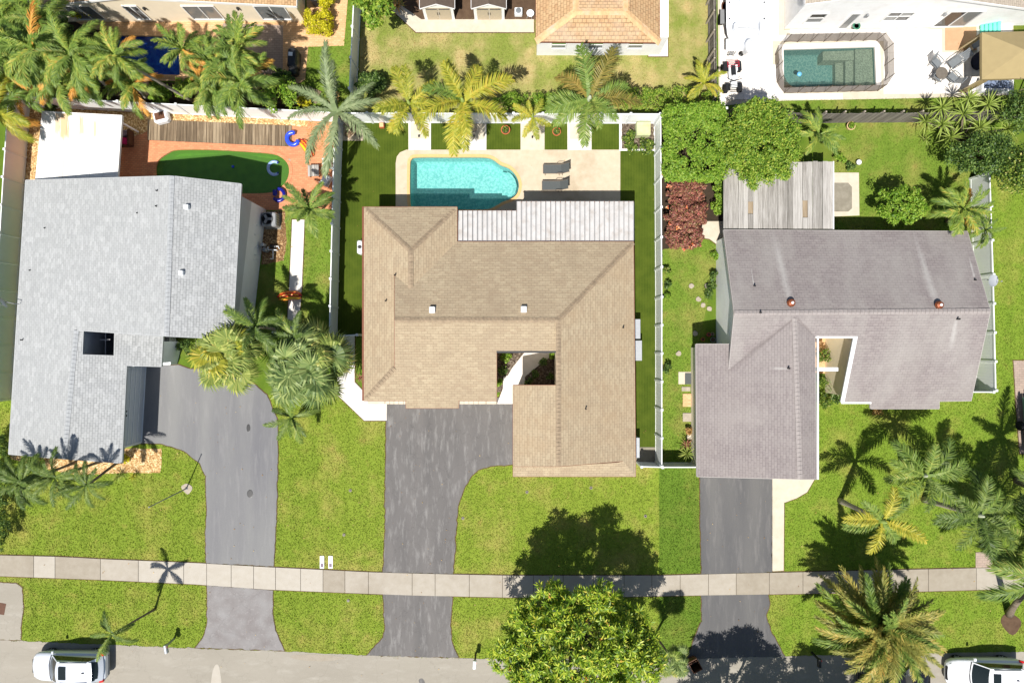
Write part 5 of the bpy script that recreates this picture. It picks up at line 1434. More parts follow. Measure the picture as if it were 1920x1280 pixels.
# palms behind the aqua pool
palm("yellow-green palm over the first concrete strip, beside the silver palm", (787, 241), (768, 197), 4.0, "foxtail", 9, 2.35, "leaf_palm_yellow", .13, 1, shaft="shaft_green", order=[1, 2, 3, 1, 2, 4, 3, 2, 3])
palm("largest golden-tipped palm over the second concrete strip", (889, 243), (869, 193), 4.7, "foxtail", 10, 2.8, "leaf_palm_yellow", .14, 2, shaft="shaft_green", order=[1, 2, 3, 2, 1, 3, 2, 4, 3, 2], mats2=("leaf_palm_green", .3))
palm("tall green palm with brownish lower fronds near the corner bed", (1088, 246), (1104, 189), 5.2, "foxtail", 11, 2.8, "leaf_palm_green", .17, 3, shaft="shaft_grey", order=[1, 2, 3, 1, 2, 3, 2, 4, 2, 3, 4], mats2=("leaf_palm_brown", .3))
palm("small yellow young palm between two turf squares", (996, 244), (998, 222), 2.1, "foxtail", 7, 1.25, "leaf_palm_yellow", .07, 4, shaft="shaft_green", order=[1, 3, 2, 3, 2, 1, 3])
palm("silvery pale palm with long drooping fronds by the square pad", (662, 238), (632, 212), 3.3, "silver", 9, 3.4, "leaf_palm_silver", .2, 5, bark="bark", order=[1, 5, 2, 5, 3, 2, 5, 1, 3])
palm("feathery palm leaning over the white fence beside the side path", (597, 402), (582, 393), 3.2, "areca", 18, 1.8, "leaf_palm_green", .09, 6, mats2=("leaf_palm_dark", .4))
# clump in front of the grey-roofed house
palm("round fan palm with orange tips at the head of the smooth driveway", (470, 662), (432, 664), 3.6, "fan", 44, 2.3, "leaf_fan", .22, 7, bark="bark", mats2=("leaf_palm_yellow", .2))
palm("dense dark fan palm with the widest crown beside the white path", (605, 682), (577, 690), 3.6, "fan", 50, 2.55, "leaf_fan_dark", .24, 8, bark="bark", mats2=("leaf_fan", .35))
palm("dark feathery palm rising between fan palms and grey side wall", (522, 618), (482, 612), 3.9, "coconut", 12, 2.0, "leaf_palm_dark", .1, 9, mats2=("leaf_palm_green", .35))
palm("dark feathery palm behind the widest fan palm", (585, 640), (556, 632), 3.6, "coconut", 11, 1.8, "leaf_palm_dark", .1, 10, mats2=("leaf_palm_green", .35))
palm("short dark palm at the driveway edge below the widest fan palm", (575, 772), (549, 782), 2.6, "coconut", 9, 1.6, "leaf_palm_dark", .09, 11, mats2=("leaf_palm_green", .3))
# row in front of the grey roof's gravel bed
for i, (bx, by, cx, cy, z) in enumerate(((226, 862, 166, 908, 4.3), (190, 864, 108, 893, 4.2), (142, 866, 44, 902, 4.0))):
    palm(["slender dark palm over gravel, nearest the smooth driveway", "slender dark palm in the middle of the gravel bed row", "bushy dark palm at the hedge end of the gravel bed row"][i], (bx, by), (cx, cy), z, "coconut", 10 + 3 * i, 1.6 + .1 * i, "leaf_palm_dark", .09, 20 + i, bark="bark", group="dark palms over the gravel bed", order=[0, 1, 2, 3, 4, 2, 1, 3, 2, 1])
palm("thin half-bare palm on the verge beside the white car", (291, 1141), (214, 1186), 4.4, "coconut", 8, 1.35, "leaf_palm_dark", .07, 30, bark="bark", order=[1, 3, 2, 4, 2, 3, 0, 4], mats2=("leaf_palm_green", .3))
# front yard of the mauve roof
palm("golden-fronded palm leaning over the lawn, split shadow beside it", (1575, 938), (1650, 974), 4.8, "foxtail", 8, 2.2, "leaf_palm_gold", .16, 31, shaft="shaft_green", order=[2, 3, 1, 2, 3, 1, 2, 4], mats2=("leaf_palm_green", .4))
palm("green palm with brown-tipped fronds between golden palm and mauve roof", (1690, 868), (1732, 890), 4.8, "foxtail", 10, 2.5, "leaf_palm_green", .14, 32, shaft="shaft_grey", order=[2, 3, 2, 1, 3, 2, 3, 1, 2, 4], mats2=("leaf_palm_dark", .35))
palm("large dark green palm with leaning pale trunk at the lawn's edge", (1732, 936), (1830, 964), 5.2, "foxtail", 12, 2.6, "leaf_palm_dark", .16, 33, shaft="shaft_grey", order=[2, 3, 2, 1, 3, 2, 3, 1, 2, 4, 3, 2], mats2=("leaf_palm_green", .35))
palm("tall palm with long striped fronds beside the pinkish brick pad", (1892, 1150), (1945, 1085), 5.5, "coconut", 14, 3.2, "leaf_date", .2, 34, bark="bark", mats2=("leaf_palm_green", .4))
palm("dark palm by the pinkish paver strip", (1905, 900), (1960, 925), 5.0, "coconut", 12, 2.6, "leaf_palm_dark", .16, 35, bark="bark")
palm("dense dark palm filling the yard edge beside the large leaning palm", (1868, 985), (1918, 1012), 4.8, "foxtail", 15, 2.4, "leaf_palm_dark", .15, 38, bark="bark", shaft="shaft_grey", mats2=("leaf_palm_green", .4))
palm("broad date palm with dense arching olive fronds over the curb", (1600, 1120), (1641, 1165), 4.0, "date", 110, 3.6, "leaf_date", .32, 36, bark="bark_dark", mats2=("leaf_palm_green", .3))
palm("small star-shaped fan palm beside the big round tree", (1228, 1190), (1262, 1236), 3.6, "fan", 20, 1.15, "leaf_fan_dark", .08, 37, bark="bark", mats2=("leaf_fan", .3))
# back yard of the mauve roof
palm("shaggy areca palm touching the mauve roof corner", (1775, 415), (1800, 395), 2.9, "areca", 22, 1.75, "leaf_jungle", .1, 40, bark="bark", dead=.14)
palm("smaller leafy palm squeezed between fence and mauve roof corner", (1812, 440), (1842, 432), 2.4, "areca", 14, 1.1, "leaf_palm_green", .08, 41, bark="bark")
palm("orange and green areca palm beside the leafy tree", (1520, 268), (1532, 256), 2.6, "areca", 10, 1.6, "leaf_jungle", .08, 42, order=[1, 2, 0, 3, 2, 1, 3, 2])
palm("yellow-green palm poking over the wooden fence by the quad bike", (1307, 168), (1318, 158), 2.2, "areca", 9, 1.35, "leaf_palm_yellow", .07, 43, order=[2, 3, 1, 3, 2, 1])
# jungle of palms at the top left
jg = [((148, 168), (68, 92), 6.0, 2.1), ((215, 178), (140, 105), 6.0, 2.0), ((362, 190), (222, 108), 6.6, 1.6), ((400, 170), (346, 96), 5.2, 1.4), ((90, 190), (38, 158), 3.6, 1.9),
      ((190, 190), (118, 158), 4.0, 2.0), ((500, 150), (448, 92), 4.6, 1.8), ((505, 190), (455, 158), 4.2, 2.1), ((420, 195), (392, 165), 3.4, 1.6), ((50, 60), (10, 40), 4.5, 2.0), ((110, 70), (75, 40), 4.5, 1.8), ((60, 225), (-6, 212), 4.2, 2.3), ((275, 185), (250, 160), 3.2, 1.6), ((120, 130), (95, 128), 4.6, 1.9), ((190, 150), (165, 140), 4.8, 1.6), ((455, 130), (405, 122), 4.4, 1.8), ((60, 110), (15, 112), 4.8, 2.0)]
jl = ["tall green palm at the left of the blue pool", "tall green palm next to the blue pool's short end", "palm with long thin trunk leaning over the blue pool", "green palm at the far end of the blue pool", "yellowing palm above the white fence corner",
      "drooping palm against the white back fence left of the pool", "palm shading the pale grey slab", "big drooping palm over the white fence, orange dead fronds", "medium palm between fence and blue pool", "palm at the edge of the dense grove", "palm behind the grove beside the beige wall", "golden palm leaning over the tall white fence", "low palm under the leaning thin trunk", "palm in the middle of the dense grove", "bushy palm between the grove and the blue pool", "bushy palm between blue pool and pale grey slab", "palm at the grove's outermost corner"]
for i, (b, c, z, L) in enumerate(jg):
    palm(jl[i], b, c, z, "coconut" if i % 3 else "areca", 20, L * 1.08, "leaf_jungle" if i not in (11,) else "leaf_palm_yellow", .10, 50 + i, bark="bark_pale", mats2=("leaf_palm_green", .5), group="palms of the dense grove", dead=.12)

# broadleaf trees
def whorl_tree(label, base_px, crown_px, zc, rad, mat, nw, ll, lw, seed, r, extra=0, name="tree"):
    """leaves set in star-shaped whorls at the twig ends, as on a mango"""
    c = P(*crown_px, zc); b = P(*base_px); root = thing(name, b, label, "tree"); q = random.Random(seed)
    m = MB(); mid = b.lerp(Vector((c.x, c.y, c.z)), .4)
    m.tube([b, b.lerp(mid, .6), mid], [r * 1.3, r, r * .9], 9)
    for i in range(11):
        a = i * .571 + q.uniform(-.2, .2); e = c + Vector((math.cos(a) * rad[0] * .8, math.sin(a) * rad[1] * .8, rad[2] * q.uniform(.1, .6)))
        m.tube([mid - Vector((0, 0, .2)), mid.lerp(e, .5) + Vector((0, 0, .3)), e], [r * .6, r * .35, r * .1], 6)
    m.build("trunk", "bark", root, smooth=True)
    g = np.random.default_rng(seed)
    K = nw // 14; cc = np.array(ell_clumps((0, 0, 0), rad, K, seed, lo=.62, zmin=-.35))      # boughs
    idx = g.integers(0, K, nw); d = g.normal(size=(nw, 3)); d /= np.linalg.norm(d, axis=1, keepdims=True); d[:, 2] = np.abs(d[:, 2]) * .9 - .25
    br = g.uniform(.55, .95, K)
    pos = cc[idx] + d * (br[idx] * g.uniform(.55, 1, nw))[:, None] + np.array(c)
    n = 13; N = nw * n; w = np.repeat(np.arange(nw), n)
    ax = d * .8; ax[:, 2] += .9; ax /= np.linalg.norm(ax, axis=1, keepdims=True)
    t1 = np.cross(ax, [0.3, .9, .1]); t1 /= np.linalg.norm(t1, axis=1, keepdims=True); t2 = np.cross(ax, t1)
    an = np.tile(np.arange(n) * 2.399, nw) + np.repeat(g.uniform(0, 6, nw), n); el = np.tile(np.linspace(.9, -.15, n), nw) + g.normal(size=N) * .12
    dr = (t1[w] * np.cos(an)[:, None] + t2[w] * np.sin(an)[:, None]) * np.cos(el)[:, None] + ax[w] * np.sin(el)[:, None]
    l = (ll * g.uniform(.75, 1.2, N))[:, None]; sd = np.cross(dr, ax[w] + g.normal(size=(N, 3)) * .25); sd /= np.linalg.norm(sd, axis=1, keepdims=True); sd *= lw / 2
    p = pos[w]; md = p + dr * l * .55; v = np.stack([p, md + sd, p + dr * l - np.array([0, 0, 1.0]) * l * .18, md - sd], 1)
    quads_obj("crown", v, mat, root, b)
    if extra:
        k = g.choice(nw, extra, replace=False); k = k[pos[k, 2] > c.z]
        vv = leaf_cloud(pos[k] + ax[k] * .1, [.13] * len(k), 8, .15, .06, .8, seed); tag(quads_obj("new_leaves", vv, "blossom_orange", root, b), kind="stuff")
    return root
leafmat("blossom_orange", [(0, lin(200, 130, 62)), (1, lin(224, 170, 88))], .2)
def far(x, y, z): return (960 + (x - 960) * CAMH / (CAMH - z), 640 + (y - 640) * CAMH / (CAMH - z))    # where a crown standing over ground pixel (x, y) shows
whorl_tree("big round tree with yellow-green leaves over the sidewalk", (1071, 1153), (1086, 1222), 5.2, (4.4, 3.8, 2.6), "leaf_mango", 2300, .34, .085, 60, .3, 60)
whorl_tree("street tree beyond the road whose shade falls on the dark apron", (1345, 1345), far(1345, 1345, 5.5), 5.5, (3.2, 2.6, 2.0), "leaf_mango", 1000, .34, .09, 61, .22)
whorl_tree("street tree beyond the road whose shade reaches the date palm", (1540, 1350), far(1540, 1350, 5.5), 5.5, (3.4, 2.6, 2.0), "leaf_mango", 950, .34, .09, 71, .22)
tree("spreading light green tree over the plank patio cover", (1415, 262), (1426, 268), 4.0, (2.3, 2.6, 1.1), "leaf_tree_bright", 300, 90, .36, .15, .07, 62, .16, up=.9)
tree("clipped bright green tree beside the white fence corner", (1300, 270), (1302, 268), 2.9, (1.75, 2.2, .75), "leaf_hedge", 340, 90, .34, .13, .075, 63, .12, boxy=True, up=.9)
tree("round leafy citrus tree behind the mauve roof", (1680, 400), (1690, 387), 2.2, (1.5, 1.15, 1.0), "leaf_hedge", 60, 70, .34, .17, .09, 64, .1)
tree("dark evergreen tree behind the sword-leaf plants", (1820, 310), (1845, 292), 3.0, (2.1, 1.2, 1.2), "leaf_dark_tree", 70, 75, .45, .15, .08, 65, .14)
tree("dark tree over the neighbour's corner fence", (1890, 330), (1915, 315), 3.4, (1.3, 1.4, 1.2), "leaf_mixed", 50, 70, .45, .15, .08, 66, .12)
tree("dark tree at the back behind the tan canopy", (1890, 215), (1925, 205), 3.4, (1.3, 1.2, 1.2), "leaf_dark_tree", 50, 70, .45, .15, .08, 67, .12)
tree("glossy broad-leaved tree beside the white fence and dry lawn", (706, 30), (698, 6), 4.2, (1.0, 1.2, 1.1), "leaf_tree_bright", 30, 50, .4, .28, .14, 68, .09)
shrub("dark glossy shrub at the dry lawn corner by the white fence", (695, 158), 34, 1.6, "leaf_dark_tree", 69, per=60, ll=.16, lw=.09, ry=26)
tree("small tree shading the planting bed by the brick paving", (545, 170), (520, 175), 2.4, (1.4, 1.0, .8), "leaf_hedge", 40, 60, .36, .16, .08, 70, .08)
# hedges
def hedge(label, x0, x1, y0, y1, z, mat, seed, ll=.10, lw=.06, per=45, dens=22):
    c = P((x0 + x1) / 2, (y0 + y1) / 2, z * .6); k = (CAMH - z * .6) / FPX
    rx, ry = (x1 - x0) / 2 * k, (y1 - y0) / 2 * k; root = thing("hedge", (c.x, c.y, 0), label, "hedge")
    g = np.random.default_rng(seed); n = int(4 * rx * ry * dens)
    cl = np.stack([c.x + g.uniform(-rx, rx, n), c.y + g.uniform(-ry, ry, n), z * g.uniform(.25, .95, n) ** .6], 1)
    v = leaf_cloud(cl, np.full(n, .2), per, ll, lw, .6, seed); quads_obj("foliage", v, mat, root, (c.x, c.y, 0))
    m = MB(); 
    for i in range(max(2, int(rx / .5))): x = c.x - rx + 2 * rx * (i + .5) / max(2, int(rx / .5)); m.tube([(x, c.y, 0), (x + .05, c.y, z * .7)], [.03, .015], 5)
    tag(m.build("stems", "bark_dark", root), kind="stuff")
    return root
hedge("long clipped hedge behind the white fence and palms", 925, 1065, 178, 208, 1.5, "leaf_hedge", 80)
hedge("long fluffy hedge between white fence and brown-tiled house", 1150, 1345, 170, 205, 1.6, "leaf_tree_bright", 81)
hedge("dark tall hedge at the edge of the bright front lawn", -30, 14, 815, 1030, 1.9, "leaf_dark_tree", 82)
# red-brown crotons
for i, (x, y, r_, z) in enumerate(((1262, 318, 26, 1.3), (1285, 358, 46, 1.7), (1287, 400, 48, 1.9), (1284, 442, 42, 1.5))):
    shrub(["small red-leaved croton at the bed's top end", "upper red-brown croton with pink sprigs", "widest red-brown croton of the bed", "lower red-brown croton by the grass edge"][i], (x, y), r_, z, "leaf_croton", 90 + i, per=65, ll=.15, lw=.07, ry=r_ * .8, group="red-brown crotons along the white fence", extra=("flower_mix", 5, .12, "flower"))
shrub("narrow green creeper beside the plank patio cover", (1345, 368), 13, 1.6, "leaf_hedge", 95, per=60, ry=50)
# gold shrubs
shrub("square golden-yellow shrub on the brick paving", (597, 42), 26, 1.3, "leaf_gold_shrub", 96, nc=70, per=70, ll=.1, lw=.06, ry=22, boxy=True)
shrub("golden-yellow shrub at the house corner beside the grill", (614, 3), 16, 1.3, "leaf_gold_shrub", 97, nc=45, per=60, ll=.1, lw=.06)
shrub("golden-yellow shrub below the beige wall end", (150, 12), 28, 1.6, "leaf_gold_shrub", 98, nc=70, per=60, ll=.13, lw=.07)
# undergrowth of the grove
for i, (x, y, r_, z, mt, lb) in enumerate(((300, 175, 24, 1.2, "leaf_hedge", "rounded green shrub at the foot of the leaning trunk"), (345, 165, 20, 1.1, "leaf_tree_bright", "light green shrub beside the blue pool's brick edge"), (395, 185, 26, 1.3, "leaf_hedge", "green shrub against the white back fence"), (530, 150, 22, 1.5, "leaf_dark_tree", "dark shrub below the covered cart"), (60, 125, 30, 2.0, "leaf_mixed", "leafy undergrowth between the grove's tall palms"), (180, 140, 26, 1.6, "leaf_dark_tree", "dark undergrowth left of the blue pool"), (20, 90, 26, 2.0, "leaf_mixed", "leafy undergrowth at the grove's outer edge"), (570, 190, 14, .9, "leaf_gold_shrub", "yellowish shrub beside the wooden pallet"), (555, 172, 12, .9, "leaf_mixed", "mixed shrub above the wooden pallet"), (245, 182, 16, .8, "leaf_mixed", "small mixed shrub under the low palm"), (120, 60, 26, 2.2, "leaf_dark_tree", "dark shrub beside the beige house corner"), (430, 125, 30, 2.0, "leaf_dark_tree", "dark undergrowth beside the pale grey slab"), (490, 118, 18, 1.6, "leaf_mixed", "mixed undergrowth by the covered cart"), (95, 200, 14, .8, "leaf_dark_tree", "dark little shrub by the white patio cover"), (625, 185, 14, .6, "leaf_dry", "dry orange plant beside the small lawn"), (612, 180, 12, .8, "leaf_mixed", "spiky green plant beside the small lawn"))):
    shrub(lb, (x, y), r_, z, mt, 100 + i, per=55, ll=.17, lw=.08)
# corner bed, courtyard and house-side plants
for i, (x, y, r_, z, mt, lb) in enumerate(((1178, 255, 13, .7, "leaf_mixed", "leafy plant left of the pale green utility box"), (1185, 275, 14, .6, "leaf_mixed", "leafy plant at the corner of the white-bordered bed"), (1212, 272, 16, .6, "leaf_mixed", "leafy plant in front of the pale green utility box"),
    (949, 672, 12, .8, "leaf_hedge", "light green shrub by the courtyard gutter"), (940, 694, 10, .7, "leaf_dark_tree", "dark round shrub left of the white entry path"), (937, 720, 8, .6, "leaf_hedge", "low green shrub at the foot of the entry path"), (1020, 678, 9, .6, "leaf_dark_tree", "clipped ball shrub nearest the front door"), (1005, 699, 9, .6, "leaf_dark_tree", "clipped ball shrub in the courtyard middle"), (1031, 706, 7, .5, "leaf_dark_tree", "small dark ball shrub by the courtyard gutter wall"), (990, 714, 9, .5, "leaf_dark_tree", "dark ball shrub at the courtyard's front edge"), (1036, 666, 8, .6, "leaf_hedge", "bright little shrub in the courtyard corner"),
    (1546, 668, 14, 1.2, "leaf_mixed", "leafy shrub inside the small side courtyard"), (1540, 712, 12, .9, "leaf_mixed", "flowering shrub below the white courtyard beam"), (1545, 750, 16, .8, "leaf_mixed", "low green shrubs beside the garage wing"), (1568, 745, 12, .8, "leaf_dark_tree", "dark shrub under the white gutter"), (1645, 772, 9, .5, "leaf_dry", "orange-tinted plant below the mauve eave"),
    (345, 650, 15, 1.1, "leaf_dark_tree", "dark shrub by the entry planter wall"), (362, 664, 12, .8, "leaf_mixed", "light mixed shrub by the entry planter wall"), (1250, 505, 8, .6, "leaf_mixed", "upper plant against the long white fence"), (1250, 535, 9, .6, "leaf_dark_tree", "dark plant against the long white fence"), (1248, 555, 8, .6, "leaf_hedge", "green plant against the long white fence"), (1250, 690, 10, .7, "leaf_dark_tree", "dark leafy plant against the long white fence near the mat"), (1340, 480, 9, .5, "leaf_hedge", "vine plant at the white gable wall"), (1337, 520, 11, .7, "leaf_dark_tree", "dark potted-looking plant by the white gable wall"), (1330, 545, 13, .8, "leaf_dark_tree", "large-leaved plant by the white gable wall"), (1290, 806, 8, .5, "leaf_dry", "brownish plant beside the garage side wall"),
    (60, 868, 26, .9, "leaf_mixed", "shrub at the gravel bed's hedge end"), (235, 858, 10, .5, "leaf_gold_shrub", "yellow plant in the tan gravel"), (1925, 300, 18, 1.2, "leaf_mixed", "shrub beyond the white fence"), (1575, 300, 12, .7, "leaf_hedge", "shrub hiding the plank cover's corner"), (1595, 312, 9, .5, "leaf_dark_tree", "low shrub beside the white ball light"), (1562, 275, 9, .7, "leaf_dark_tree", "dark shrub below the areca palm"), (820, 20, 1, .3, "leaf_hedge", "tiny weed between the sheds"))):
    if r_ < 2: continue
    shrub(lb, (x, y), r_, z, mt, 140 + i, per=42, ll=.13, lw=.07)
# sword-leaf plants
rosette("big clump of sword-leaf rosettes behind the tan canopy", (1810, 240), 2.4, .95, 34, "leaf_yucca", 200, base=(1800, 262), name="screw_pine", heads=[(1765, 203, 2.4), (1806, 214, 2.8), (1852, 196, 2.7), (1878, 216, 2.5), (1766, 234, 2.2), (1836, 240, 2.6), (1782, 258, 1.9), (1858, 264, 2.1), (1888, 242, 2.2), (1826, 268, 1.9), (1735, 228, 1.4), (1815, 186, 2.2)])
rosette("spiky plant with broad leaves at the front gate fence", (1288, 850), .8, .75, 26, "leaf_fan", 201)
rosette("dark spiky plant above the front gate fence", (1287, 832), .7, .5, 16, "leaf_croton", 202)
rosette("grey-green spiky plant under the white gutter", (1565, 730), .8, .8, 22, "leaf_palm_silver", 203)
rosette("pale grassy tuft at the gravel bed's edge", (222, 893), .3, .55, 26, "leaf_fan", 204)
rosette("second grassy tuft beside the smooth driveway lawn", (250, 893), .3, .45, 24, "leaf_palm_yellow", 205)
rosette("agave on the square pad under the silver palm", (655, 240), .4, .5, 18, "leaf_palm_silver", 206)
rosette("dry curled plant at the end of the shed path", (745, 12), .6, .8, 30, "leaf_dry", 207)
rosette("spiky seedling at the clipped back lawn's edge", (1735, 262), .5, .5, 16, "leaf_yucca", 208)
rosette("spiky plant beside the white path corner", (675, 708), .4, .45, 18, "leaf_croton", 209)
rosette("red-tinged spiky plant at the white path", (677, 693), .4, .4, 16, "leaf_hedge", 210)
# ------------------------------------------------------------------ vehicles
def car(label, loc, rz, L, Wd, H, paint, suv=True, sunroof=True, rails=True, zb=1.0):
    """front towards local +X"""
    root = thing("parked_car", loc, label, "car", "cars parked along the street", rz)
    h = L / 2; w = Wd / 2
    # lower body: rings of cross sections
    st = [(-h, .62, .80, .45, .78), (-h + .06, .86, .92, .34, .90), (-h + .35, .96, .95, .28, zb - .02), (-h * .45, 1.0, .96, .26, zb), (0, 1.0, .96, .26, zb - .01), (h * .30, 1.0, .95, .26, zb - .02),
          (h * .55, .99, .92, .28, zb - .07), (h - .62, .97, .90, .30, zb - .11), (h - .34, .90, .82, .32, zb - .17), (h - .16, .78, .68, .34, zb - .23), (h - .05, .60, .50, .38, zb - .30), (h, .36, .30, .44, zb - .36)]
    rows = []
    for x, a, b, z0, z1 in st:
        zm = z0 + (z1 - z0) * .55; half = [(.0, z0 - .02), (a * w * .9, z0), (a * w, zm), (a * w * .985, z1 - .13), (b * w * .97, z1 - .03), (b * w * .80, z1 + .005), (b * w * .4, z1 + .03), (0, z1 + .04)]
        rows.append([Vector((x, -y, z)) for y, z in half] + [Vector((x, y, z)) for y, z in half[::-1][1:-1]])
    m = MB().grid(rows, close=True); m.poly(rows[0][::-1]); m.poly(rows[-1])
    body = m.build("body", paint, root, local=True, smooth=True, weld=True)
    # cabin
    a0, a1, a2, a3 = h * .40, h * .08, (-h + .62 if suv else -h * .38), (-h + .12 if suv else -h * .72)
    wb, wr = w * .93, w * .74
    def ring(x, wd, z, bow, n=9): return [Vector((x + bow * (1 - (2 * k / (n - 1) - 1) ** 2), wd * (2 * k / (n - 1) - 1), z + .03 * (1 - (2 * k / (n - 1) - 1) ** 2))) for k in range(n)]
    A, B_, C_, D = ring(a0, wb * .94, zb - .04, .14), ring(a1, wr, H - .05, .10), ring(a2, wr * .97, H - .06, -.05), ring(a3, wb * .9, zb - .02, -.08)
    Bm = ring((a1 + a2) / 2 + .2, wr * 1.02, H, 0)
    m = MB().grid([A, B_]).grid([B_, Bm, C_]).grid([C_, D])
    sl = [A[0], B_[0], Bm[0], C_[0], D[0]]; sr = [A[-1], B_[-1], Bm[-1], C_[-1], D[-1]]
    m.poly(sl + [Vector((p.x, p.y, zb - .05)) for p in (D[0], A[0])][:0]); m.poly(sr[::-1])
    m.build("cabin", paint, root, local=True, smooth=False, weld=True)
    off = lambda p, n, d=.012: p + n * d
    def pane(name, R0, R1, i0=.06, i1=.94, t0=.08, t1=.94, nrm=Vector((.5, 0, .86))):
        n = len(R0); rows = []
        for t in (t0, (t0 + t1) / 2, t1):
            rows.append([off(R0[k].lerp(R1[k], t), nrm, .014) for k in range(n)])
        MB().grid(rows).build(name, "car_glass", root, local=True, smooth=True)
    tr = lambda Rg, f: [Vector((p.x, p.y * f, p.z)) for p in Rg]
    pane("windscreen", tr(A, .93), tr(B_, .93)); pane("rear_window", tr(C_, .90), tr(D, .84), t0=.06, t1=.62, nrm=Vector((-.6, 0, .8)))
    for sgn, S_ in ((-1, sl), (1, sr)):
        n = Vector((0, sgn, .35)).normalized()
        q = [S_[0].lerp(S_[1], .14), S_[1].lerp(S_[0], .16), S_[3].lerp(S_[2], .03), S_[4].lerp(S_[3], .42)]
        q = [p + n * .016 for p in q]; q[1].z -= .05; q[2].z -= .05; q[3].z = max(q[3].z, zb + .05); q[0].z = zb + .02
        MB().poly(q if sgn < 0 else q[::-1]).build("side_window", "car_glass", root, local=True)
        if rails: MB().beam(Vector((a1 - .15, sgn * wr * .93, H + .03)), Vector((a2 + .1, sgn * wr * .91, H + .02)), .045, .05).build("roof_rail", "metal_grey" if paint != "car_black" else "dark_metal", root, local=True)
        mr = MB().box((a0 - .12, sgn * (w + .08), zb + .06), (.14, .22, .15), bev=.03).build("mirror", paint, root, local=True)
        MB().box((h - .34, sgn * w * .66, zb - .255), (.36, .22, .10), rz=-sgn * .62, bev=.03).build("headlight", "headlamp", root, local=True)
        MB().box((-h + .20, sgn * w * .90, zb - .06), (.30, .14, .16), rz=sgn * .25, bev=.03).build("taillight", "tail_red", root, local=True)
        for x in (-L * .29, L * .31):
            c = Vector((x, sgn * (w - .19), .34))
            t = MB(); rows = []
            for r_, y in ((.20, -.1), (.31, -.11), (.34, -.07), (.34, .07), (.31, .11), (.20, .1)): rows.append([c + Vector((r_ * math.cos(k * .3927), y, r_ * math.sin(k * .3927))) for k in range(16)])
            wh = MB().grid(rows, close=True).build("wheel", "rubber", root, local=True, smooth=True)
            t = MB()
            for k in range(5): t.beam(c + Vector((0, sgn * .09, 0)), c + Vector((.2 * math.cos(k * 1.2566), sgn * .09, .2 * math.sin(k * 1.2566))), .07, .03)
            t.lathe(c, [(.001, 0)], 3) if False else None
            t.build("rim", "metal_pale", wh, local=True)
    if sunroof: MB().box((a1 - .34, 0, H + .028), (.46, .80, .05), ry=.03, bev=.012).build("sunroof", "car_glass", root, local=True)
    MB().box((a2 + .32, .0, H + .03), (.16, .035, .06)).build("antenna", "dark_metal", root, local=True)
    MB().box((h - .05, 0, .62), (.1, .9, .2), bev=.04).build("grille", "black_plastic", root, local=True)
    MB().box((-h + .02, 0, .5), (.1, 1.3, .16), bev=.04).build("bumper", "grey_plastic" if paint != "car_black" else "black_plastic", root, local=True)
    MB().poly([A[k] + Vector((.06, 0, .005)) for k in range(9)] + [A[k] + Vector((.0, 0, .03)) for k in range(8, -1, -1)]).build("cowl", "black_plastic", root, local=True)
    if suv: MB().grid([[p + Vector((-.16, 0, .0)) for p in tr(C_, .93)], [p + Vector((.06, 0, .035)) for p in tr(C_, .93)]]).build("spoiler", paint, root, local=True)
    return root
car("white compact SUV with sunroof at the curb by the thin palm", (-28.05, -20.55, 0), math.pi, 4.75, 1.86, 1.68, "car_silver_white")
car("white SUV with dark sunroof at the curb past the date palm", (29.95, -21.02, 0), math.pi, 4.75, 1.9, 1.66, "car_white")
car("black car half hidden under the date palm fronds", (24.25, -21.35, 0), 0.0, 4.6, 1.82, 1.48, "car_black", False, False, False, .92)

# ------------------------------------------------------------------ boat on a trailer
bt = thing("boat", P(1395, 30), "white motor boat with outboard and swim ladder on the patio", "boat")
bc = P(1398, 66, 1.7); bx, by = bc.x, bc.y
rows = []
for y, w_, z0, z1 in ((0, 1.12, .85, 1.75), (.5, 1.2, .8, 1.8), (2.5, 1.25, .75, 1.9), (4.5, 1.15, .75, 2.0), (6.0, .75, .85, 2.15), (7.0, .12, 1.3, 2.3)):
    rows.append([Vector((bx + s * w_ * f, by + y, z)) for s, f, z in ((-1, .93, z1), (-1, 1, z1 - .08), (-1, .8, z0 + .35), (0, 0, z0), (1, .8, z0 + .35), (1, 1, z1 - .08), (1, .93, z1))])
MB().grid(rows).poly(rows[0]).build("hull", "car_white", bt, smooth=False)
m = MB(); ins = lambda r, f: [Vector((bx + (p.x - bx) * f, p.y, p.z)) for p in (r[0], r[-1])]
for a, b in zip(rows, rows[1:]):
    for s in (0, -1):
        p, q = a[s], b[s]; pi, qi = Vector((bx + (p.x - bx) * .80, p.y, p.z)), Vector((bx + (q.x - bx) * .80, q.y, q.z))
        m.poly([p, q, qi, pi] if s else [p, pi, qi, q]); m.poly([pi, qi, qi - Vector((0, 0, .5)), pi - Vector((0, 0, .5))])
m.build("gunwale", "car_white", bt)
MB().poly([Vector((bx - .9, by + .1, 1.28)), Vector((bx + .9, by + .1, 1.28)), Vector((bx + .95, by + 5, 1.4)), Vector((bx - .95, by + 5, 1.4))]).build("deck", "white_plastic", bt)
MB().box((bx, by - .3, .98), (2.0, .75, .1), bev=.04).build("swim_platform", "car_white", bt)
MB().box((bx, by + .55, 1.62), (1.5, .45, .5), bev=.1).build("stern_seat", "white_plastic", bt)
MB().box((bx + .05, by + 2.4, 1.75), (.85, .9, .9), bev=.12).build("console", "white_plastic", bt)
MB().tube([(bx - .55, by + .35, 1.9), (bx + .6, by + .33, 1.9)], .02, 6).build("rail", "chrome", bt)
om = MB(); rws = []
for z, a, b in ((.9, .16, .3), (1.35, .2, .36), (1.6, .23, .40), (1.78, .21, .36), (1.86, .1, .2)): rws.append([Vector((bx + .22 + a * math.cos(k * .3927), by - .62 + b * math.sin(k * .3927), z)) for k in range(16)])
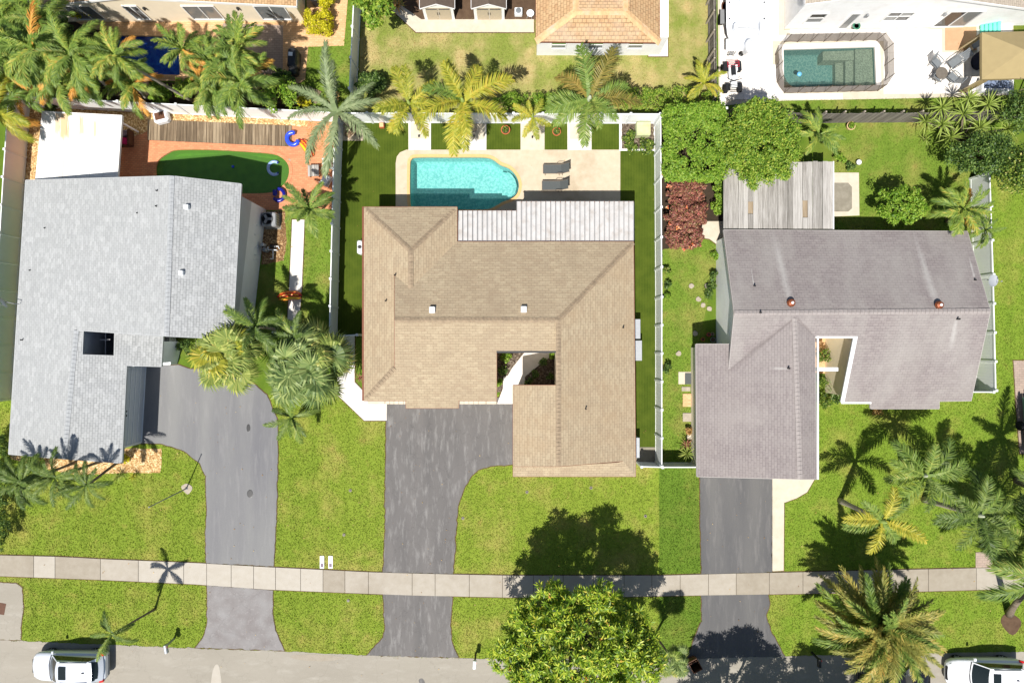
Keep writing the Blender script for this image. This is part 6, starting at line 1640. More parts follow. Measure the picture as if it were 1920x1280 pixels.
om.grid(rws, close=True); om.poly(rws[-1]); om.build("outboard_motor", "white_plastic", bt, smooth=True)
MB().box((bx + .22, by - .5, .6), (.12, .3, .8), bev=.04).lathe((bx + .22, by - .55, .22), [(.05, -.05), (.16, 0), (.05, .05)], 10).build("outboard_leg", "black_plastic", bt)
lad = MB()
for s in (-.16, .16): lad.tube([(bx - .55 + s, by - .72, 1.05), (bx - .55 + s, by - .80, .5)], .02, 6)
for z in (.55, .75, .95): lad.tube([(bx - .75, by - .76, z), (bx - .35, by - .76, z)], .022, 6)
lad.build("ladder", "metal_grey", bt)
for s in (-1, 1):
    for y in (.9, 1.9): MB().lathe((bx + s * 1.07, by + y, 1.86), [(.03, 0), (.03, .08), (.05, .1)], 8).build("cleat", "dark_metal", bt)
tl = thing("boat_trailer", (bx, by + 2, 0), "low metal boat trailer with two wheels under the white boat", "trailer")
MB().beam((bx - .7, by + .2, .5), (bx - .7, by + 5, .5), .1, .12).beam((bx + .7, by + .2, .5), (bx + .7, by + 5, .5), .1, .12).beam((bx - .9, by + 1.6, .38), (bx + .9, by + 1.6, .38), .1, .1).beam((bx - .7, by + 5, .5), (bx, by + 7.6, .5), .1, .12).beam((bx + .7, by + 5, .5), (bx, by + 7.6, .5), .1, .12).beam((bx - .7, by + .6, .62), (bx + .7, by + .6, .62), .1, .24).build("frame", "metal_grey", tl)
for s in (-1, 1):
    MB().tube([(bx + s * 1.0, by + 1.6, .33), (bx + s * 1.24, by + 1.6, .33)], .33, 16).build("wheel", "rubber", tl, smooth=False)
    MB().beam((bx + s * 1.12, by + 1.15, .72), (bx + s * 1.12, by + 2.05, .72), .3, .04).build("fender", "metal_grey", tl)
fs = P(1357, 30)
fw = thing("water_toy", fs, "grey ski board with brown hoops leaning beside the boat", "water ski")
MB().box(fs + Vector((0, 0, .55)), (.16, 1.5, 1.0), bev=.05).build("board", "grey_plastic", fw)
for dy in (-.35, .35): MB().lathe(fs + Vector((-.14, dy, .5)), [(.26, -.03), (.31, 0), (.26, .03), (.22, 0), (.26, -.03)], 14, sx=.4).build("hoop", "brown_fascia", fw)

# ------------------------------------------------------------------ quad bike
q0 = P(1369, 150); qb = thing("quad_bike", q0, "white and red quad bike with black racks by the wooden fence", "quad bike", rz=math.radians(4))
for sx in (-1, 1):
    for y, r_, w_ in ((.62, .27, .26), (-.66, .27, .24)):
        MB().tube([(sx * .34, y, r_), (sx * (.34 + w_), y, r_)], [r_, r_], 14).build("wheel", "rubber", qb, local=True)
    MB().box((sx * .40, .62, .62), (.34, .62, .06), bev=.03).build("fender", "black_plastic", qb, local=True)
    MB().box((sx * .38, -.66, .62), (.30, .46, .06), bev=.03).build("fender", "black_plastic", qb, local=True)
    MB().box((sx * .22, .50, .70), (.14, .42, .05), bev=.02).build("side_panel", "white_plastic", qb, local=True)
MB().box((0, .30, .74), (.30, .62, .16), bev=.06).build("seat", "black_plastic", qb, local=True)
MB().box((0, -.14, .74), (.30, .34, .2), bev=.07).build("tank", "white_plastic", qb, local=True)
MB().box((0, .2, .58), (.56, .9, .1), bev=.05).build("body", "white_plastic", qb, local=True)
MB().box((0, -.55, .66), (.42, .40, .14), bev=.06).build("front_cowl", "white_plastic", qb, local=True)
MB().tube([(-.42, -.30, .98), (-.12, -.38, .92), (.12, -.38, .92), (.42, -.30, .98)], .022, 6).build("handlebar", "black_plastic", qb, local=True)
for y0, y1, nm in ((.52, .92, "rear_rack"), (-.92, -.6, "front_rack")):
    m = MB()
    for k in range(4): m.tube([(-.36, y0 + (y1 - y0) * k / 3, .80), (.36, y0 + (y1 - y0) * k / 3, .80)], .015, 5)
    m.tube([(-.36, y0, .80), (-.36, y1, .80)], .015, 5).tube([(.36, y0, .80), (.36, y1, .80)], .015, 5).build(nm, "black_plastic" if y0 < 0 else "pink_red", qb, local=True)
MB().tube([(-.3, -.98, .5), (-.3, -1.02, .75), (.3, -1.02, .75), (.3, -.98, .5)], .025, 6).build("bumper", "black_plastic", qb, local=True)

# ------------------------------------------------------------------ patio furniture by the teal pool
pt = P(1766, 137, .7); tb = thing("patio_table", (pt.x, pt.y, 0), "round grey patio table among four plastic chairs", "table")
MB().lathe((pt.x, pt.y, 0), [(.36, .66), (.38, .68), (.38, .70), (.0, .71)], 24).build("table_top", plain("table_taupe", lin(108, 101, 92), .5, .4), tb)
for k in range(4): a = .8 + k * 1.571; MB().tube([(pt.x + .3 * math.cos(a), pt.y + .3 * math.sin(a), 0), (pt.x + .2 * math.cos(a), pt.y + .2 * math.sin(a), .68)], .025, 6).build("leg", "grey_plastic", tb)
def chair(label, px, rz, recl=.25, long=False):
    c = P(*px); r = thing("patio_chair", c, label, "chair", "grey plastic patio chairs", rz)
    d = .55 if not long else .75
    MB().box((0, 0, .42), (.5, d, .04), bev=.015).build("seat", "grey_plastic", r, local=True)
    back = MB(); 
    for k in range(5): x = -.2 + k * .1; back.beam((x, -d / 2, .44), (x * 1.05, -d / 2 - recl, .95 if not long else 1.0), .075, .02)
    back.beam((-.26, -d / 2 - recl, .95), (.26, -d / 2 - recl, .95), .05, .07).build("backrest", "grey_plastic", r, local=True)
    for s in (-1, 1):
        MB().tube([(s * .27, -d / 2 - recl * .4, .68), (s * .30, 0, .66), (s * .28, d / 2 - .05, .62), (s * .27, d / 2 - .03, .4)], .03, 6).build("armrest", "grey_plastic", r, local=True)
        for y in (-d / 2 + .04, d / 2 - .04): MB().tube([(s * .24, y, .41), (s * .27, y * 1.1, 0)], .025, 6).build("leg", "grey_plastic", r, local=True)
    return r
chair("grey plastic chair on the pool side of the round table", (1749, 124), math.radians(-135))
chair("reclined slatted grey chair between table and tan canopy", (1783, 122), math.radians(125), .45, True)
chair("grey plastic chair nearest the smooth grass strip", (1751, 148), math.radians(-40))
chair("grey plastic chair on the sofa side of the round table", (1778, 150), math.radians(45), .3)
gz = thing("gazebo", P(1850, 135), "tan canvas gazebo canopy on slim tan posts", "gazebo")
g0, g1, g2, g3 = P(1841, 61, 2.35), P(1841, 149, 2.35), P(1968, 146, 2.35), P(1968, 58, 2.35); pk = (g0 + g1 + g2 + g3) / 4 + Vector((0, 0, .75))
MB().poly([g0, g1, pk]).poly([g1, g2, pk]).poly([g2, g3, pk]).poly([g3, g0, pk]).build("canopy", "tan_canvas", gz)
MB().grid([[p for p in (g0, g1, g2, g3)], [p - Vector((0, 0, .2)) for p in (g0, g1, g2, g3)]], close=True).build("valance", "tan_canvas", gz)
for p in (g0, g1, g2, g3):
    c_ = Vector((p.x, p.y, 0)); ins_ = (Vector((pk.x, pk.y, 0)) - c_).normalized() * .12; c_ += ins_
    MB().tube([c_, c_ + Vector((0, 0, 2.3))], .045, 8).build("post", "tan_metal", gz)
for a, b, cA, cB in ((0, 3, g0, g3), (1, 2, g1, g2)):
    d_ = (cB - cA).normalized(); c_ = Vector((cA.x, cA.y, 0)) + d_ * .1
    rows = [[c_ + d_ * (.12 * k) + Vector((0, .06 * (-1) ** k, z)) for k in range(5)] for z in (.1, 1.2, 2.2)]
    MB().grid(rows).build("curtain", "tan_canvas", gz)
cs = P(1830, 118); cv = thing("covered_grill", cs, "black covered grill in the shade of the tan canopy", "grill")
MB().lathe(cs, [(.45, 0), (.5, .3), (.52, .7), (.4, .95), (.18, 1.05), (.0, 1.08)], 12, sx=.8, sy=1.1).build("cover", "navy_cloth", cv, smooth=True)
cs = P(1820, 88); cv = thing("storage_box", cs, "beige storage box beside the black covered grill", "box")
MB().box(cs + Vector((0, 0, .25)), (.6, .5, .5), .5, bev=.03).build("body", "door_beige", cv); MB().box(cs + Vector((0, 0, .53)), (.64, .54, .06), .5, bev=.02).build("lid", "grey_plastic", cv)
so = thing("outdoor_sofa", P(1858, 166), "white outdoor sofa with blue cushions below the tan canopy", "sofa")
s0 = P(1858, 166)
MB().box(s0 + Vector((0, 0, .18)), (1.9, .75, .3), bev=.05).build("base", "white_plastic", so)
MB().box(s0 + Vector((0, -.33, .5)), (1.9, .16, .5), bev=.05).build("backrest", "white_plastic", so)
for k in (-.6, 0, .6): MB().box(s0 + Vector((k, .06, .4)), (.58, .58, .14), bev=.05).build("cushion", "blue_cushion", so)
for k in (-.6, .1, .65): MB().box(s0 + Vector((k, -.2, .58)), (.46, .16, .36), rx=-.3, bev=.06).build("pillow", "blue_cushion" if k else "white_plastic", so)
for s in (-1, 1): MB().box(s0 + Vector((s * .95, 0, .35)), (.14, .8, .6), bev=.04).build("armrest", "white_plastic", so)
tw = P(1850, 55); to = thing("pool_float", tw, "aqua green inflatable mat by the glass doors", "inflatable")
m = MB()
for k in range(5): m.tube([tw + Vector((-.4 + k * .2, -.55, .14 + .1 * k)), tw + Vector((-.4 + k * .2, .55, .14 + .1 * k))], .11, 8)
m.build("mat", "aqua_cloth", to, smooth=True)

# mesh pool fence
def meshmat():
    t = NT("pool_mesh"); t.fin(lin(92, 76, 58), .8, .1)
    tr = t.n("BsdfTransparent"); mx = t.n("MixShader"); mx.inputs[0].default_value = .62
    t.l(tr.outputs[0], mx.inputs[1]); t.l(t.b.outputs[0], mx.inputs[2]); t.l(mx.outputs[0], t.out.inputs[0])
meshmat()
pf = thing("pool_fence", P(1556, 127), "brown mesh safety fence on slim poles around the teal pool", "fence")
ring_ = PL([(1470, 80), (1643, 77), (1657, 96), (1658, 152), (1645, 171), (1470, 175), (1456, 155), (1453, 103)])
for a, b in zip(ring_, ring_[1:] + ring_[:1]):
    L = (b - a).length; n = max(1, round(L / .85))
    for i in range(n):
        p, q = a.lerp(b, i / n), a.lerp(b, (i + 1) / n)
        MB().tube([p, p + Vector((0, 0, 1.2))], .022, 6).build("pole", "screen_mesh_pole", pf)
        sag = Vector((0, 0, .04)); nrm = Vector((-(q - p).y, (q - p).x, 0)).normalized() * .03
        mid = (p + q) / 2 + nrm
        MB().grid([[p + Vector((0, 0, .03)), mid + Vector((0, 0, .03)), q + Vector((0, 0, .03))], [p + Vector((0, 0, 1.18)), mid + Vector((0, 0, 1.12)), q + Vector((0, 0, 1.18))]]).build("mesh_panel", "pool_mesh", pf)
fd = P(1500, 138); o = MB().lathe(fd + Vector((0, 0, -.1)), [(.12, -.04), (.16, .0), (.13, .05), (.05, .09), (.0, .09)], 14).build("chlorine_floater", "light_blue", origin=fd, smooth=True); tag(o, "light blue round floater on the teal pool", "floater")

# ------------------------------------------------------------------ sheds
def shed(label, x0, x1, ybase):
    a, b = P(x0, ybase), P(x1, ybase); w = (b - a).length; c = (a + b) / 2
    r = thing("garden_shed", c, label, "shed", "twin garden sheds"); D = 2.6; e, pkz = 1.75, 2.25
    m = MB().poly([a, b, b + Vector((0, 0, e)), c + Vector((0, 0, pkz)), a + Vector((0, 0, e))]); m.build("front_wall", "white_paint", r)
    dv = Vector((0, D, 0))
    MB().poly([b, b + dv, b + dv + Vector((0, 0, e)), b + Vector((0, 0, e))]).build("side_wall", "shed_brown", r); MB().poly([a + dv, a, a + Vector((0, 0, e)), a + dv + Vector((0, 0, e))]).build("side_wall", "shed_brown", r)
    o_ = Vector((0, -.12, 0)); l_ = Vector((-.12, 0, e - .05)); r_ = Vector((.12, 0, e - .05)); t_ = Vector((0, 0, pkz + .03))
    roof(r, [([a + l_ + o_, c + t_ + o_, c + t_ + dv, a + l_ + dv], "shed_brown"), ([c + t_ + o_, b + r_ + o_, b + r_ + dv, c + t_ + dv], "shed_brown")], "white_paint", .1)
    for s in (-1, 1):
        dc = c + Vector((s * w * .205, -.02, .82)); d_ = MB().box(dc, (w * .39, .04, 1.5)).build("door", "door_beige", r)
        MB().box(dc + Vector((-s * w * .17, -.03, .05)), (.03, .04, .3)).build("handle", "dark_metal", d_)
        MB().box(dc + Vector((0, -.03, .62)), (w * .34, .02, .1)).build("vent_strip", "glass_dark", d_)
shed("beige-doored garden shed at the bend of the concrete path", 797, 853, 37)
shed("beige-doored garden shed beside the white box fan", 890, 946, 37)
f0 = P(972, 26); fn = thing("box_fan", f0, "white square fan housing lying beside the shed", "fan")
MB().box(f0 + Vector((0, 0, .2)), (.5, .45, .4), bev=.04).build("housing", "white_plastic", fn); MB().lathe(f0 + Vector((0, 0, .4)), [(.16, 0), (.18, .03), (.05, .05), (.0, .05)], 14).build("grille", "grey_plastic", fn)
f0 = P(994, 31); fn = thing("garden_stool", f0, "white folding stool by the brown-tiled roof corner", "stool")
MB().lathe(f0, [(.22, .4), (.24, .43), (.0, .44)], 16).build("seat", "white_plastic", fn)
for k in range(4): a = k * 1.57 + .5; MB().tube([f0 + Vector((.25 * math.cos(a), .25 * math.sin(a), 0)), f0 + Vector((.12 * math.cos(a), .12 * math.sin(a), .41))], .015, 5).build("leg", "metal_pale", fn)

# ------------------------------------------------------------------ top left yard
c0 = P(556, 122); cg = thing("covered_grill", c0, "large black covered barbecue with a paper tag on the brick paving", "grill", rz=math.radians(-3))
MB().box((0, .1, .5), (.62, 1.3, 1.0), bev=.14).box((0, -.62, .42), (.55, .5, .84), bev=.16).build("cover", "black_plastic", cg, local=True)
MB().box((-.08, .28, 1.012), (.26, .24, .01)).build("paper_tag", "white_plastic", cg, local=True)
c0 = P(588, 180); pl = thing("wooden_pallet", c0, "weathered wooden pallet leaning by the back fence", "pallet", rz=math.radians(-25))
for k in range(6): MB().box((-.35 + k * .14, 0, .12), (.11, .85, .03)).build("slat", "deck_wood", pl, local=True)
for y in (-.36, 0, .36): MB().box((0, y, .06), (.8, .08, .09)).build("runner", "deck_wood", pl, local=True)
c0 = P(596, 6); gr = thing("kettle_grill", c0, "black grill at the beige house corner", "grill")
MB().box(c0 + Vector((0, 0, .45)), (.5, .6, .9), bev=.06).build("cabinet", "black_plastic", gr); MB().lathe(c0 + Vector((.1, -.05, .9)), [(.22, 0), (.2, .12), (.0, .16)], 14).build("lid", "metal_pale", gr)

# ------------------------------------------------------------------ brick patio of the grey-roofed house
c0 = P(308, 223); bxo = thing("deck_box", c0, "white rounded planter box with brown soil on the gravel", "planter", rz=math.radians(14))
MB().box((0, 0, .3), (.95, .78, .6), bev=.14).build("shell", "white_plastic", bxo, local=True); MB().box((0, 0, .595), (.62, .46, .04)).build("soil", "bin_brown", bxo, local=True)
c0 = P(240, 262); sf = thing("wicker_sofa", c0, "dark wicker sofa with pink and mauve cushions under the white cover", "sofa")
MB().box(c0 + Vector((0, 0, .2)), (.85, 1.0, .36), bev=.05).build("base", "bin_brown", sf); MB().box(c0 + Vector((.38, 0, .45)), (.14, 1.0, .5), bev=.04).build("backrest", "bin_brown", sf)
for y, mt in ((.26, "mauve_cloth"), (-.22, "magenta_cloth")): MB().box(c0 + Vector((.05, y, .46)), (.42, .42, .2), rz=y, bev=.08).build("cushion", mt, sf)
MB().box(c0 + Vector((-.3, 0, .42)), (.35, .9, .1), bev=.03).build("seat_cushion", "door_beige", sf)

def hotdog(label, c, rz, L=1.35, tilt=0.0):
    r = thing("pool_float", c, label, "inflatable", rz=rz); r.rotation_euler = (tilt, 0, rz)
    def sausage(y, z, rad, l, mat, nm, bow=.08):
        pts = [(x, y + bow * (1 - (2 * k / 8 - 1) ** 2), z) for k in range(9) for x in [-l / 2 + l * k / 8]]
        rr = [rad * math.sqrt(max(.08, 1 - (2 * k / 8 - 1) ** 4)) for k in range(9)]
        MB().tube(pts, rr, 10).build(nm, mat, r, local=True, smooth=True)
    sausage(-.15, .15, .15, L * .9, "orange_vinyl", "bun"); sausage(.14, .13, .13, L * .9, "orange_vinyl", "bun", .1); sausage(.02, .22, .13, L, "red_vinyl", "sausage", .1)
    z = [(-L * .38 + L * .76 * k / 14, .03 + .1 * (1 - (2 * k / 14 - 1) ** 2) * .8 + (.035 if k % 2 else -.035), .35) for k in range(15)]
    MB().tube(z, .025, 6).build("mustard", "yellow_vinyl", r, local=True, smooth=True)
    sausage(-.17, .22, .09, L * .78, "yellow_vinyl", "bun_top")
    return r
hotdog("red and yellow hot dog float on the brick patio", P(576, 280), math.radians(-57), 1.35)
hotdog("hot dog float lying across the white side path", P(545, 556), math.radians(4), 1.6)
def ring_float(label, c, R_, r_, a0, a1, mat, tilt, rz, handles=None):
    o = thing("pool_float", c, label, "inflatable"); o.rotation_euler = (tilt[0], tilt[1], rz)
    n = 16; pts = [(R_ * math.cos(a0 + (a1 - a0) * k / n), R_ * 1.05 * math.sin(a0 + (a1 - a0) * k / n), 0) for k in range(n + 1)]
    MB().tube(pts, [r_ * (.75 if k in (0, n) else 1) for k in range(n + 1)], 10).build("tube", mat, o, local=True, smooth=True)
    if handles:
        for p in (pts[0], pts[-1]): MB().lathe(Vector(p) + Vector((0, 0, r_ * .7)), [(.05, 0), (.055, .03), (.0, .035)], 10).build("cup_holder", "navy_vinyl", o, local=True)
    return o
ring_float("bright blue ring float half on the plank deck", P(551, 262) + Vector((0, 0, .22)), .36, .15, .6, 5.6, "blue_vinyl", (.1, -.1), .5)
ring_float("pale blue horseshoe float on the murky green pool", P(514, 315) + Vector((.0, 0, -.04)), .40, .10, .9, 5.4, "clear_blue_vinyl", (0, 0), 0, True)
o_ = ring_float("dark blue lounge float at the murky pool's edge", P(524, 366) + Vector((0, 0, .16)), .36, .12, -2.6, 1.8, "navy_vinyl", (.05, 0), .0)
MB().box((-.22, .12, .05), (.3, .42, .18), bev=.08).build("backrest", "navy_vinyl", o_, local=True)
b0 = P(436, 312) + Vector((0, 0, -.06)); tag(MB().lathe((b0.x, b0.y, b0.z), [(.0, -.09), (.06, -.07), (.09, 0), (.06, .07), (.0, .09)], 12).build("pool_ball", "blue_vinyl", origin=b0, smooth=True), "small blue ball floating on the murky green pool", "ball")
b0 = P(528, 593); bb = thing("beach_ball", b0, "pink and white beach ball beside the white side path", "ball")
for k in range(6):
    m = MB(); a0, a1 = k * 1.0472, (k + 1) * 1.0472
    m.grid([[b0 + Vector((.16 * math.cos(e) * math.cos(a), .16 * math.cos(e) * math.sin(a), .16 + .16 * math.sin(e))) for a in (a0, (a0 + a1) / 2, a1)] for e in (-1.5, -.9, -.3, .3, .9, 1.5)])
    m.build("gore", "white_plastic" if k % 2 else "pink_red", bb, smooth=True)
def armchair(label, px, rz, s=.62):
    c = P(*px); r = thing("patio_armchair", c, label, "chair", "white patio armchairs", rz)
    MB().box((0, 0, .3), (s, s, .12), bev=.04).build("seat", "white_plastic", r, local=True); MB().box((0, -s / 2 + .03, .58), (s, .1, .5), rx=.2, bev=.04).build("backrest", "metal_pale", r, local=True)
    for k in (-1, 1):
        MB().box((k * s / 2, 0, .5), (.08, s, .08), bev=.03).build("armrest", "white_plastic", r, local=True)
        for y in (-.25, .25): MB().box((k * (s / 2 - .03), y, .13), (.06, .06, .26)).build("leg", "metal_pale", r, local=True)
armchair("white patio armchair beside the square table at the vinyl fence", (616, 310), math.radians(92)); armchair("white patio armchair facing the feathery palm at the vinyl fence", (614, 341), math.radians(60))
c0 = P(591, 323); tb = thing("side_table", c0, "weathered square table on the brick patio", "table", rz=.03)
for k in range(5): MB().box((-.28 + k * .14, 0, .42), (.13, .72, .03)).build("slat", "grey_wood", tb, local=True)
for sx in (-1, 1):
    for sy in (-1, 1): MB().box((sx * .28, sy * .3, .2), (.06, .06, .41)).build("leg", "deck_wood", tb, local=True)
c0 = P(542, 301); tag(MB().lathe(c0, [(.11, 0), (.11, .02), (.0, .022)], 14).build("skimmer_lid", "stone_pale", origin=c0), "round pale skimmer lid in the brick paving", "lid")

# air conditioner and pool pump
c0 = P(512, 415); ac = thing("air_conditioner", c0, "grey air conditioner with round fan beside the tall side wall", "air conditioner")
MB().box(c0 + Vector((0, 0, .4)), (.92, .92, .8), bev=.08).build("cabinet", "metal_grey", ac)
MB().lathe(c0 + Vector((-.1, .02, .79)), [(.36, 0), (.38, .03), (.35, .03), (.33, -.0)], 22).build("fan_rim", "dark_metal", ac); MB().lathe(c0 + Vector((-.1, .02, .8)), [(.33, 0), (.0, .001)], 18).build("fan_well", "interior_black", ac)
for k in range(3): a = k * 2.094; MB().beam(c0 + Vector((-.1, .02, .815)), c0 + Vector((-.1 + .3 * math.cos(a), .02 + .3 * math.sin(a), .815)), .16, .012).build("blade", "metal_grey", ac)
for k in range(5): MB().box(c0 + Vector((.465, -.3 + k * .15, .4)), (.012, .03, .7)).build("louvre", "dark_metal", ac)
MB().box(c0 + Vector((0, 0, -.0)), (1.05, 1.05, .08)).build("pad", "old_concrete", ac)
c0 = P(512, 470); pu = thing("pool_pump", c0, "pool pump and filter with white pipes on brown stones", "pool pump")
MB().lathe(c0 + Vector((-.35, .0, 0)), [(.13, 0), (.15, .1), (.15, .6), (.1, .72), (.0, .75)], 14).build("filter_tank", "grey_plastic", pu, smooth=True)
MB().tube([c0 + Vector((-.1, .25, .22)), c0 + Vector((.25, .25, .22))], .12, 12).build("motor", "black_plastic", pu)
MB().box(c0 + Vector((-.45, .3, .5)), (.22, .2, .5), bev=.03).build("timer_box", "metal_pale", pu)
for pts in ([(-.2, .02, .3), (.1, .02, .3), (.1, -.55, .3), (-.05, -.55, .3), (-.05, -.55, .05)], [(.1, .02, .3), (.32, .0, .3), (.32, -.02, .03)], [(.28, .25, .25), (.42, .25, .25), (.42, .12, .05)], [(-.2, .2, .35), (-.15, .05, .55), (-.2, 0, .3)]):
    MB().tube([c0 + Vector(p) for p in pts], .032, 8).build("pipe", "white_plastic", pu)
c0 = P(679.5, 466); ac = thing("air_conditioner", c0, "small white air conditioner at the left edge of the tan roof", "air conditioner")
MB().box(c0 + Vector((.0, 0, .4)), (.36, .86, .8), bev=.08).build("cabinet", "white_plastic", ac); MB().lathe(c0 + Vector((-.0, 0, .8)), [(.12, 0), (.12, .015), (.0, .016)], 14).build("fan_grille", "dark_metal", ac)

# ------------------------------------------------------------------ around the aqua pool
def lounger(label, px):
    c = P(*px, .35); c.z = 0; r = thing("sun_lounger", c, label, "sun lounger", "sling sun loungers on the pool deck")
    MB().box((-.12, 0, .36), (1.15, .56, .025)).build("sling_seat", "sling_grey", r, local=True)
    MB().beam((.46, 0, .37), (.92, 0, .86), .56, .025).build("sling_back", "sling_grey", r, local=True)
    for s in (-1, 1):
        MB().tube([(-.70, s * .29, .365), (.46, s * .29, .375), (.94, s * .29, .88)], .02, 6).build("frame_rail", "frame_bronze", r, local=True)
        MB().tube([(.15, s * .31, .37), (.2, s * .31, .58), (.5, s * .31, .60), (.62, s * .31, .55)], .018, 6).build("armrest", "frame_bronze", r, local=True)
        for x in (-.6, .3, .5): MB().tube([(x, s * .28, .36), (x + .05, s * .33, 0)], .016, 6).build("leg", "frame_bronze", r, local=True)
    MB().tube([(-.70, -.29, .365), (-.70, .29, .365)], .02, 6).build("end_bar", "frame_bronze", r, local=True)
lounger("grey sling lounger on the pool deck, nearer the palm strips", (1039, 317)); lounger("grey sling lounger on the pool deck, nearer the white patio cover", (1037, 348))
def pot(label, px, r_, h_, mat, plant=None, square=False):
    c = P(*px); o = thing("plant_pot", c, label, "pot")
    if square:
        MB().box(c + Vector((0, 0, h_ / 2)), (r_ * 2, r_ * 2, h_), bev=.03).build("pot", mat, o); MB().box(c + Vector((0, 0, h_ - .01)), (r_ * 1.6, r_ * 1.6, .04)).build("soil", "pot_tan", o)
    else:
        MB().lathe(c, [(r_ * .7, 0), (r_, h_ * .85), (r_ * 1.06, h_ * .87), (r_ * 1.06, h_), (r_ * .88, h_), (r_ * .85, h_ * .85)], 18).build("pot", mat, o, smooth=False); MB().lathe(c, [(r_ * .88, h_ * .86), (.0, h_ * .88)], 16).build("soil", "mulch_ground", o)
    if plant:
        v = leaf_cloud([c + Vector((0, 0, h_ + .12))] * 3, [.22] * 3, 30, .13, .07, .6, int(px[0])); quads_obj("foliage", v, plant, o, c)
pot("small square terracotta planter on the turf by the back fence", (717, 237), .16, .3, "terracotta", None, True)
pot("round terracotta pot with sparse plant on the second turf square", (948, 247), .28, .4, "terracotta", "leaf_mixed"); pot("round terracotta pot on the turf under the tall green palm", (1043, 250), .26, .38, "terracotta", "leaf_mixed")
pot("tan clay pot with a seedling by the weathered picket fence", (1591, 239), .26, .36, "pot_tan", "leaf_hedge")
c0 = P(1203, 247); ub = thing("utility_box", c0, "pale green utility cabinet in the corner bed", "utility box")
MB().box(c0 + Vector((0, 0, .36)), (.9, .86, .72), bev=.05).build("cabinet", plain("utility_green", lin(186, 194, 150), .6, .3, dirt=(lin(206, 170, 110), 2.0, .6)), ub); MB().box(c0 + Vector((0, -.1, .735)), (.8, .5, .03), bev=.01).build("lid", "utility_green", ub)
for i, (x, y) in enumerate(((676, 257), (786, 257), (889, 257), (998, 259), (1087, 259))):
    c = P(x, y); sl = thing("spotlight", c, ["small black spotlight on the square concrete pad", "small black spotlight on the first palm strip from the square pad", "small black spotlight on the second palm strip from the square pad", "small black spotlight by the small young palm", "small black spotlight by the tall green palm"][i], "lamp", "garden spotlights at the palms")
    MB().tube([c, c + Vector((0, 0, .12))], .015, 6).build("stake", "black_plastic", sl); MB().tube([c + Vector((0, -.05, .13)), c + Vector((0, .08, .2))], [.04, .06], 8).build("head", "black_plastic", sl)
for i, (x, ya, yb_, w_, lb) in enumerate(((1195, 598, 635, .34, "grey metal cabinet on the turf strip, upper of a touching pair"), (1197, 638, 676, .40, "grey metal cabinet on the turf strip, lower of a touching pair"), (1195, 820, 858, .24, "narrow pale cabinet near the side gate"))):
    a, b = P(x, ya, .95), P(x, yb_, .95); c = (a + b) / 2; c.z = 0; o = thing("metal_cabinet", c, lb, "cabinet")
    MB().box(c + Vector((-.1, 0, .47)), (w_ + .2, abs(a.y - b.y) * .97, .94), bev=.03).build("body", "metal_pale", o); MB().box(c + Vector((-.1, 0, .955)), (w_ + .24, abs(a.y - b.y) * .99, .03), bev=.01).build("lid", "metal_pale", o)
c0 = P(657, 246); rk = []
for i, (dx, dy, s_, lb) in enumerate(((.25, .0, .28, "rough brown boulder on the square pad"), (-.1, -.25, .2, "smaller brown boulder beside the silver palm trunk"))):
    p = c0 + Vector((dx, dy, 0)); m = MB(); q = random.Random(i)
    m.lathe(p, [(s_, -.02), (s_ * 1.1, s_ * .4), (s_ * .8, s_ * .9), (s_ * .3, s_ * 1.15), (.0, s_ * 1.2)], 9)
    m.v = [(a + q.uniform(-.05, .05), b + q.uniform(-.05, .05), z_ + q.uniform(-.03, .03)) for a, b, z_ in m.v]
    tag(m.build("boulder", "rock", origin=p), lb, "rock")

# ------------------------------------------------------------------ front yards and street
for x, lb in ((604, "white water meter box nearer the smooth driveway"), (620, "white water meter box nearer the worn driveway")):
    c = P(x, 1053); o = thing("meter_box", c, lb, "meter box", "water meter boxes by the sidewalk")
    MB().box(c + Vector((0, 0, .02)), (.28, .82, .06), bev=.02).build("lid", "white_plastic", o); MB().box(c + Vector((0, -.2, .053)), (.18, .24, .012)).build("reader_flap", "mauve_cloth", o)
for (x, y, rx, ry, lb) in ((466, 802, .12, .25, "small oval dark stain cover on the smooth driveway"), (469, 925, .19, .26, "black round patch cover on the smooth driveway")):
    c = P(x, y); o = MB().lathe(c, [(1.0, 0), (1.0, .026), (.9, .03), (.0, .031)], 18, sx=rx, sy=ry).build("drain_cover", "black_plastic", origin=c); tag(o, lb, "drain cover")
for i, (x, y) in enumerate(((657, 919), (645, 1002), (988, 922), (868, 971), (1108, 914), (1210, 967), (653, 1125))):
    c = P(x, y); o = thing("sprinkler_ring", c, ["pale sprinkler ring farther from the sidewalk, between the driveways", "pale sprinkler ring above the meter boxes, between the driveways", "pale sprinkler ring below the tan roof's corner", "pale sprinkler ring at the worn driveway's curve", "pale sprinkler ring below the tan roof's middle", "pale sprinkler ring at the edge of the big tree's shade", "pale sprinkler ring on the verge below the meter boxes"][i], "sprinkler", "sprinkler rings in the yellowish lawn")
    MB().lathe(c, [(.10, 0), (.10, .04), (.055, .04), (.05, .02)], 12).build("ring", "old_concrete", o); MB().lathe(c, [(.045, 0), (.045, .06), (.0, .061)], 8).build("head", "black_plastic", o)
a, b = P(350, 915), P(280, 950, 4.6); fp = thing("flagpole", a, "slim bare grey pole in a pale gravel ring", "pole")
MB().tube([a, a.lerp(b, .5), b], [.04, .035, .025], 8).build("pole", "metal_grey", fp); MB().lathe(b, [(.03, -.02), (.05, .03), (.03, .07), (.0, .08)], 10).build("finial", "metal_grey", fp); MB().lathe(a, [(.1, 0), (.1, .04), (.045, .1)], 12).build("base_plate", "metal_grey", fp)
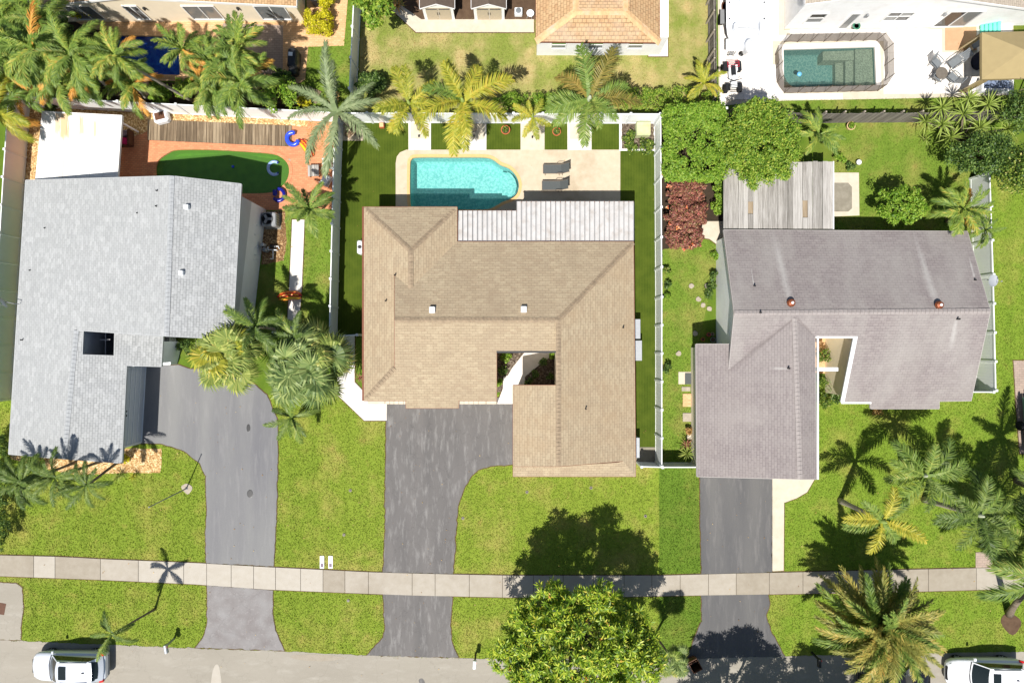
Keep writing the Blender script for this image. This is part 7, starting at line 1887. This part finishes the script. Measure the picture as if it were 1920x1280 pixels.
def mailbox(label, base, top_z, rz, mat, postmat, L=.5):
    c = P(*base); r = thing("mailbox", c, label, "mailbox", "roadside mailboxes", rz)
    MB().box((0, 0, top_z / 2), (.1, .1, top_z)).build("post", postmat, r, local=True)
    MB().box((0, -.16, top_z - .03), (.1, .5, .05)).build("arm", postmat, r, local=True)
    rows = [[Vector((.11 * math.cos(t), y, top_z + .12 + (.11 * math.sin(t) if t < math.pi else 0))) for t in np.linspace(0, math.pi, 9)] + [Vector((-.11, y, top_z)), Vector((.11, y, top_z))] for y in (-L * .85, L * .15)]
    m = MB().grid(rows, close=True); m.poly(rows[0][::-1]); m.poly(rows[1]); m.build("box", mat, r, local=True)
    MB().box((.125, -.05, top_z + .14), (.012, .1, .06)).build("flag", "red_vinyl", r, local=True)
mailbox("grey mailbox on the verge near the thin half-bare palm", (327, 1196), 1.05, math.radians(10), "metal_pale", "metal_grey"); mailbox("white mailbox on the verge by the worn driveway apron", (892, 1225), 1.0, math.radians(-4), "white_plastic", "bark_dark")
mailbox("dark mailbox in the shade beside the date palm", (1522, 1222), 1.0, 0, "black_plastic", "black_plastic")
c0 = P(1297, 1236); bn = thing("trash_bin", c0, "brown open trash bin in the tree shade on the street", "bin", rz=math.radians(28))
q = [[Vector((sx * w_, sy * w_, z)) for sx, sy in ((-1, -1), (1, -1), (1, 1), (-1, 1))] for w_, z in ((.24, .05), (.31, .95), (.33, .97), (.33, 1.0), (.29, 1.0), (.22, .2))]
MB().grid(q, close=True).poly(q[-1]).build("bin_body", "bin_brown", bn, local=True); MB().box((0, .38, .72), (.6, .05, .58), rx=-.2).build("lid", "bin_brown", bn, local=True); MB().poly([v + Vector((0, 0, .03)) for v in q[-1]]).build("rubbish_bag", "black_plastic", bn, local=True)
# right side yard stepping stones
ston = [(1296, 536), (1325, 536), (1309, 561), (1318, 572), (1330, 579), (1272, 663), (1303, 625)]
stl = ["pale stepping stone nearest the croton end of the side lawn", "pale stepping stone beside the white gable wall", "upper stone of the curved stepping row", "middle stone of the curved stepping row", "lower stone of the curved stepping row", "lone round stepping stone near the white fence", "pale stone by the dark corner of the garage wing"]
for i, (x, y) in enumerate(ston):
    c = P(x, y); q = random.Random(i); m = MB().prism([c + Vector(((.16 + q.uniform(-.03, .04)) * math.cos(k * .785), (.16 + q.uniform(-.03, .04)) * math.sin(k * .785), 0)) for k in range(8)], 0, .07); tag(m.build("stepping_stone", "stone_pale", origin=c), stl[i], "stone", "stepping stones of the side lawn")
for (x, y, w_, h_, mt, lb) in ((1286, 729, 8, 4, "stone_pale", "thin pale paver below the door slab"), (1288, 750, 8, 12, "tan_paver", "tan paver between pale ones by the garage wall"), (1288, 782, 8, 8, "stone_pale", "square white paver by the garage wall"), (1294, 817, 6, 6, "cream_concrete", "small cream paver above the spiky plants")):
    tag(MB().prism(PL([(x - w_, y - h_), (x + w_, y - h_), (x + w_, y + h_), (x - w_, y + h_)]), 0, .05).build("paver", mt, origin=P(x, y)), lb, "paver")
c = P(1291, 709); tag(MB().prism(PL([(1284, 699), (1297, 699), (1297, 720), (1284, 720)]), .03, .05).build("door_mat", "sling_grey", origin=c), "grey door mat on the cream slab", "mat")
for i, (x, y, r_, mt, lb) in enumerate(((1327, 627, .12, "pink_red", "small pink pot in the dark corner"), (1334, 626, .1, "stone_pale", "small pale pot in the dark corner"), (1335, 637, .16, "grey_plastic", "grey pot in the dark corner"), (1316, 636, .12, "terracotta", "terracotta pot in the dark corner"))): pot(lb, (x, y), r_, .25, mt)
c0 = P(1607, 306); tag(MB().lathe(c0, [(.14, 0), (.16, .25), (.17, .27), (.13, .28), (.0, .24)], 14).build("bucket", "white_plastic", origin=c0, smooth=True), "upturned white bucket on the clipped back lawn", "bucket")
# satellite dishes
def dish(label, px, z, face, R_=.42, foot=None):
    c = P(*px, z); f = Vector(face).normalized(); ft = foot or (c - f * .4 - Vector((0, 0, .6))); r = thing("satellite_dish", ft, label, "satellite dish")
    s = f.cross(Vector((0, 0, 1))).normalized(); u = s.cross(f); rows = []
    for rr in (0.02, .2, .4, .6, .8, 1.0): rows.append([c + (s * math.cos(k * .3927) + u * math.sin(k * .3927)) * R_ * rr + f * (rr * rr * .09) for k in range(16)])
    MB().grid(rows, close=True).build("reflector", "metal_pale", r, smooth=True)
    MB().tube([ft, ft + Vector((0, 0, .45)), c - f * .02], .025, 6).build("mast", "metal_grey", r); MB().tube([c - u * R_ * .95, c + f * .5 - u * .1], .012, 5).tube([c + f * .5 - u * .1, c + f * .56 - u * .08], .04, 6).build("feed_arm", "metal_grey", r)
dish("white satellite dish on the gable end of the mauve roof", (1860, 526), 3.9, (.25, -.1, .95), .36, P(1838, 525, 3.4)); dish("thin satellite dish at the outer eave of the grey roof", (10, 566), 3.0, (-.85, -.5, .25), .36, P(36, 570, 2.75))
# trailer at the right border
c0 = P(1935, 795); tr = thing("utility_trailer", c0, "green-railed utility trailer with plank bed on pinkish pavers", "trailer", rz=math.radians(4))
for k in range(8): MB().box((-.7 + k * .2, 0, .5), (.18, 3.6, .04)).build("plank", "deck_wood", tr, local=True)
for s in (-1, 1):
    MB().beam((s * .85, -1.85, .62), (s * .85, 1.85, .62), .1, .2).build("side_rail", plain("rail_green", lin(104, 132, 124), .5) if s < 0 else "rail_green", tr, local=True)
    MB().tube([(s * .9, 0, .3), (s * 1.08, 0, .3)], .3, 14).build("wheel", "rubber", tr, local=True)
MB().box((-.2, 1.95, .6), (.6, .3, .5), bev=.05).build("toolbox", "black_plastic", tr, local=True)
for i, (x, y) in enumerate(((1562, 626), (1552, 640))):
    pot(["yellow pot inside the small side courtyard", "blue pot inside the small side courtyard"][i], (x, y), .16, .25, ["yellow_vinyl", "blue_cushion"][i], "leaf_gold_shrub" if i == 0 else None)
